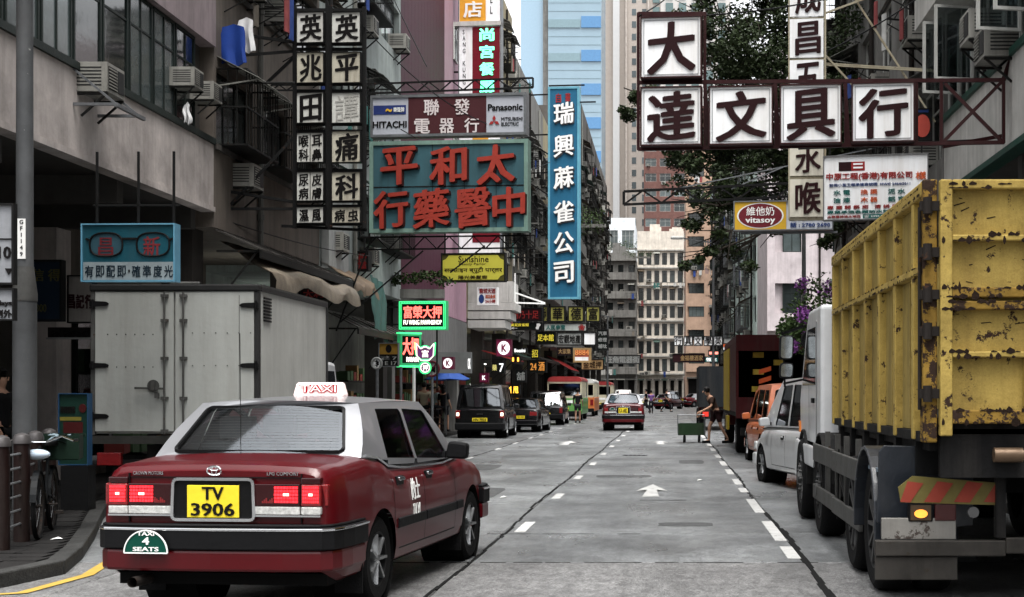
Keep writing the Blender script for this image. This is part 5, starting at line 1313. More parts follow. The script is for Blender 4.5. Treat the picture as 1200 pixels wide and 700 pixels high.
    m = MB(); m.bx(-.6, .6, yb-.006, .0, .9, .906); m.build('boot_crease', BLACK, root)
    # plate recess with bright surround
    m = MB(); m.prism(rpoly([(-.275, .63), (.275, .63), (.265, .885), (-.265, .885)], .03), yb-.028, .02, 'y'); m.build('plate_recess', BLACK, root)
    m = MB(); pts = rpoly([(-.285, .622), (.285, .622), (.275, .893), (-.275, .893)], .035)
    for a, b in zip(pts, pts[1:]+pts[:1]): m.bar((a[0], yb-.034, a[1]), (b[0], yb-.034, b[1]), .02)
    m.build('plate_surround', CHROME, root)
    plate(root, 0, yb-.032, .745, txt, .36, .215)
    # badges
    m = MB(); N_ = 20
    def ell(cx, cz, a, b, r):
        for k in range(N_):
            t, u = 2*pi*k/N_, 2*pi*(k+1)/N_; m.cyl((cx+a*cos(t), yb-.02, cz+b*sin(t)), (cx+a*cos(u), yb-.02, cz+b*sin(u)), r, n=5)
    ell(0, .948, .048, .03, .006)
    if hero:
        ell(0, .948, .016, .028, .004); ell(0, .962, .03, .012, .004); m.build('oval_emblem', CHROME, root)
        m = MB(); text_into(m, 'LPG COMFORT', .36, .58, .918, .942, yb-.003, .006, .03); m.build('badge_lettering', CHROME, root)
        m = MB(); text_into(m, 'CROWN MOTORS', -.57, -.36, .918, .942, yb-.003, .006, .02); m.build('badge_lettering', CHROME, root)
    else: m.build('oval_emblem', CHROME, root)
    for o in list(COL.objects)[k0:]:
        if o.parent is root and o.type == 'MESH': o.location.z += .06
    # seats badge
    gb = MB(); cx, cz, r = (-.43, .465, .15) if hero else (-.43, .83, .1); yy = -.115 if hero else -.05
    cy_ = yy
    gb.prism([(cx+r*cos(pi*k/20), cz+r*1.0*sin(pi*k/20)) for k in range(21)], yy-.004, yy, 'y'); o = gb.build('seats_badge', M('badge_green', (.005, .09, .06), .4, var=.05), root)
    rm = MB(); pts = [(cx+r*cos(pi*k/20), cz+r*sin(pi*k/20)) for k in range(21)]
    for a, b in zip(pts, pts[1:]+pts[:1]): rm.bar((a[0], yy-.005, a[1]), (b[0], yy-.005, b[1]), .008)
    rm.build('badge_rim', WHITEP, o)
    if hero:
        tx = MB(); text_into(tx, '4', cx-.025, cx+.025, cz+.055, cz+.105, yy-.005, .002, .04); text_into(tx, 'SEATS', cx-.09, cx+.09, cz+.012, cz+.04, yy-.005, .002, .03); text_into(tx, 'TAXI', cx-.06, cx+.06, cz+.115, cz+.142, yy-.005, .002, .03); tx.build('lettering', WHITEP, o)
        tx = MB()
    # roof sign
    TS = M('taxi_sign_pink_white', (.8, .64, .62), .4, emit=.15, var=.03); TSR = M('taxi_sign_red', (.4, .0, .01), .5, var=.05)
    zz = 1.496
    m = MB(); m.add([(-.215, 1.98, zz), (.215, 1.98, zz), (.215, 2.11, zz), (-.215, 2.11, zz), (-.19, 2.005, zz+.115), (.19, 2.005, zz+.115), (.19, 2.085, zz+.115), (-.19, 2.085, zz+.115)],
                    [(0, 1, 2, 3), (4, 5, 6, 7), (0, 1, 5, 4), (1, 2, 6, 5), (2, 3, 7, 6), (3, 0, 4, 7)]); o = m.build('roof_sign', TS, root, bevel=.018)
    m = MB()
    if hero: 
        text_into(m, 'TAXI', -.155, .155, zz+.03, zz+.098, 1.992, .012, .075); m.build('lettering', TSR, o)
        m = MB(); text_into(m, 'TAXI', -.149, .149, zz+.036, zz+.092, 1.989, .012, .0); m.build('lettering_inner', TS, o)
    m = MB(); m.bx(-.24, .24, 1.97, 2.12, zz-.02, zz-.002); m.build('sign_foot', TSIL, o)
    # antenna, exhaust, mud flaps, side moulding, door lettering
    if hero:
        m = MB(); m.cyl((-.08, .62, 1.02), (-.08, .60, 1.95), .0028, n=5); m.cyl((-.08, .62, 1.01), (-.08, .62, 1.06), .018, n=8); m.build('antenna', BLACK, root)
    m = MB(); m.cyl((-.52, -.13, .27), (-.52, .4, .26), .035, n=14, cap=False); m.cyl((-.52, .02, .27), (-.52, .03, .27), .034, n=14); m.build('exhaust_pipe', DSTEEL, root)
    for s in (1, -1):
        for ay in c['axles']:
            m = MB(); m.bx(s*.72-.1, s*.72+.1, ay-.40, ay-.38, .12, .36); m.build('mud_flap', RUBBER, root)
        m = MB()
        for (a, b) in ((1.36, 2.10), (2.14, 3.10), (3.13, 3.36)):
            n = 6
            for k in range(n):
                y0, y1 = a+(b-a)*k/n, a+(b-a)*(k+1)/n; z0, z1 = .5, .585
                x0, x1 = sx(y0, .54), sx(y1, .54)
                vs = [(s*(x0-.01), y0, z0), (s*(x0+.014), y0, z0+.01), (s*(x0+.014), y0, z1-.01), (s*(x0-.01), y0, z1), (s*(x1-.01), y1, z0), (s*(x1+.014), y1, z0+.01), (s*(x1+.014), y1, z1-.01), (s*(x1-.01), y1, z1)]
                m.add(vs, [(0, 1, 2, 3), (4, 5, 6, 7), (0, 1, 5, 4), (1, 2, 6, 5), (2, 3, 7, 6), (3, 0, 4, 7)])
        m.build('side_moulding', PLASTIC, root)
        if hero:
            m = MB(); text_into(m, '的士', -.1, .13, .66, .83, 0, .003, .02); text_into(m, 'TAXI', -.085, .115, .50+.0, .63, 0, .003, .02)
            yc = 1.83
            vs = []
            for x, y, z in m.v: 
                Y = yc+x*s; vs.append((s*(sx(Y, z)+.004-y), Y, z+.03))
            m.v = vs; m.build('door_lettering', WHITEP, ob[('door', 0, s)])
    m = MB(); m.bx(-.62, .62, L-.03, L+.02, .62, .8); m.build('grille', CHROME, root)
    for s in (-1, 1): m = MB(); m.bx(s*.5-.14, s*.5+.14, L-.14, L-.0, .6, .74); m.build('headlamp', HEADL, root, bevel=.02)
    return root
# near taxi: rear right wheel at (-2.38, 11.55); heading 8.4 deg to the right of the street
TH = R(-6.0); CS = 1.065
def place_by(pt_local, pt_world, rz):
    x, y = pt_local[0]*CS, pt_local[1]*CS; c, s = cos(rz), sin(rz); return (pt_world[0]-(x*c-y*s), pt_world[1]-(x*s+y*c), 0)
taxi('taxi', 'red taxi with silver roof close on the left, brake lamps lit, plate TV 3906', place_by((.83, .98), (-2.245, 11.27), TH), TH).scale = (CS,)*3
taxi('taxi', 'red taxi driving away alone in the middle lane ahead', place_by((0, 0), (-1.98, 61.5, 0), R(1)), R(1), False, ('KA 6482',)).scale = (CS,)*3

# ---------------------------------------------------------------- other cars
BLKP = M('black_car_paint', (.008, .008, .01), .2, coat=.6, var=.1, bump=0); SILV = M('silver_van_paint', (.6, .61, .62), .3, .3, coat=.5, var=.05, bump=0, streak=.1); ORGP = M('orange_van_paint', (.5, .12, .03), .35, coat=.4, var=.1); REDP = TRED; WHP = M('white_van_paint', (.6, .6, .58), .35, coat=.3, var=.08, streak=.2)
def mpv(name, label, cat, loc, rz, paint, L=4.5, W_=1.7, H=1.8, txt='HM 7023', lamps='side', group=None, gmat=None, hatch=.06, noseup=0, lit=False):
    root = empty(name, loc, rz, label, cat, group); hb = H*.52
    c = dict(L=L, W=W_, wr=.32, axles=(.85, L-.85), paint=paint, step=.07, zb=.25,
             top=[(0, hb-.03), (.06, hb+.02), (.5, hb+.04), (2, hb+.02), (L-1.15, hb), (L-.9, hb-.03), (L-.4, hb-.17), (L-.1, hb-.28), (L, hb-.36)],
             wtab=[(0, .9), (.03, .94), (.12, .975), (.4, 1), (L*.5, 1.0), (L-.9, .985), (L-.35, .92), (L-.08, .82), (L, .74)],
             cabin=(.08, L-1.05), boot=None, bonnet=L-.95, doors=((1.15, 2.15), (2.15, 3.1)), handles=hb-.14,
             gh=dict(yr=.06, yf=L-.85, wb=W_/2-.07, rr=.06+hatch+.22, rf=L-1.85, wr=W_/2-.19, zr=H-.06, rear=[(-.88, .12), (.88, .12), (.84, .86), (-.84, .86)], front=[(-.9, .06), (.9, .06), (.88, .9), (-.88, .9)],
                     side=[[(.36, hb+.08), (1.1, hb+.07), (1.1, H-.16), (.5, H-.17)], [(1.2, hb+.07), (2.1, hb+.06), (2.1, H-.15), (1.2, H-.16)], [(2.2, hb+.06), (3.05, hb+.05), (2.75, H-.17), (2.2, H-.15)]], bow=.05, bev=.045),
             glass=gmat or GLD, rearglass=gmat or GLD, mirror=(L-1.45, hb+.1), mirror_mat=paint, seatz=hb-.02, seatrows=((1.2, (-.34, .34)), (2.2, (-.36, .36))), spokes=6)
    sx, ob, _ = car(root, c)
    m = MB(); m.bx(-W_/2+.03, W_/2-.03, -.07, .25, .28, .52); m.build('rear_bumper', paint if paint is not BLKP else PLASTIC, root, bevel=.04)
    m = MB(); m.bx(-W_/2+.08, W_/2-.08, L-.2, L+.05, .26, .5); m.build('front_bumper', paint, root, bevel=.04)
    for s in (-1, 1):
        a, b = sorted((s*(W_/2-.2), s*(W_/2-.055)))
        m = MB(); m.bx(a, b, -.02, .12, hb-.28, hb-.02); m.build('tail_lamp', LRED, root, bevel=.01)
        if lit: m = MB(); m.bx(a+.03, b-.03, -.026, -.02, hb-.2, hb-.1); m.build('lit_lamp', M('warm_lamp_lit', (1, .8, .6), .3, emit=2, var=0), root)
        a, b = sorted((s*(W_/2-.38), s*(W_/2-.1)))
        m = MB(); m.bx(a, b, L-.16, L+.01, hb-.42, hb-.27); m.build('headlamp', HEADL, root, bevel=.03)
    plate(root, 0, -.02, hb-.33, (txt,), .5, .12)
    m = MB(); m.bx(-.1, .1, -.012, 0, hb-.16, hb-.12); m.build('emblem', CHROME, root)
    return root
def saloon(name, label, cat, loc, rz, paint, L=4.5, W_=1.72, H=1.43, txt='JC 5110', group=None, roof=None):
    root = empty(name, loc, rz, label, cat, group)
    c = dict(L=L, W=W_, wr=.31, axles=(.9, L-.85), paint=paint, roofpaint=roof or paint, step=.09, zb=.24,
             top=[(0, .9), (.06, .95), (.7, .97), (1.5, .92), (2.8, .91), (3.1, .9), (3.9, .8), (L-.1, .68), (L, .6)],
             wtab=[(0, .86), (.03, .9), (.15, .95), (.5, 1), (L*.5, 1.0), (L-.9, .985), (L-.35, .9), (L-.08, .78), (L, .7)],
             cabin=(.75, 3.0), boot=.6, bonnet=3.2, doors=((1.25, 2.1), (2.1, 3.0)),
             gh=dict(yr=.6, yf=3.3, wb=W_/2-.08, rr=1.2, rf=2.45, wr=W_/2-.26, zr=H-.05, rear=[(-.85, .1), (.85, .1), (.82, .9), (-.82, .9)], front=[(-.88, .08), (.88, .08), (.86, .92), (-.86, .92)],
                     side=[[(1.25, .98), (2.05, .97), (2.05, H-.12), (1.45, H-.13)], [(2.13, .97), (2.95, .96), (2.5, H-.13), (2.13, H-.12)]], bow=.07, bev=.05),
             rearglass=GLS, mirror=(2.8, 1.0), mirror_mat=paint, seatz=.95)
    car(root, c)
    m = MB(); m.bx(-.78, .78, -.08, .2, .3, .52); m.build('rear_bumper', paint, root, bevel=.05)
    m = MB(); m.bx(-.72, .72, L-.15, L+.06, .26, .5); m.build('front_bumper', paint, root, bevel=.05)
    for s in (-1, 1):
        a, b = sorted((s*.45, s*.745)); m = MB(); m.bx(a, b, -.025, .06, .68, .84); m.build('tail_lamp', LRED, root, bevel=.01)
        a, b = sorted((s*.4, s*.64)); m = MB(); m.bx(a, b, L-.12, L+.01, .52, .64); m.build('headlamp', HEADL, root, bevel=.02)
    plate(root, 0, -.03, .62, (txt,), .5, .12)
    return root
K = CS
mpv('parked_van', 'tall black van with a lit right lamp parked at the left kerb', 'van', (-6.72, 51.3, 0), 0, BLKP, 4.3, 1.72, 1.83, 'HN 7023', lit=True).scale = (K,)*3
saloon('parked_car', 'low black saloon tucked in front of the tall black van', 'car', (-6.15, 59, 0), R(-2), BLKP, H=1.4)
mpv('parked_car', 'black estate car with a yellow plate behind the green minibus', 'car', (-6.2, 72, 0), 0, BLKP, 4.6, 1.74, 1.62, 'GT 4819', hatch=.25, gmat=GLS).scale = (K,)*3
# silver people carrier on the right, turned slightly out of the row
v = mpv('people_carrier', 'silver grey people carrier parked in front of the yellow truck', 'van', (0, 0, 0), R(10), SILV, 4.75, 1.72, 1.86, 'LW 330')
v.scale = (1.03,)*3; v.location = (3.2, 22.6, 0)
v = mpv('parked_van', 'orange van ahead of the silver people carrier', 'van', (2.95, 31.5, 0), R(4), ORGP, 4.3, 1.7, 1.78, 'EV 6615'); v.scale = (1.04,)*3
# far traffic
taxi('taxi', 'red taxi crossing the junction far ahead on the right side of the road', (1.4, 158, 0), R(-58), False, ('MC 1177',))
saloon('car', 'white car with a violet roof load far ahead in the middle lane', 'car', (-2.6, 150, 0), R(6), WHP, txt='AB 12')
taxi('taxi', 'farthest red taxi just left of the crossing one', (-.9, 140, 0), R(-20), False, ('SD 2031',))
saloon('car', 'dark car far ahead behind the lone red taxi', 'car', (-3.4, 118, 0), 0, BLKP, txt='BX 9')
saloon('car', 'silver car at the far end of the left lane', 'car', (-5.0, 165, 0), 0, SILV, txt='BX 9')

# ---------------------------------------------------------------- minibuses
def minibus(label, loc, body, roofm, low, pl):
    root = empty('minibus', loc, 0, label, 'minibus', 'public light buses at the left kerb'); L, w, H = 6.6, 1.0, 2.55
    m = MB(); m.prism(rpoly([(-w, .35), (w, .35), (w, 1.25), (w-.04, 1.3), (-w+.04, 1.3), (-w, 1.25)], .06), 0, L, 'y'); m.build('lower_body', low, root, bevel=.03)
    m = MB()
    for y in (0.0, 1.5, 2.9, 4.3, L-.12):
        for s in (-1, 1): m.bx(s*(w-.045)-.04, s*(w-.045)+.04, y, y+.12, 1.3, 2.25)
    m.bx(-w+.05, w-.05, .0, .1, 1.3, 1.42); m.bx(-w+.05, w-.05, .0, .1, 2.15, 2.25); m.build('window_pillar', body, root)
    m = MB(); m.bx(-w+.05, w-.05, .03, .06, 1.42, 2.15); m.build('rear_window', GLD, root)
    for s in (-1, 1): m = MB(); m.bx(s*(w-.05)-.01, s*(w-.05)+.01, .12, L-.12, 1.3, 2.25); m.build('side_window', GLD, root)
    m = MB(); m.prism(rpoly([(-w, 2.25), (w, 2.25), (w-.03, 2.42), (w-.25, 2.55), (-w+.25, 2.55), (-w+.03, 2.42)], .08), -.02, L, 'y'); m.build('roof', roofm, root)
    m = MB(); m.bx(-w+.02, w-.02, -.08, .1, .3, .55); m.build('rear_bumper', PLASTIC, root, bevel=.03)
    for s in (-1, 1):
        a, b = sorted((s*.72, s*.93)); m = MB(); m.bx(a, b, -.02, .02, .75, 1.15); m.build('tail_lamp', LRED, root)
        for y in (1.3, 5.3): wheel(root, s*.86, y, .37, .22, s, RIMD, 6)
    plate(root, 0, -.005, .68, (pl,), .5, .12)
    m = MB(); m.bx(-.5, .5, -.01, 0, 1.0, 1.18); m.build('route_board', WHITEP, root)
    return root
CREAM = M('minibus_cream', (.55, .5, .36), .4, coat=.3, streak=.2); MG = M('minibus_green', (.12, .35, .08), .4, coat=.3); MR = M('minibus_red', (.35, .03, .03), .4, coat=.3); MO = M('minibus_orange', (.55, .16, .04), .4, coat=.3)
minibus('green minibus with a red roof front, beyond the black estate car', (-6.1, 84, 0), CREAM, MR, MG, 'FA 911')
minibus('white and orange minibus ahead of the green one', (-6.1, 98, 0), CREAM, M('minibus_white_roof', (.6, .6, .58), .4, coat=.3), MO, 'HR 38')
minibus('farthest minibus with a red stripe roof', (-6.0, 124, 0), CREAM, MR, CREAM, 'KB 22')

mpv('van', 'small white van far ahead left of the lone red taxi', 'van', (-4.3, 133, 0), 0, WHP, 4.3, 1.72, 1.9, 'BT 55')
mpv('van', 'dark van farthest away in the right lane before the junction', 'van', (.3, 171, 0), 0, BLKP, 4.3, 1.72, 1.85, 'CT 14')
saloon('parked_car', 'silver saloon parked beyond the minibuses on the left', 'car', (-6.2, 138, 0), 0, SILV, txt='DK 71')
mpv('parked_van', 'white van parked far off on the right beyond the dark lorries', 'van', (3.0, 112, 0), 0, WHP, 4.4, 1.75, 1.95, 'FN 20')
# ================================================================== TRUCKS
YP = M('chipped_yellow_paint', (.42, .30, .08), .55, var=.3, scale=3, streak=.5, dirt=(.12, .07, .02), rust=.62, rustcol=(.03, .017, .012), rscale=7, bump=.35, fine=.1)
YPD = M('faded_yellow_panel', (.34, .25, .075), .65, var=.3, scale=3, streak=.7, dirt=(.1, .07, .035), rust=.35, rustcol=(.05, .03, .02), rscale=11, bump=.3)
YR = M('rusted_yellow_edge', (.3, .18, .035), .7, var=.4, rust=1.0, rustcol=(.03, .018, .013), rscale=9, bump=.5)
CHAS = M('greasy_chassis', (.02, .02, .021), .7, var=.4, streak=.4, bump=.3); FEND = M('fender_blue_black', (.02, .028, .042), .35, streak=.3, var=.4, rust=.4, rustcol=(.09, .1, .11), rscale=3)
GALV = M('dirty_zinc', (.115, .115, .11), .6, .2, var=.5, streak=.6, rust=.5, rustcol=(.05, .035, .025), rscale=6)
CABW = M('cab_white_paint', (.55, .56, .57), .35, coat=.3, streak=.35, var=.12)
K2 = 1.0
def yellow_truck():
    t = empty('tipper_truck', (0, 0, 0), R(0), 'dirty tipper truck with a high chipped yellow skip body, parked on the right', 'truck')
    X0, X1, Y0, Y1, Z0, Z1 = 1.87, 4.25, 10.65, 16.7, 1.36, 3.19
    bed = empty('skip_body', (0, 0, 0), parent=t)
    m = MB(); m.bx(X0+.1, X1-.1, Y0+.1, Y1, Z0, Z0+.08); m.build('bed_floor', CHAS, bed)
    xp = X0+.075
    n = 6; dy = (Y1-Y0-.55)/n
    # side panels between the ribs, ribs in two tiers
    for k in range(n+1):
        y = Y0+.55+k*dy
        for s_, xo, xi in ((-1, X0, xp), (1, X1, X1-.075)):
            a, b = min(xo, xi), max(xo, xi)
            if k <= n:
                m = MB(); m.prism([(y-.05, Z0-.09), (y+.05, Z0-.09), (y+.06, 2.52), (y-.06, 2.52)], a, b, 'x', 0); m.build('rib', YP, bed, bevel=.008)
                m = MB(); m.bx(a, b, y-.05, y+.05, 2.58, 3.08); m.build('rib', YP, bed, bevel=.008)
        # shallow stiffener in the middle of each bay
    for k in range(n+1):
        y0 = Y0+.12 if k == 0 else Y0+.55+(k-1)*dy; y1 = min(Y0+.55+k*dy, Y1)
        for x in (xp, X1-.075):
            m = MB(); m.bx(x-.01, x+.012, y0+.004, y1-.004, Z0-.02, 2.52); m.build('side_panel', YPD, bed)
            m = MB(); m.bx(x-.01, x+.012, y0+.004, y1-.004, 2.58, 3.1); m.build('side_panel', YPD, bed)
        if k < n+1:
            ym = (y0+y1)/2
            m = MB(); m.bx(xp-.02, xp-.011, ym-.02, ym+.02, Z0, 2.5); m.build('weld_strip', YPD, bed)
    for x0, x1 in ((X0-.012, xp+.02), (X1-.095, X1+.012)):
        m = MB(); m.bx(x0, x1, Y0+.1, Y1, 3.08, 3.19); m.build('top_rail', YP, bed, bevel=.012)
        m = MB(); m.bx(x0+.004, x1, Y0+.1, Y1, 2.52, 2.575); m.build('middle_rail', YP, bed, bevel=.008)
        m = MB(); m.bx(x0+.03, x1, Y0+.1, Y1, Z0-.1, Z0-.025); m.build('bottom_rail', CHAS, bed)
    m = MB(); m.bx(X0+.08, X1-.08, Y1-.06, Y1, Z0, 3.1); m.build('front_board', YPD, bed)
    # rear corner column with hinges
    m = MB(); m.bx(X0-.005, X0+.10, Y0+.03, Y0+.17, Z0-.1, 3.2); m.build('corner_column', YR, bed, bevel=.012)
    for z in (1.62, 2.08, 2.35, 2.66, 3.0):
        m = MB(); m.cyl((X0+.02, Y0-.01, z-.06), (X0+.02, Y0-.01, z+.06), .035, n=10); m.bx(X0-.03, X0+.15, Y0+.0, Y0+.05, z-.035, z+.035); m.build('hinge', DSTEEL, bed)
    m = MB(); m.cyl((X0-.02, Y0+.1, 1.5), (X0-.02, Y0+.1, 3.0), .014, n=7); m.build('hinge_rod', DSTEEL, bed)
    # rear gate
    gate = empty('rear_gate', (0, 0, 0), parent=bed)
    G0, G1 = X0+.11, X1-.1; yg = Y0
    m = MB(); m.bx(G0+.08, G1-.08, yg+.045, yg+.07, Z0+.05, 3.12); m.build('gate_sheet', YP, gate)
    for a, b, za, zb, m_ in ((G0, G0+.09, Z0-.05, 3.19, YP), (G1-.09, G1, Z0-.05, 3.19, YP), (G0+.09, G1-.09, 3.12, 3.19, YP), (G0+.09, G1-.09, 2.74, 2.785, YP), (G0+.09, G1-.09, 2.325, 2.40, YR), (G0+.09, G1-.09, 2.235, 2.30, YR), (G0+.09, G1-.09, 1.885, 1.93, YP), (G0+.09, G1-.09, Z0+.04, Z0+.14, YR)):
        m = MB(); m.bx(a, b, yg-.035, yg+.05, za, zb); m.build('gate_rail', m_, gate, bevel=.01)
    for x in (G0+.62, G0+1.3):
        m = MB(); m.bx(x, x+.085, yg-.025, yg+.046, Z0+.141, 1.884); m.build('gate_post', YP, gate, bevel=.008)
    # worn edges: ragged rust along the rails of the gate and sides
    RB = M('bare_rust', (.045, .025, .016), .85, var=.5, scale=25, bump=.4); rw = random.Random(4)
    def wear(x0, x1, z, hh, y, side_x=None):
        m = MB(); x = x0
        while x < x1:
            l = rw.uniform(.015, .07); h1 = hh*rw.random()**2.2; gap = rw.random() < .35
            if not gap and h1 > .004:
                if side_x is None: m.prism([(x, z-h1*.3), (x+l*.5, z-h1*rw.uniform(.3, .8)), (x+l, z-h1*.2), (x+l, z+h1*.4), (x+l*.4, z+h1), (x, z+h1*.3)], y-.0022-rw.random()*.0006, y, 'y')
                else: m.prism([(x, z-h1*.3), (x+l, z-h1*.2), (x+l, z+h1*.4), (x, z+h1*.5)], side_x-.002-rw.random()*.0006, side_x, 'x')
            x += l
        o = m.build('rust_edge', RB, gate if side_x is None else bed); o['kind'] = 'stuff'
    for z, hh in ((3.155, .03), (3.128, .03), (2.785, .03), (2.742, .05), (2.395, .06), (2.33, .06), (2.295, .05), (2.24, .045), (1.928, .04), (1.888, .05), (Z0+.135, .06), (Z0+.045, .05)): wear(G0+.01, G1-.01, z, hh, yg-.035)
    for z, hh in ((3.15, .03), (3.1, .04), (2.57, .03), (2.525, .035)): wear(Y0+.12, Y1-.02, z, hh, 0, X0-.012 if z > 3 else X0-.008)
    for k in range(46):
        x = rw.uniform(G0+.1, G1-.15); z = rw.choice((rw.uniform(2.8, 3.1), rw.uniform(2.42, 2.72), rw.uniform(1.95, 2.22), rw.uniform(1.52, 1.86))); a = rw.uniform(-.6, .6); l = rw.uniform(.01, .09)
        m = MB(); m.prism([(x, z), (x+l*cos(a), z+l*sin(a)), (x+l*cos(a)+.004, z+l*sin(a)-.006), (x+.005, z-.008)], yg+.0425, yg+.045, 'y'); m.build('scratch', RB, gate)
    # chassis
    ch = empty('chassis', (0, 0, 0), parent=t)
    m = MB(); m.bx(2.1, 2.35, 11.3, 20, .85, 1.18); m.bx(3.65, 3.9, 11.3, 20, .85, 1.18); m.bx(2.3, 3.7, 12, 19, .8, 1.0); m.bx(1.95, 4.15, 10.9, 16.8, 1.19, 1.28)
    for k in range(6): m.bx(1.9, 4.2, 11.2+k, 11.32+k, 1.0, 1.25)
    m.build('frame_rails', CHAS, ch)
    m = MB(); m.bx(2.0, 3.2, 10.72, 10.8, 1.0, 1.32); m.bx(3.2, 4.2, 10.74, 10.8, .9, 1.3); m.build('tail_plate', CHAS, ch)
    m = MB(); m.cyl((2.38, 10.66, 1.17), (2.59, 10.66, 1.17), .055, n=14); m.build('roller', M('worn_brass_roller', (.2, .13, .08), .4, .5, rust=.4), ch, smooth=True)
    # wheels
    for y in (12.0, 13.35):
        for s in (-1, 1):
            x = 1.67+.15 if s < 0 else 4.25-.15
            wheel(t, x, y, .53, .3, s, RIMD, 10, rr=.66); wheel(t, x-s*.33, y, .53, .28, s, RIMD, 10, rr=.66)
    for y in (16.55, 18.9):
        for s in (-1, 1):
            o = wheel(t, 1.69+.15 if s < 0 else 4.1, y, .52, .3, s, RIMD, 10, rr=.62)
            m = MB()
            for k in range(10): tt = 2*pi*k/10; m.cyl((s*.12, .15*cos(tt), .15*sin(tt)), (s*.165, .15*cos(tt), .15*sin(tt)), .014, n=6)
            m.cyl((s*.1, 0, 0), (s*.18, 0, 0), .075, n=12); m.build('hub', RIMD, o)
    # side guard
    for z0, z1 in ((.83, 1.03), (.40, .56)):
        m = MB(); m.prism([(12.75, z0), (14.9, z0), (14.9, z1), (12.75, z1)], 1.66, 1.70, 'x'); m.prism([(14.93, z0+.01), (16.9, z0+.01), (16.9, z1+.01), (14.93, z1+.01)], 1.665, 1.705, 'x'); m.build('side_guard_rail', GALV, ch, bevel=.01)
    for y in (13.3, 14.2, 14.95, 15.9): m = MB(); m.bx(1.71, 1.76, y, y+.07, .42, 1.2); m.build('guard_post', GALV, ch)
    m = MB(); m.bar((1.72, 15.2, 1.0), (1.74, 14.2, .5), .02); m.bar((1.7, 14.6, 1.06), (1.7, 14.7, .35), .016); m.build('loose_strap', BLACK, ch)
    m = MB(); m.bx(1.9, 2.6, 14.2, 15.6, .5, .95); m.build('fuel_tank', CHAS, ch, bevel=.06)
    # mudguard
    def arch(y, r, x0, x1, nm, mt):
        m = MB(); n = 14; o = []; i = []
        for k in range(n+1):
            a = R(-5)+R(190)*k/n; o.append((y+r*cos(a), .53+r*sin(a))); i.append((y+(r-.03)*cos(a), .53+(r-.03)*sin(a)))
        m.prism(o+i[::-1], x0, x1, 'x'); return m.build(nm, mt, ch, bevel=.01)
    arch(12.0, .66, 1.60, 2.25, 'mudguard', FEND); arch(16.6, .64, 1.70, 2.2, 'mudguard', CHAS); arch(18.9, .62, 1.72, 2.2, 'mudguard', CHAS)
    m = MB(); m.prism([(1.605, .62), (1.62, 1.17), (1.66, 1.22), (2.35, 1.2), (2.35, .6), (1.9, .55)], 11.24, 11.27, 'y'); m.build('mudguard_back', FEND, ch, bevel=.008)
    m = MB(); m.bx(1.64, 1.655, 11.27, 12.0, 1.0, 1.03); m.build('mudguard_edge', M('pale_blue_edge_paint', (.12, .17, .22), .4), ch)
    # hazard board, lamps and bumper
    yb = 10.95
    hz = empty('hazard_board', (0, 0, 0), parent=t)
    m = MB(); m.prism([(1.74, .80), (2.50, .80-.02), (2.50, .945), (1.83, 1.0), (1.72, .915)], yb-.02, yb, 'y'); m.build('board', M('hazard_yellow', (.2, .165, .05), .5, var=.2, streak=.3), hz)
    RO = M('hazard_red', (.32, .055, .035), .5, var=.15, streak=.2)
    for k in range(4):
        x = 1.72+k*.225; a0, a1 = x, x+.12
        q = [(max(a0-.03, 1.735), .805), (min(a1-.03, 2.495), .80), (min(a1+.07, 2.495), .945), (min(a0+.07, 2.49), .96)]
        m = MB(); m.prism(q, yb-.024, yb-.021, 'y'); m.build('red_stripe', RO, hz)
    m = MB(); m.bx(1.80, 1.985, yb-.01, yb+.06, .655, .79); o = m.build('lamp_housing', BLACK, t, bevel=.01)
    m = MB(); m.prism([(1.893+.05*cos(2*pi*k/18), .715+.032*sin(2*pi*k/18)) for k in range(18)], yb-.018, yb-.011, 'y'); m.build('amber_lamp', M('amber_lamp_lit', (1, .32, .04), .3, emit=.45, var=.2), o)
    m = MB(); m.bx(1.815, 1.97, yb-.0105, yb-.004, .665, .78); m.build('lamp_lens', M('amber_lens_dim', (.09, .05, .02), .3), o)
    m = MB(); m.bx(2.0, 2.16, yb-.01, yb+.05, .66, .79); m.build('tail_lamp', M('dim_red_lens', (.08, .01, .01), .3), t, bevel=.01)
    m = MB(); m.cyl((2.29, yb-.012, .725), (2.29, yb+.03, .725), .042, n=18); m.build('reverse_lamp', M('dull_lens', (.16, .16, .16), .3), t)
    m = MB(); m.bx(1.60, 2.16, yb+.0, yb+.05, .52, .68); m.build('bumper_bracket', M('flaking_white_metal', (.26, .25, .23), .6, streak=.5, rust=.75, rustcol=(.05, .04, .035), rscale=6), t, bevel=.006)
    m = MB(); m.bx(1.54, 2.52, yb-.08, yb-.01, .40, .52); m.bx(2.52, 4.3, yb-.08, yb-.01, .42, .54); m.build('rear_bumper', M('scraped_steel', (.065, .06, .054), .55, .2, var=.4, streak=.7, rust=.5, rustcol=(.03, .025, .02)), t, bevel=.01)
    m = MB(); m.bx(1.54, 2.16, yb-.06, yb-.03, .22, .395); m.build('bumper_flap', _M['scraped_steel'], t, bevel=.008)
    m = MB(); m.bx(2.45, 2.52, yb-.07, yb+.02, .54, 1.0); m.bx(2.9, 3.4, yb+.0, yb+.1, .5, .9); m.bx(3.0, 3.9, yb+.1, yb+.4, .7, 1.2); m.build('tow_frame', CHAS, t)
    # cab
    cab = empty('cab', (0, 0, 0), parent=t); cx0, cx1 = 1.76, 4.1
    side = [(16.95, 1.0), (19.55, 1.0), (19.6, 1.55), (19.45, 1.72), (18.6, 2.55), (18.4, 2.66), (16.95, 2.66)]
    m = MB(); m.prism(side, cx0, cx1, 'x'); m.build('cab_shell', CABW, cab, bevel=.05, seg=3)
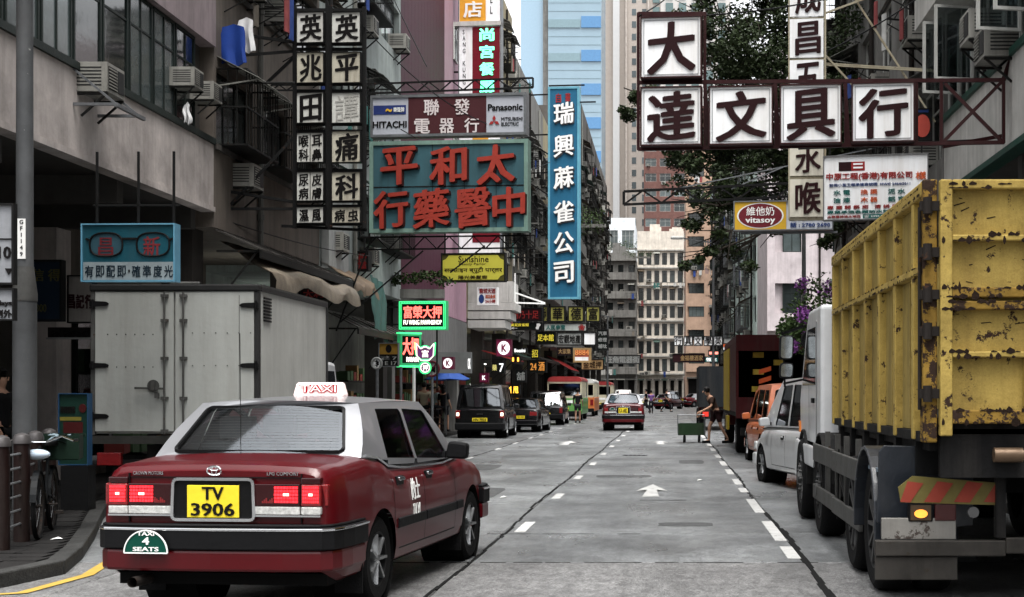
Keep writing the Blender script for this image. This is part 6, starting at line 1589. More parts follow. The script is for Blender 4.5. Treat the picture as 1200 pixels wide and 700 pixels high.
    m = MB(); m.prism([(17.5, 1.72), (19.2, 1.72), (18.5, 2.42), (17.5, 2.42)], cx0-.006, cx0-.001, 'x'); m.prism([(17.5, 1.72), (19.2, 1.72), (18.5, 2.42), (17.5, 2.42)], cx1+.001, cx1+.006, 'x'); m.build('side_window', GLD2, cab)
    m = MB(); m.prism([(17.42, 1.02), (19.1, 1.02), (19.3, 1.7), (18.52, 2.5), (17.42, 2.5)], cx0-.004, cx0-.0005, 'x'); m.build('door', CABW, cab)
    for y in (17.4, 18.3): m = MB(); m.bx(cx0-.006, cx0-.003, y, y+.015, 1.05, 2.48); m.build('door_gap', BLACK, cab)
    m = MB(); m.bx(cx0-.03, cx0-.005, 17.6, 17.8, 1.5, 1.56); m.build('door_handle', BLACK, cab)
    m = MB(); m.bx(cx0-.05, cx0, 17.0, 19.5, .72, .98); m.bx(cx0-.06, cx0+.3, 19.2, 19.75, .5, 1.0); m.build('step_panel', CABW, cab, bevel=.03)
    m = MB(); m.prism([(19.48, 1.78), (18.68, 2.5), (18.72, 2.52), (19.52, 1.8)], cx0+.1, cx1-.1, 'x'); m.build('windscreen', GLD2, cab)
    m = MB(); m.bx(cx0, cx1, 19.55, 19.75, .5, .95); m.build('front_bumper', CABW, cab, bevel=.04)
    m = MB(); m.bx(cx0-.02, cx0+.05, 19.45, 19.6, 1.1, 1.25); m.build('indicator', LAMB, cab)
    mi = empty('door_mirror', (0, 0, 0), parent=cab)
    m = MB(); m.bar((1.76, 19.0, 2.5), (1.52, 19.55, 2.42), .03); m.bar((1.52, 19.55, 2.45), (1.55, 19.55, 1.7), .025); m.bar((1.76, 19.1, 1.8), (1.54, 19.55, 1.75), .025); m.build('arm', BLACK, mi)
    for z0, z1 in ((2.07, 2.4), (1.82, 2.03)):
        m = MB(); m.prism(rpoly([(1.47, z0), (1.66, z0), (1.67, z1), (1.48, z1)], .05), 19.5, 19.62, 'y'); m.build('mirror_head', PLASTIC, mi, bevel=.02)
        m = MB(); m.prism(rpoly([(1.49, z0+.02), (1.64, z0+.02), (1.65, z1-.02), (1.50, z1-.02)], .04), 19.485, 19.497, 'y'); m.build('mirror_glass', M('mirror_glass', (.5, .55, .58), .08, .9, var=.4, scale=9, bump=0), mi)
    m = MB(); ring(m, 1.88, 2.32, .13, 19.3, .012, 16); m.cyl((1.88, 19.31, 2.32), (1.88, 19.35, 2.32), .12, n=16); m.bar((1.9, 19.3, 2.45), (2.0, 18.8, 2.6), .02); m.build('round_mirror', BLACK, mi)
    # clutter between cab and body
    m = MB(); m.bx(2.0, 2.5, 16.72, 16.93, 1.1, 1.9); m.build('air_filter', CHAS, cab)
    return t
GLD2 = M('opaque_dark_glass', (.012, .015, .017), .06, var=.3, bump=0)
yellow_truck()

# ---------------------------------------------------------------- white box truck, left
BOXW = M('box_grey_white', (.37, .38, .36), .45, var=.08, streak=.3, dirt=(.13, .12, .1), scale=2); BOXS = M('box_side_aluminium', (.5, .5, .47), .4, .0, var=.12, streak=.25, scale=1.2)
def box_truck():
    t = empty('box_truck', (-6.83, 20.0, 0), 0, 'small lorry with a grey white box body and two rear doors on the left', 'truck')
    w, Z0, Z1, L = 1.16, 1.04, 3.12, 4.0
    b = empty('box_body', (0, 0, 0), parent=t)
    m = MB(); m.bx(-w+.012, w-.012, .06, L, Z0+.02, Z1-.03); m.build('box_shell', BOXS, b)
    for s, a, c in ((-1, -w+.06, -.13), (-1, -.03, -.03), (1, .015, w-.06)):
        pass
    for s, a, c in ((-1, -w+.065, -.012), (1, .012, w-.065)):
        m = MB(); m.bx(a, c, 0.0, .055, Z0+.05, Z1-.10); d = m.build('door', BOXW, b, bevel=.006)
        xr = -.13 if s < 0 else .13
        m = MB(); m.cyl((xr, -.03, Z0+.02), (xr, -.03, Z1-.1), .014, n=8)
        for z in (Z0+.06, 1.55, 2.1, 2.62, Z1-.16): m.bx(xr-.05, xr+.05, -.04, 0, z-.02, z+.02)
        m.build('lock_rod', GALV, d)
        if s < 0:
            m = MB(); m.bar((xr, -.05, 1.68), (xr-.4, -.05, 1.69), .03); m.cyl((xr-.16, -.06, 1.66), (xr-.16, -.06, 1.78), .035, n=10); m.cyl((xr-.16, -.01, 1.72), (xr-.16, -.004, 1.72), .085, n=16); m.bx(xr-.13, xr-.07, -.05, -.02, 1.55, 1.63); m.build('lock_lever', GALV, d)
            m = MB(); 
        m = MB()
        for z in (1.98, 2.43) if s < 0 else (2.0, 2.45):
            for k in range(6): xx = (-.92+k*.125) if s < 0 else (.25+k*.16); m.cyl((xx, -.006, z), (xx, .0, z), .009, n=6)
        if s < 0: 
            o = m.build('rivet_row', BLACK, d); o['kind'] = 'stuff'
        else: o = m.build('rivet_row', GALV, d); o['kind'] = 'stuff'
        for z in (1.3, 2.0, 2.85) if s < 0 else (2.0, 2.83):
            x = s*(w-.065); m = MB(); m.prism(rpoly([(x+s*.07, z-.04), (x-s*.16, z-.03), (x-s*.2, z), (x-s*.16, z+.03), (x+s*.07, z+.04)], .02), -.025, -.001, 'y'); m.cyl((x+s*.03, -.02, z-.06), (x+s*.03, -.02, z+.06), .02, n=8); m.build('hinge', BLACK, d)
        if s > 0: m = MB(); m.bx(w-.27, w-.263, -.003, 0, Z0+.1, Z1-.15); m.build('door_fold', GALV, d)
    m = MB(); m.bx(-w, -w+.06, .0, .1, Z0, Z1-.09); m.build('rear_post', GALV, b, bevel=.01); m = MB(); m.bx(w-.06, w+.004, .0, .1, Z0, Z1-.09); m.build('rear_post', M('dark_corner_trim', (.05, .05, .05), .5), b, bevel=.01)
    m = MB(); m.bx(-w-.01, w+.012, -.02, .12, Z1-.095, Z1); m.build('rear_header', M('dark_header', (.04, .04, .04), .5), b, bevel=.02)
    m = MB(); m.bx(-w-.006, w+.012, .121, L, Z1-.028, Z1+.006); m.build('roof_edge', GALV, b)
    m = MB(); m.bx(w+.0, w+.014, .12, L, Z1-.09, Z1-.03); m.bx(w, w+.014, L-.06, L+.01, Z0, Z1-.09); m.build('side_trim', _M['dark_corner_trim'], b)
    m = MB()
    for k in range(8): m.bx(w-.002, w+.012, .25, .62, Z1-.5+k*.045, Z1-.475+k*.045)
    o = m.build('side_vent', BLACK, b); o['kind'] = 'stuff'
    m = MB(); m.bx(-.12, .3, .15, .2, Z1+.0, Z1+.05); m.build('roof_lamp', GALV, b, bevel=.02)
    m = MB(); m.bx(-w+.02, w-.02, -.01, .1, Z0-.12, Z0-.01); m.build('tail_sill', M('dull_dark_sill', (.06, .06, .055), .6, streak=.5), t)
    c = MB(); c.bx(-.45, -.33, .2, 5.6, .65, .9); c.bx(.33, .45, .2, 5.6, .65, .9); c.bx(-w+.1, w-.1, .3, .4, .5, .75); c.bx(-.9, .9, .1, .18, .45, .7); c.build('chassis', CHAS, t)
    for s in (-1, 1):
        wheel(t, s*.95, 1.1, .38, .25, s, RIMD, 8); wheel(t, s*.95, 4.7, .38, .25, s, RIMD, 8)
        m = MB(); a, q = sorted((s*.75, s*1.08)); m.bx(a, q, .02, .1, .62, .8); m.build('tail_lamp', LRED, t, bevel=.01)
    m = MB(); m.prism([(4.1, .5), (5.9, .5), (5.9, 1.3), (5.5, 2.15), (4.1, 2.2)], -.95, .95, 'x'); m.build('cab', CABW, t, bevel=.06)
    m = MB(); m.prism([(4.5, 1.35), (5.7, 1.35), (5.4, 2.0), (4.5, 2.0)], .951, .956, 'x'); m.build('cab_window', GLD2, t)
    return t
box_truck()
# ---------------------------------------------------------------- parked lorries on the right
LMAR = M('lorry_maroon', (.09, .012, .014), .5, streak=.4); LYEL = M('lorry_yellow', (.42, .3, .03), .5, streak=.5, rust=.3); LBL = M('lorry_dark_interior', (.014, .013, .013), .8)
t = empty('cargo_lorry', (2.95, 38, 0), 0, 'maroon and yellow cargo lorry with an open dark back parked on the right', 'truck'); w = 1.22
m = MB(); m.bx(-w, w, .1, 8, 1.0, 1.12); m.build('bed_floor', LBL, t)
m = MB(); m.bx(-w, w, 0, 8.0, 2.96, 3.12); m.bx(-w, w, -.04, .0, 2.72, 3.14); m.build('roof', LMAR, t)
for s in (-1, 1): m = MB(); a, b = sorted((s*w, s*(w-.07))); m.bx(a, b, 0, .1, .95, 2.95); m.build('rear_post', LMAR, t)
m = MB(); m.bx(-w+.0, -w+.04, .1, 3.9, 1.1, 2.95); m.build('side_board', LMAR, t)
for k in range(6): m = MB(); m.bx(-w-.03, -w-.001, 4+k*.66, 4.62+k*.66, 1.1, 2.9); m.build('yellow_side_board', LYEL, t)
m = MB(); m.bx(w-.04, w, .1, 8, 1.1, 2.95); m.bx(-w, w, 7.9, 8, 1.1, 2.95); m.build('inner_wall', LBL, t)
for x, z in ((-.75, 2.55), (-.75, 2.1), (-.78, 1.65), (-.2, 2.35)):
    m = MB(); m.bx(x, x+.28, .3, .7, z, z+.14); m.build('yellow_case', M('case_yellow', (.45, .33, .05), .6), t)
m = MB(); m.bx(-w, -.6, -.05, .0, .95, 1.5); m.build('tail_flap', LMAR, t)
m = MB(); 
for k in range(3): m.prism([(-.62+.0, 1.6+k*.25), (-.3, 1.7+k*.25), (-.3, 1.82+k*.25), (-.62, 1.72+k*.25)], -.03, -.01, 'y')
o = m.build('orange_chevrons', ORG, t); o['kind'] = 'stuff'
m = MB(); m.bx(-.5, -.35, 0, 9, .7, .98); m.bx(.35, .5, 0, 9, .7, .98); m.bx(-1.1, 1.1, .0, .1, .5, .7); m.build('chassis', CHAS, t)
for y in (1.2, 9.0):
    for s in (-1, 1): wheel(t, s*1.02, y, .48, .3, s, RIMD, 8)
m = MB(); m.prism([(8.1, .6), (10, .6), (10, 1.6), (9.7, 2.6), (8.1, 2.6)], -1.1, 1.1, 'x'); m.build('cab', LMAR, t, bevel=.06)
m = MB(); m.bx(-w-.06, -w-.0, 4.2, 5.4, .55, .95); m.build('yellow_locker', LYEL, t)
t = empty('cargo_lorry', (2.35, 62, 0), 0, 'dark covered lorry farther ahead beside the green handcart', 'truck')
m = MB(); m.bx(-1.1, 1.1, 0, 6, 1.0, 2.75); m.build('box_body', M('dark_tarpaulin', (.025, .03, .035), .8, streak=.4), t)
m = MB(); m.bx(-1.0, 1.0, -.05, .1, .5, .95); m.build('chassis', CHAS, t); m = MB(); m.bx(-.95, -.7, -.07, -.05, .6, .8); m.build('tail_lamp', M('tail_lamp_dim_lit', (.5, .03, .02), .4, emit=.25), t)
for y in (1.2, 6.6):
    for s in (-1, 1): wheel(t, s*.95, y, .45, .28, s, RIMD, 8)
m = MB(); m.bx(-1.0, 1.0, 6.1, 7.8, .5, 2.3); m.build('cab', M('cab_dark_red', (.12, .02, .02), .5), t, bevel=.06)
t = empty('cargo_lorry', (3.0, 92, 0), 0, 'farthest small dark lorry parked under the teal lit sign', 'truck')
m = MB(); m.bx(-1.1, 1.1, 0, 5, .9, 2.7); m.build('box_body', M('dark_brown_box', (.05, .03, .025), .8, streak=.4), t); m = MB(); m.bx(-1, 1, -.05, 6.5, .5, .88); m.build('chassis', CHAS, t)
for y in (1.2, 5.6):
    for s in (-1, 1): wheel(t, s*.95, y, .45, .28, s, RIMD, 8)

# ---------------------------------------------------------------- green handcart
t = empty('handcart', (.69, 47, 0), R(-4), 'green metal handcart standing in the road beside the right lane line', 'handcart')
CG = M('cart_green', (.03, .07, .03), .6, streak=.4, rust=.3)
for nm, q in (('front_panel', (-.5, .5, -.02, .0, .3, .72)), ('back_panel', (-.5, .5, .9, .92, .3, .72)), ('side_panel', (-.5, -.48, 0, .9, .3, .72)), ('side_panel', (.48, .5, 0, .9, .3, .72)), ('floor', (-.5, .5, 0, .9, .28, .3))):
    m = MB(); m.bx(*q); m.build(nm, CG, t)
m = MB(); m.cyl((-.5, -.02, .35), (-.5, -.08, 1.05), .018, n=6); m.cyl((.5, -.02, .35), (.5, -.08, 1.05), .018, n=6); m.cyl((-.5, -.08, 1.05), (.5, -.08, 1.05), .018, n=6); m.build('push_handle', STEEL, t)
for x in (-.28, .28):
    for y in (.1, .75): m = MB(); m.cyl((x-.03, y, .12), (x+.03, y, .12), .12, n=14); m.bx(x-.02, x+.02, y-.03, y+.03, .12, .28); m.build('castor', RUBBER, t)
m = MB(); m.bx(-.4, .35, .1, .8, .31, .68); m.build('load_box', M('white_load', (.4, .4, .38), .7), t)
t.scale = (.86, .86, .86)

# ================================================================== STREET FURNITURE
LP = M('lamp_post_grey', (.12, .125, .13), .6, .2, var=.25, streak=.35, rust=.25, rustcol=(.3, .3, .29))
t = empty('lamp_post', (P(29, 0, 16).x, 16, .115), 0, 'thick grey steel lamp post at the left edge with a vertical number plate GF1149', 'lamp post')
m = MB(); m.lathe([(.15, 0), (.15, .12), (.128, .2), (.126, 2.58), (.128, 2.6), (.092, 2.85), (.085, 7.5), (.08, 9.0), (.001, 9.0)], (0, 0, 0), 'z', 24); m.build('shaft', LP, t, smooth=True)
m = MB(); m.lathe([(.133, 2.52), (.133, 2.60), (.098, 2.87), (.098, 2.9)], (0, 0, 0), 'z', 24); m.build('collar', GALV, t, smooth=True)
m = MB(); m.bx(-.035, .05, -.1, -.086, 2.98, 3.42); o = m.build('number_plate', WHITEP, t)
m = MB()
for k, ch in enumerate('GF1149'): text_into(m, ch, -.015, .03, 3.36-k*.07, 3.405-k*.07, -.101, .002, .03, keep=True)
m.build('lettering', BLACKP, o)
m = MB(); m.bar((0, 0, 8.9), (1.9, .2, 9.3), .08); m.build('arm', LP, t); m = MB(); m.bx(1.6, 2.3, .05, .35, 9.2, 9.35); m.build('lamp_head', LP, t, bevel=.05)
def far_lamp(px, pytop, d, lab, headx):
    p = P(px, pytop, d); t = empty('lamp_post', (p.x, d, .12), 0, lab, 'lamp post'); h = p.z-.12
    m = MB(); m.cyl((0, 0, 0), (0, 0, h), .1, .06, n=10); m.build('shaft', LP, t); m = MB(); m.bar((0, 0, h), (headx, 0, h+.25), .07); m.build('arm', LP, t)
    m = MB(); a, b = sorted((headx, headx+(.7 if headx > 0 else -.7))); m.bx(a, b, -.15, .15, h+.2, h+.36); m.build('lamp_head', M('lamp_head_pale', (.45, .45, .43), .5), t, bevel=.05)
far_lamp(942, 262, 44, 'slim dark lamp post in front of the pale pink wall', -.9)
far_lamp(836, 285, 78, 'lamp post with two arms in front of the peach block, over the lorry', -1.6)
far_lamp(712, 371, 110, 'small distant lamp post at the end of the left row', -1.0)
# railings, maroon posts with dull metal caps
MPOST = M('railing_maroon', (.024, .007, .006), .55, streak=.4, var=.3); CAP = M('dull_metal_cap', (.13, .12, .12), .45, .5)
rl = empty('pedestrian_railing', (0, 0, .115), 0, 'maroon posts with dull domed caps and thin bars at the left kerb', 'railing')
posts = [(-6.36, 13.8), (-6.53, 14.62), (-6.76, 15.45), (-7.02, 16.4)]
pm = MB(); pm.cyl((0, 0, 0), (0, 0, 1.0), .078, n=16); pme = pm.mesh('post', MPOST, True)
cm = MB(); cm.lathe([(.088, 1.0), (.088, 1.04), (.07, 1.085), (.03, 1.105), (.001, 1.11)], (0, 0, 0), 'z', 16); cme = cm.mesh('cap', CAP, True)
for x, y in posts: o = inst(pme, 'post', rl, (x, y, 0)); inst(cme, 'cap', o)
for a, b in zip(posts[:-1], posts[1:]):
    for k in range(6):
        m = MB(); z = .2+k*.14; m.cyl((a[0], a[1], z), (b[0], b[1], z), .012, n=6); m.build('bar', STEEL, rl)
rl2 = empty('pedestrian_railing', (0, 0, .115), 0, 'low red railing beside the pedestrians at the left kerb', 'railing')
for k in range(7):
    o = inst(pme, 'post', rl2, (-8.5, 45+k*1.5, 0), sc=(.6, .6, .95))
for z in (.35, .6, .9): m = MB(); m.cyl((-8.5, 45, z), (-8.5, 54, z), .025, n=6); m.build('bar', MPOST, rl2)

# bicycle
def bicycle(loc, rz, lab):
    t = empty('bicycle', loc, rz, lab, 'bicycle'); BK = M('bicycle_frame_dark', (.012, .015, .018), .6, var=.3); r = .34
    for y in (0, 1.08):
        w_ = empty('wheel', (0, y, r), parent=t)
        m = MB(); n = 32
        m.lathe([(r-.035, -.018), (r-.012, -.024), (r, 0), (r-.012, .024), (r-.035, .018), (r-.035, -.018)], (0, 0, 0), 'x', n); m.build('tyre', RUBBER, w_, smooth=True)
        m = MB(); m.lathe([(r-.036, -.014), (r-.055, -.012), (r-.055, .012), (r-.036, .014)], (0, 0, 0), 'x', n); m.cyl((-.04, 0, 0), (.04, 0, 0), .02, n=8); m.build('rim', DSTEEL, w_, smooth=True)
        m = MB()
        for k in range(18): a = 2*pi*k/18; m.cyl((.02*(-1)**k, 0, 0), (0, (r-.05)*cos(a), (r-.05)*sin(a)), .0015, n=4, cap=False)
        m.build('spokes', STEEL, w_)['kind'] = 'stuff'
        m = MB(); pts = [((r+.03)*cos(a), (r+.03)*sin(a)) for a in [R(10)+R(150)*k/12 for k in range(13)]]
        m.prism(pts+[(p[0]*.99, p[1]*.99) for p in pts[::-1]], -.03, .03, 'x'); o = m.build('mudguard', BK, t, (0, y, r))
    m = MB(); F_ = [((0, 1.08, r), (0, .98, .82), .013), ((0, .98, .82), (0, .95, .95), .016), ((0, .98, .8), (0, .5, .34), .02), ((0, .97, .88), (0, .38, .82), .018), ((0, .5, .32), (0, .33, .92), .016), ((0, .5, .32), (0, 0, r), .012), ((0, .36, .78), (0, 0, r), .01)]
    for a, b, q in F_: m.cyl(a, b, q, n=8)
    m.build('frame', BK, t, smooth=True)
    m = MB(); P_ = [(-.3, .78, 1.0), (-.2, .86, 1.05), (-.06, .95, .99), (.06, .95, .99), (.2, .86, 1.05), (.3, .78, 1.0)]
    for a, b in zip(P_[:-1], P_[1:]): m.cyl(a, b, .011, n=7)
    m.build('handlebar', CHROME, t, smooth=True)
    for s in (-1, 1): m = MB(); m.cyl((s*.3, .78, 1.0), (s*.33, .66, 1.0), .017, n=8); m.cyl((s*.22, .84, 1.07), (s*.24, .72, 1.03), .007, n=5); m.build('grip', BLACK, t)
    m = MB(); m.prism(rpoly([(-.09, .2), (.09, .2), (.03, .48), (-.03, .48)], .03), .93, .98, 'z'); m.build('saddle', BLACK, t, bevel=.015)
    m = MB(); m.cyl((-.12, .5, .32), (-.03, .5, .32), .01, n=6); m.bx(-.17, -.1, .44, .56, .22, .25); m.bx(.1, .17, .44, .56, .40, .43); m.cyl((.02, .5, .32), (.03, .5, .32), .09, n=16); m.build('crank', DSTEEL, t)
    bk = MB(); 
    for z in (1.0, 1.08): 
        pass
    b = empty('basket', (0, .02, .78), parent=t); BG = M('basket_green', (.01, .035, .02), .6)
    for nm, q in (('panel', (-.3, .3, -.2, -.19, 0, .26)), ('panel', (-.3, .3, .19, .2, 0, .26)), ('panel', (-.3, -.29, -.19, .19, 0, .26)), ('panel', (.29, .3, -.19, .19, 0, .26)), ('panel', (-.29, .29, -.19, .19, -.01, 0)), ('rim', (-.32, .32, -.22, -.201, .23, .27))): m = MB(); m.bx(*q); m.build(nm, BG, b)
    return t
bk = bicycle((-6.75, 15.85, .127), R(196), 'dark bicycle parked behind the maroon railing, handlebar towards the road')
bag = MB(); bag.ball((0, 0, 0), .09, 7, sc=(1.5, .7, .6)); o = bag.build('plastic_bag', M('pale_blue_plastic', (.4, .48, .56), .35), None, (-6.42, 14.72, 1.0), smooth=True); tag(o, 'pale blue plastic bag wrapped round the bicycle lamp', 'bag')
m = MB(); pts = []
for i in range(9):
    for j in range(5): pts.append((-.2+i*.05, -.12+j*.06, .03*sin(i*1.3+j)+.025*cos(j*2.1+i*.7)))
m.add(pts, [(i*5+j, i*5+5+j, i*5+6+j, i*5+j+1) for i in range(8) for j in range(4)]); m.add([(a, b, c-.04) for a, b, c in pts], [(i*5+j, i*5+5+j, i*5+6+j, i*5+j+1) for i in range(8) for j in range(4)])
tag(m.build('rag', M('pale_blue_rag', (.2, .26, .3), .8), None, (-6.72, 15.74, 1.14), smooth=True), 'pale blue rags heaped in the green basket of the bicycle', 'rag')

# ================================================================== AWNINGS, CANOPIES, WIRES, LAUNDRY
TARP = M('beige_tarpaulin', (.24, .2, .15), .5, var=.3, scale=4, streak=.4, bump=.4)
def tarp(name, label, p0, p1, drop, out, mat, nx=22, nz=8, seed=1, hang=.0):
    """cloth awning between two wall points, sagging outward and down"""
    rnd = random.Random(seed); p0, p1 = Vector(p0), Vector(p1); m = MB(); pts = []
    for j in range(nz+1):
        for i in range(nx+1):
            u, v = i/nx, j/nz; p = p0.lerp(p1, u); z = p.z-drop*v**1.1-.07*sin(u*9+seed)*v-.04*sin(u*23+v*5)*v; x = p.x+out*min(1, v*1.25)+.03*sin(u*17+v*9)
            if v > .8: z -= hang*(v-.8)*5*(.6+.4*sin(u*14))
            pts.append(Vector((x, p.y, z)))
    N1 = nx+1; fs = [(j*N1+i, j*N1+i+1, (j+1)*N1+i+1, (j+1)*N1+i) for j in range(nz) for i in range(nx)]
    c = p0.copy(); m.add([p-c for p in pts], fs); m.add([p-c-Vector((0, 0, .02)) for p in pts], fs)
    o = m.build(name, mat, None, tuple(c), smooth=True); return tag(o, label, 'awning')
tarp('tarpaulin_awning', 'torn beige tarpaulin drooping over the roof of the white box truck', (FL, 25.9, 4.35), (FL, 33.0, 4.5), .75, 1.0, TARP, hang=.16)
tarp('tarpaulin_awning', 'smaller brown tarpaulin under the clinic boards', (FL, 33.4, 4.65), (FL, 36.4, 4.7), .6, .75, M('brown_tarpaulin', (.24, .17, .11), .6, var=.3, streak=.4), seed=4, hang=.1)
tarp('hanging_cloth', 'dirty green cloth hanging from the wall left of the pawnshop neon', (FL+.5, 36.5, 4.6), (FL+.5, 38.3, 4.5), 1.5, .1, M('green_cloth', (.07, .17, .15), .8, streak=.5), seed=6)
def canopy(label, y0, y1, z, out, mat, sign=None, side=-1, fall=.35):
    X = FL if side < 0 else FR; t = empty('shop_canopy', (X, y0, z), 0, label, 'canopy'); s = -side; m = MB(); n = max(2, int((y1-y0)/.5))
    for k in range(n):
        a, b = (y1-y0)*k/n, (y1-y0)*(k+1)/n-.01
        m.add([(0, a, .0), (0, b, 0), (s*out, b, -fall), (s*out, a, -fall), (0, a, .03+.02*(k % 2)), (0, b, .03), (s*out, b, .03-fall), (s*out, a, .03+.02*(k % 2)-fall)], [(0, 1, 2, 3), (7, 6, 5, 4), (0, 4, 5, 1), (2, 6, 7, 3), (1, 5, 6, 2), (0, 3, 7, 4)])
    m.build('sheet', mat, t)
    m = MB(); m.bx(min(0, s*out*.98)+.0, max(0, s*out*.98)-.0, .05, .09, -fall-.03, -fall+.01); m.bx(s*out-.02, s*out+.02, 0, y1-y0, -fall-.14, -fall-.01)
    for y in (.1, (y1-y0)/2, y1-y0-.1): m.bar((s*.02, y, -fall-.9), (s*out*.9, y, -fall), .03)
    m.build('bracket_frame', IRON, t); return t
cl = M('corrugated_dark', (.07, .065, .06), .7, streak=.6, rust=.4); cg = M('corrugated_green', (.06, .11, .09), .7, streak=.6); cr = M('awning_red', (.28, .03, .03), .7, streak=.3); cb_ = M('awning_blue', (.03, .08, .3), .7, streak=.2)
canopy('dark corrugated canopy above the white box truck', 25.7, 33.2, 4.5, .8, cl)
canopy('dark corrugated canopy left of the pawnshop neon', 34.2, 43.2, 3.5, .7, cl)
canopy('red shop awning past the corner balcony', 62, 68, 3.4, 1.2, cr)
canopy('green corrugated canopy behind the black estate car', 68.4, 76, 3.7, 1.0, cg)
canopy('dark canopy above the green minibus', 77, 90, 3.8, 1.2, cl)
canopy('red awning far down the left row', 95, 103, 4.0, 1.6, cr, fall=.9)
canopy('dark canopy at the far end of the left row', 104, 126, 4.0, 1.2, cl)
canopy('rusty lean-to canopy on the right behind the silver people carrier', 78.2, 86, 4.1, 1.3, cl, side=1)
canopy('brown canopy on the right above the parked lorries', 88, 98, 4.0, 1.2, cl, side=1)
# stall umbrella
t = empty('stall_umbrella', (P(523, 0, 52).x, 52, .115), 0, 'blue market umbrella over the left pavement', 'umbrella')
m = MB(); n = 10
m.add([(0, 0, 2.45)]+[(.85*cos(2*pi*k/n), .85*sin(2*pi*k/n), 2.0-.04*(k % 2)) for k in range(n)], [(0, 1+k, 1+(k+1) % n) for k in range(n)]); m.add([(0, 0, 2.42)]+[(.84*cos(2*pi*k/n), .84*sin(2*pi*k/n), 1.97-.04*(k % 2)) for k in range(n)], [(0, 1+(k+1) % n, 1+k) for k in range(n)]); m.build('canopy', cb_, t)
m = MB(); m.cyl((0, 0, 0), (0, 0, 2.4), .025, n=8); m.build('pole', STEEL, t)
# open umbrella behind taxi roof
# lit shop interiors (strip lamps) along the left arcade
tube = M('strip_lamp', (.9, .95, .85), .5, emit=7, var=0)
for k, (y, z) in enumerate(((31, 3.4), (37, 3.2), (41, 3.1), (47, 2.9), (52, 3.0), (60, 3.2), (65, 3.0), (71, 3.2), (80, 3.2), (88, 3.2))):
    m = MB(); m.bx(-.03, .03, -.6, .6, -.02, .02); o = m.build('strip_lamp', tube, None, (FL-1.2-.5*(k % 3), y, z)); tag(o, 'white strip lamp glowing under the left arcade, ' + ('closest one behind the box truck', 'second nearest by the tarpaulins', 'under the pawnshop neon', 'beside the grey fascia board', 'above the pedestrians', 'behind the black van', 'near the red shop awning', 'behind the black estate car', 'behind the green minibus', 'farthest down the row')[k], 'lamp', 'strip lamps under the left arcade')
# shop fronts: lit windows and goods shelves
cols_ = [(.35, .22, .1), (.12, .2, .1), (.3, .06, .05), (.3, .28, .2), (.07, .1, .2)]
rnd = random.Random(77)
for k in range(13):
    y = 26.5+k*4.6; w_ = rnd.uniform(2.4, 3.6)
    lab = 'goods stall in the left arcade, ' + ('nearest, behind the box truck', 'second behind the box truck', 'below the small tarpaulin', 'below the green cloth', 'beside the round 3 sign', 'beside the turn sign', 'under the grey fascia', 'behind the pedestrians', 'behind the blue umbrella', 'behind the tall black van', 'under the red awning', 'behind the black estate car', 'behind the green minibus')[k]
    t = empty('shop_stall', (FL-1.9, y, .115), R(90), lab, 'stall', 'stalls in the left arcade')
    for r in range(3): m = MB(); m.bx(0, w_, 0, .5, .35+r*.75, .39+r*.75); m.build('shelf', DARKPIL, t)
    for r in range(3):
        for q in range(int(w_/.45)):
            m = MB(); a = q*.45+.03; m.bx(a, a+rnd.uniform(.25, .4), .03, .4, .392+r*.75, .392+r*.75+rnd.uniform(.2, .5)); m.build('goods', M('goods_%d' % rnd.randint(0, 4), cols_[rnd.randint(0, 4)], .7), t)
# wires
def wire(label, a, b, sag=.4, r=.012):
    a, b = Vector(a), Vector(b); m = MB(); n = 14; L_ = []
    for k in range(n+1): u = k/n; p = (b-a)*u; L_.append(p-Vector((0, 0, sag*4*u*(1-u))))
    for p, q in zip(L_[:-1], L_[1:]): m.cyl(p, q, r, n=5, cap=False)
    tag(m.build('overhead_wire', BLACK, None, tuple(a)), label, 'wire')
wire('black wire slanting from the top right to the clinic sign', P(1080, -5, 24), P(925, 78, 24), .1)
wire('black wire from the 大 board up to the right', P(750, 18, 20), P(800, -20, 26), .05)
wire('thin wire crossing above the row of stationery boards', P(752, 20, 20), P(1040, -20, 24), .15)
wire('thin wire slanting across the purple wall', P(462, 0, 40), P(500, 78, 34), .02)
wire('long wire crossing the teal board to the blue sign', P(470, 152, 32), P(645, 190, 60), .6)
wire('thin wire from the clinic rack to the electrical shop sign', P(425, 30, 27), P(620, 155, 36), .5)
wire('thin wire over the left pavement below the clinic boards', P(255, 255, 26), P(433, 300, 36), .1)
# laundry: blue coat and white shirt
t = empty('laundry_pole', (FL, 25.9, 7.15), 0, 'pole over the left pavement with drying clothes', 'pole'); m = MB(); m.cyl((0, 0, 0), (1.3, .2, .05), .02, n=6); m.build('rod', IRON, t)
def cloth(label, name, x, y, z, w_, h_, mat, seed):
    m = MB(); pts = []
    for j in range(9):
        for i in range(11):
            u, v = i/10, j/8; ww = w_*(.75+.25*min(1, v*2)); pts.append(((u-.5)*ww+.02*sin(v*6+seed), .05*sin(u*11+seed)*v+.03*sin(u*5), -h_*v+.03*sin(u*7)*v-.06*abs(u-.5)*2*(1-v)))
    fs = [(j*11+i, j*11+i+1, (j+1)*11+i+1, (j+1)*11+i) for j in range(8) for i in range(10)]
    m.add(pts, fs); m.add([(a, b+.03, c) for a, b, c in pts], [f[::-1] for f in fs]); tag(m.build(name, mat, None, (x, y, z), smooth=True), label, 'clothing')
cloth('blue coat hanging on the pole over the left pavement', 'coat', *(P(272, 28, 26)), .52, .72, M('coat_blue', (.02, .06, .3), .6), 1)
cloth('white shirt hanging beside the blue coat', 'shirt', *(P(287, 20, 26.1)), .34, .62, M('shirt_white', (.62, .62, .62), .8), 2)
cloth('small white cloth hanging from the window below the left air conditioners', 'cloth', *(P(219, 119, 23.6)), .12, .36, M('shirt_white'), 3)

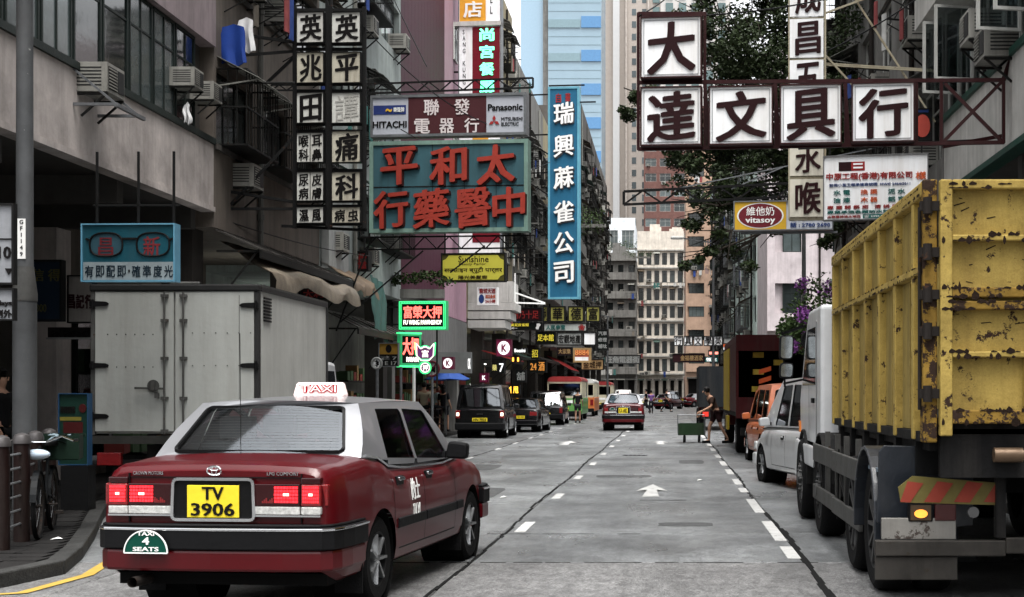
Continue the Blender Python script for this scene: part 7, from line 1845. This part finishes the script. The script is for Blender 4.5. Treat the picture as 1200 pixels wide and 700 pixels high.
# litter on the road
rl_ = random.Random(5)
for (px, py, lb) in ((590, 583, 'small pale scrap of paper on the road right of the near taxi'), (820, 563, 'tiny pale scrap of paper in the right lane'), (66, 632, 'small white scrap on the left pavement')):
    z = .006 if px > 100 else .135; d = (CH-z)*F/(py-HY); x = (px-VX)/F*d; m = MB(); m.add([(-.05, -.04, .0), (.04, -.05, .012), (.055, .03, .002), (.0, .05, .02), (-.05, .035, .004)], [(0, 1, 2, 3, 4)]); m.add([(-.05, -.04, -.003), (.04, -.05, .008), (.055, .03, -.001), (.0, .05, .015), (-.05, .035, .001)], [(4, 3, 2, 1, 0)])
    tag(m.build('paper_scrap', WHITEP, None, (x, d, z)), lb, 'litter')
# ================================================================== VEGETATION
def leafmat(name, col, var=.5):
    m = M(name, col, .55, var=var, scale=2.2, bump=0, fine=.4); return m
LEAF = leafmat('tree_leaf', (.05, .075, .03)); LEAF2 = leafmat('shrub_leaf', (.06, .1, .03)); BARK = M('bark', (.06, .05, .04), .9, var=.4, bump=.6)
def leaves(mb, c, r, n, size, rnd, sq=(1, 1, 1), mi=0):
    c = Vector(c)
    for _ in range(n):
        d = Vector((rnd.gauss(0, 1), rnd.gauss(0, 1), rnd.gauss(0, 1))).normalized()*(rnd.random()**.45)*r
        p = c+Vector((d.x*sq[0], d.y*sq[1], d.z*sq[2]))
        a = Vector((rnd.gauss(0, 1), rnd.gauss(0, 1), rnd.gauss(0, .6))).normalized(); b = a.orthogonal().normalized()
        b = (b*cos(rnd.random()*6.28)+a.cross(b)*sin(rnd.random()*6.28)).normalized(); s = size*rnd.uniform(.6, 1.35)
        mb.add([p-a*s*.5, p+b*s*.28, p+a*s*.5, p-b*s*.28], [(0, 1, 2, 3)], mi)
def tree(name, label, base, fork, clumps, seed, dens=900, size=.15, trunk_r=.28, cat='tree', leaf=LEAF):
    rnd = random.Random(seed); t = empty(name, base, 0, label, cat); B = Vector(base); m = MB()
    F_ = Vector(fork)-B; pts = [Vector((0, 0, 0)), F_*.35+Vector((.15, 0, 0)), F_*.7+Vector((-.1, .1, 0)), F_]
    for k in range(3): m.cyl(pts[k], pts[k+1], trunk_r*(1-.2*k), trunk_r*(.8-.2*k), n=9, cap=False)
    m.build('trunk', BARK, t, smooth=True)
    groups = {}
    for (c, r) in clumps:
        c = Vector(c)-B; mid = F_.lerp(c, .55)+Vector((rnd.uniform(-.4, .4), rnd.uniform(-.4, .4), rnd.uniform(.1, .6)))
        l = MB(); l.cyl(F_, mid, trunk_r*.26, trunk_r*.13, n=6, cap=False); l.cyl(mid, c, trunk_r*.13, .02, n=5, cap=False)
        for q in range(4):
            e = c+Vector((rnd.gauss(0, 1), rnd.gauss(0, 1), rnd.gauss(0, .7))).normalized()*r*.9; l.cyl(mid.lerp(c, .7), e, .03, .008, n=4, cap=False)
        l.build('limb', BARK, t)
    cr = MB()
    for (c, r) in clumps:
        c = Vector(c)-B
        for q in range(max(3, int(r*5))):      # sub-clumps give the uneven outline
            e = c+Vector((rnd.gauss(0, 1), rnd.gauss(0, 1), rnd.gauss(0, .75))).normalized()*r*rnd.uniform(.2, .95)
            leaves(cr, e, r*rnd.uniform(.28, .5), int(dens*r*.16), size, rnd, (1, 1, .7))
    o = cr.build('crown', leaf, t); o['kind'] = 'stuff'; return t
def C_(px, py, d, r): return (tuple(P(px, py, d)), r)
cl1 = [C_(850, 30, 37, 1.3), C_(885, 75, 36, 1.5), (tuple(P(840, 85, 38)), 1.3), C_(870, 130, 37, 1.3), C_(905, 190, 36, 1.2), C_(830, 190, 38, 1.3), C_(795, 195, 37, 1.0), C_(862, 225, 36, 1.0),
       C_(752, 108, 36, .55), C_(742, 132, 36, .45), C_(775, 120, 37, .8), C_(812, 250, 35, .75), C_(835, 285, 35, .7), C_(812, 305, 35, .45), C_(862, 295, 36, .6), C_(905, 265, 36, .7), C_(945, 130, 36, 1.3), C_(985, 80, 37, 1.4), C_(1010, 160, 36, 1.3), C_(960, 200, 37, 1.2),
       C_(1030, 30, 36, 1.3), C_(930, -15, 38, 1.3), C_(820, 0, 39, 1.0), C_(970, 285, 35, .5), C_(985, 262, 35, .55), C_(880, -30, 38, 1.4), C_(1000, -20, 38, 1.5), C_(800, 60, 38, .9), C_(900, 20, 38, 1.2), C_(930, 70, 37.5, 1.3), C_(880, 160, 38, 1.3), C_(845, 140, 38, 1.2), C_(960, 150, 38, 1.3), C_(985, 190, 37.5, 1.2), C_(1040, 110, 38, 1.3), C_(1050, 200, 37.5, 1.1), C_(925, 235, 37, 1.1), C_(860, 60, 38.5, 1.2), C_(1015, 230, 37, 1.1), C_(1010, 100, 38, 1.3), C_(830, 225, 36.5, .9), C_(795, 160, 37.5, .9)]
tree('street_tree', 'large dark leafy street tree behind the stationery and clinic signs on the right', (5.6, 38, .12), (5.2, 37.8, 6.6), cl1, 5, dens=1700, size=.11)
# bougainvillea behind the truck cab
t = empty('bougainvillea', (4.95, 27.5, .12), 0, 'purple flowering bougainvillea above the white truck cab', 'shrub')
FLW = M('purple_bract', (.3, .1, .36), .7, var=.35, scale=5, bump=0); rnd = random.Random(9)
m = MB(); m.cyl((0, 0, 0), (-.1, 0, 2.4), .08, .05, n=7); 
Bs = Vector((4.95, 27.5, .12))
cs = [(P(962, 352, 27.5), .55), (P(945, 375, 27), .5), (P(935, 392, 26.5), .4), (P(925, 385, 27), .25)]
for c, r in cs: m.cyl((-.1, 0, 2.4), c-Bs, .03, .012, n=5)
m.build('stem', BARK, t)
m = MB(); f = MB()
for c, r in cs:
    leaves(m, c-Bs, r, 500, .09, rnd)
    for q in range(3): e = c-Bs+Vector((rnd.uniform(-.35, .35), rnd.uniform(-.3, .1), rnd.uniform(-.35, .35))); leaves(f, e, r*.33, 120, .07, rnd)
m.build('foliage', LEAF2, t)['kind'] = 'stuff'; f.build('flowers', FLW, t)['kind'] = 'stuff'
def ledge_plant(label, p, n, r, k=5, name='potted_plant', seed=3, sq=(1.6, 1, .7)):
    rnd = random.Random(seed); t = empty(name, p, 0, label, 'plant'); m = MB()
    for q in range(k): leaves(m, ((q-k/2)*r*.8, rnd.uniform(-.1, .1), .35+rnd.uniform(0, .2)), r*rnd.uniform(.5, .8), n//k, .11*max(1, r), rnd, sq)
    m.build('foliage', LEAF2, t)['kind'] = 'stuff'
    m = MB(); m.bx(-r*k*.3, r*k*.3, -.12, .12, -.12, .14); m.build('planter', W_grey, t)
ledge_plant('white speckled plant in a planter on the ledge above the pawnshop neon', tuple(P(495, 345, 42)), 700, .35, 6, seed=4)
t = COL.objects[-1]
ledge_plant('bright green bush growing from the wall right of the tall blue sign', tuple(P(692, 265, 110)), 900, 1.3, 3, 'bush', 6, (1, 1, 1.4))
ledge_plant('rooftop bushes on the low pale building at the street end', tuple(P(733, 292, 212)), 900, 2.0, 5, 'bush', 7)
ledge_plant('bush on the roof of the narrow grey block', tuple(P(752, 302, 198)), 500, 1.3, 3, 'bush', 8)

# ================================================================== PEOPLE
SKINS = [M('skin_a', (.38, .22, .15), .6, var=.08, bump=0), M('skin_b', (.3, .17, .11), .6, var=.08, bump=0)]
HAIR = M('dark_hair', (.012, .01, .009), .5, bump=0)
def cloth_mat(n, c): return M(n, c, .85, var=.2, scale=5, bump=.2)
def skinned(name, verts, edges, radii, mat, parent, root_i=0, sub=1):
    me = bpy.data.meshes.new(name); me.from_pydata(verts, edges, []); me.materials.append(mat); o = inst(me, name, parent)
    md = o.modifiers.new('skin', 'SKIN'); md.use_smooth_shade = True
    for i, r in enumerate(radii):
        v = me.skin_vertices[0].data[i]; v.radius = (r, r) if not isinstance(r, tuple) else r; v.use_root = (i == root_i)
    s = o.modifiers.new('sub', 'SUBSURF'); s.levels = sub; s.render_levels = sub
    return o
def person(label, loc, rz, h=1.7, shirt=(.3, .3, .3), legs=(.03, .03, .05), shorts=False, stride=.25, lean=0., arms=(.15, .25), hat=None, skin=0, bag=None, longhair=False, bend=0.):
    """facing local -y; bend: forward bend at the hip in radians"""
    t = empty('person', loc, rz, label, 'person'); k = h/1.7; s_ = stride
    def hipbend(p):
        x, y, z = p
        if z > .95: 
            dz = z-.95; y2 = y-dz*sin(bend+lean); z2 = .95+dz*cos(bend+lean)+0*y; return (x*k, (y2+0)*k, z2*k)
        return (x*k, y*k, z*k)
    a0, a1 = arms
    J = dict(pel=(0, 0, .95), waist=(0, 0, 1.1), chest=(0, 0, 1.3), neck0=(0, .01, 1.43), neck=(0, 0, 1.5), head0=(0, -.01, 1.57), head1=(0, -.01, 1.66),
             hl=(-.09, 0, .9), hr=(.09, 0, .9), kl=(-.1, -s_*.5-.02, .5), kr=(.1, s_*.25, .49), al=(-.1, -s_*.6, .09), ar=(.1, s_*.9, .11), tl=(-.1, -s_*.6-.15, .04), tr=(.1, s_*.9-.13, .04),
             sl=(-.17, 0, 1.4), sr=(.17, 0, 1.4), el=(-.23, a0*.4, 1.13), er=(.23, -a1*.3, 1.13), wl=(-.24, -a0, .93), wr=(.24, -a1, .95), fl=(-.235, -a0-.03, .85), fr=(.235, -a1-.05, .87))
    names = list(J); V = [hipbend(J[n]) for n in names]; ix = {n: i for i, n in enumerate(names)}
    E = [('pel', 'waist'), ('waist', 'chest'), ('chest', 'neck0'), ('neck0', 'neck'), ('neck', 'head0'), ('head0', 'head1'), ('pel', 'hl'), ('pel', 'hr'), ('hl', 'kl'), ('hr', 'kr'), ('kl', 'al'), ('kr', 'ar'), ('al', 'tl'), ('ar', 'tr'),
         ('neck0', 'sl'), ('neck0', 'sr'), ('sl', 'el'), ('sr', 'er'), ('el', 'wl'), ('er', 'wr'), ('wl', 'fl'), ('wr', 'fr')]
    Rr = dict(pel=(.13, .1), waist=(.12, .095), chest=(.15, .11), neck0=(.09, .07), neck=.05, head0=(.07, .085), head1=(.075, .09), hl=.085, hr=.085, kl=.055, kr=.055, al=.038, ar=.038, tl=.04, tr=.04, sl=.055, sr=.055, el=.04, er=.04, wl=.028, wr=.028, fl=.03, fr=.03)
    def scl(r, m_=1., a=0): return tuple(q*k*m_+a for q in r) if isinstance(r, tuple) else r*k*m_+a
    skinned('body', V, [(ix[a], ix[b]) for a, b in E], [scl(Rr[n]) for n in names], SKINS[skin], t)
    def garment(nm, ns, es, mat, add, ends={}):
        vv = []
        for n in ns: vv.append(hipbend(ends.get(n, J[n])))
        id_ = {n: i for i, n in enumerate(ns)}
        skinned(nm, vv, [(id_[a], id_[b]) for a, b in es], [scl(Rr[n], 1, add) for n in ns], mat, t)
    def mid(a, b, u): return tuple(J[a][i]*(1-u)+J[b][i]*u for i in range(3))
    garment('shirt', ['waist', 'pel', 'chest', 'neck0', 'sl', 'sr', 'el', 'er'], [('pel', 'waist'), ('waist', 'chest'), ('chest', 'neck0'), ('neck0', 'sl'), ('neck0', 'sr'), ('sl', 'el'), ('sr', 'er')], cloth_mat('shirt_%d_%d_%d' % tuple(int(c*100) for c in shirt), shirt), .022, {'el': mid('sl', 'el', .8), 'er': mid('sr', 'er', .8)})
    u = .75 if shorts else 1
    if shorts: garment('shorts', ['pel', 'hl', 'hr', 'kl', 'kr'], [('pel', 'hl'), ('pel', 'hr'), ('hl', 'kl'), ('hr', 'kr')], cloth_mat('cloth_%d_%d_%d' % tuple(int(c*100) for c in legs), legs), .025, {'kl': mid('hl', 'kl', u), 'kr': mid('hr', 'kr', u)})
    else: garment('trousers', ['pel', 'hl', 'hr', 'kl', 'kr', 'al', 'ar'], [('pel', 'hl'), ('pel', 'hr'), ('hl', 'kl'), ('hr', 'kr'), ('kl', 'al'), ('kr', 'ar')], cloth_mat('cloth_%d_%d_%d' % tuple(int(c*100) for c in legs), legs), .018)
    for n in ('l', 'r'):
        a = Vector(V[ix['a'+n]]); b = Vector(V[ix['t'+n]]); m = MB(); m.bar((a.x, a.y+.04*k, .045*k), (b.x, b.y-.06*k, .04*k), .09*k, .085*k); m.build('shoe', BLACK, t, bevel=.02)
    hc = Vector(V[ix['head1']]); m = MB(); m.ball(hc+Vector((0, .018*k, .02*k)), .105*k, 6, sc=(.9, 1.02, 1.0)); 
    if longhair: m.ball(hc+Vector((0, .05*k, -.12*k)), .09*k, 5, sc=(1, .7, 1.5))
    m.v = [v if not (v[1] < hc.y-.03*k and v[2] < hc.z+.03*k) else (v[0]*.8, hc.y-.02*k, v[2]) for v in m.v]
    m.build('hair', HAIR, t, smooth=True)
    m = MB(); 
    for s in (-1, 1): m.ball(hc+Vector((s*.03*k, -.088*k, -.02*k)), .012*k, 3)
    m.ball(hc+Vector((0, -.1*k, -.045*k)), .014*k, 3, sc=(1, 1, 1.4)); 
    m.build('face_features', SKINS[skin], t, smooth=True)
    for q in range(5):
        for n, s in (('l', -1), ('r', 1)):
            f0 = Vector(V[ix['f'+n]]); m = MB(); o_ = Vector(((q-2)*.013*k*.6, -.012*k*(q-2), -.02*k)) if q < 4 else Vector((-s*.02*k, -.03*k, .02*k)); m.cyl(f0+o_, f0+o_*1.5+Vector((-s*.008, -.012, -.05*k if q < 4 else -.02*k)), .009*k, .007*k, n=5); m.build('finger' if q < 4 else 'thumb', SKINS[skin], t) if h > 1.0 and loc[1] < 62 else None
    if hat: m = MB(); m.lathe([(.001, .13*k), (.09*k, .11*k), (.11*k, .05*k), (.2*k, .0), (.2*k, -.01*k), (.1*k, .03*k)], hc+Vector((0, 0, .02*k)), 'z', 14); m.build('hat', cloth_mat('hat_%d' % int(hat[0]*100), hat), t, smooth=True)
    if bag: m = MB(); c0 = Vector(V[ix['chest']]); m.bx(c0.x-.14*k, c0.x+.14*k, c0.y+.11*k, c0.y+.26*k, c0.z-.25*k, c0.z+.12*k); m.build('backpack', cloth_mat('bag_dark', bag), t, bevel=.03)
    return t
def at(px, d, z=.115): p = P(px, 0, d); return (p.x, d, z)
PH = 1.82   # the scene is a little larger than life, and so are its people
person('person in a beige shirt and dark trousers walking away nearest the round turn sign', at(497, 53), R(180), PH, (.45, .38, .28), (.02, .02, .025), arms=(.1, .1))
person('person in a pale shirt and a pointed straw hat on the left pavement', at(509, 57), R(150), PH*.97, (.35, .42, .42), (.05, .05, .06), hat=(.5, .42, .28))
person('long haired person in black with bare legs left of the blue umbrella', at(520, 56), R(170), PH*.95, (.02, .02, .025), (.03, .03, .035), shorts=True, longhair=True, stride=.3)
person('person carrying a dark backpack under the blue umbrella', at(528, 58), R(185), PH, (.05, .05, .07), (.04, .04, .06), shorts=True, bag=(.02, .02, .03))
person('person in a violet shirt beside the tall black van', at(535, 60), R(160), PH, (.07, .04, .14), (.02, .02, .03), stride=.1)
person('person in grey walking towards the camera behind the straw hat', at(514, 64), R(10), PH, (.16, .16, .17), (.03, .03, .03))
person('person in dark clothes standing far back by the pale post', at(489, 66), R(20), PH, (.03, .03, .03), (.02, .02, .02), stride=.05)
person('person in a black top and shorts standing behind the green minibus', at(677, 78, 0), R(180), PH*.97, (.02, .02, .02), (.05, .05, .06), shorts=True, stride=.12)
person('person in brown bending into the back of the maroon lorry', at(840, 46.5, 0), R(-70), PH, (.07, .04, .03), (.05, .018, .02), shorts=True, stride=.36, bend=.5, arms=(.5, .6))
person('person crossing the road alone in front of the farthest red taxis', at(781, 122, 0), R(90), PH, (.02, .02, .03), (.02, .02, .02), stride=.5)
person('person crossing behind the lone red taxi, in black', at(757, 118, 0), R(-90), PH, (.02, .02, .02), (.02, .02, .02), stride=.4)
person('dim figure in black at the left edge beside the lamp post', at(1, 20.5), R(80), PH*.98, (.015, .015, .016), (.012, .012, .012), stride=.05)
person('person with a violet top riding pillion near the junction, seen from behind', at(763, 112, 0), R(180), PH*.95, (.2, .1, .3), (.03, .03, .04), stride=.1)
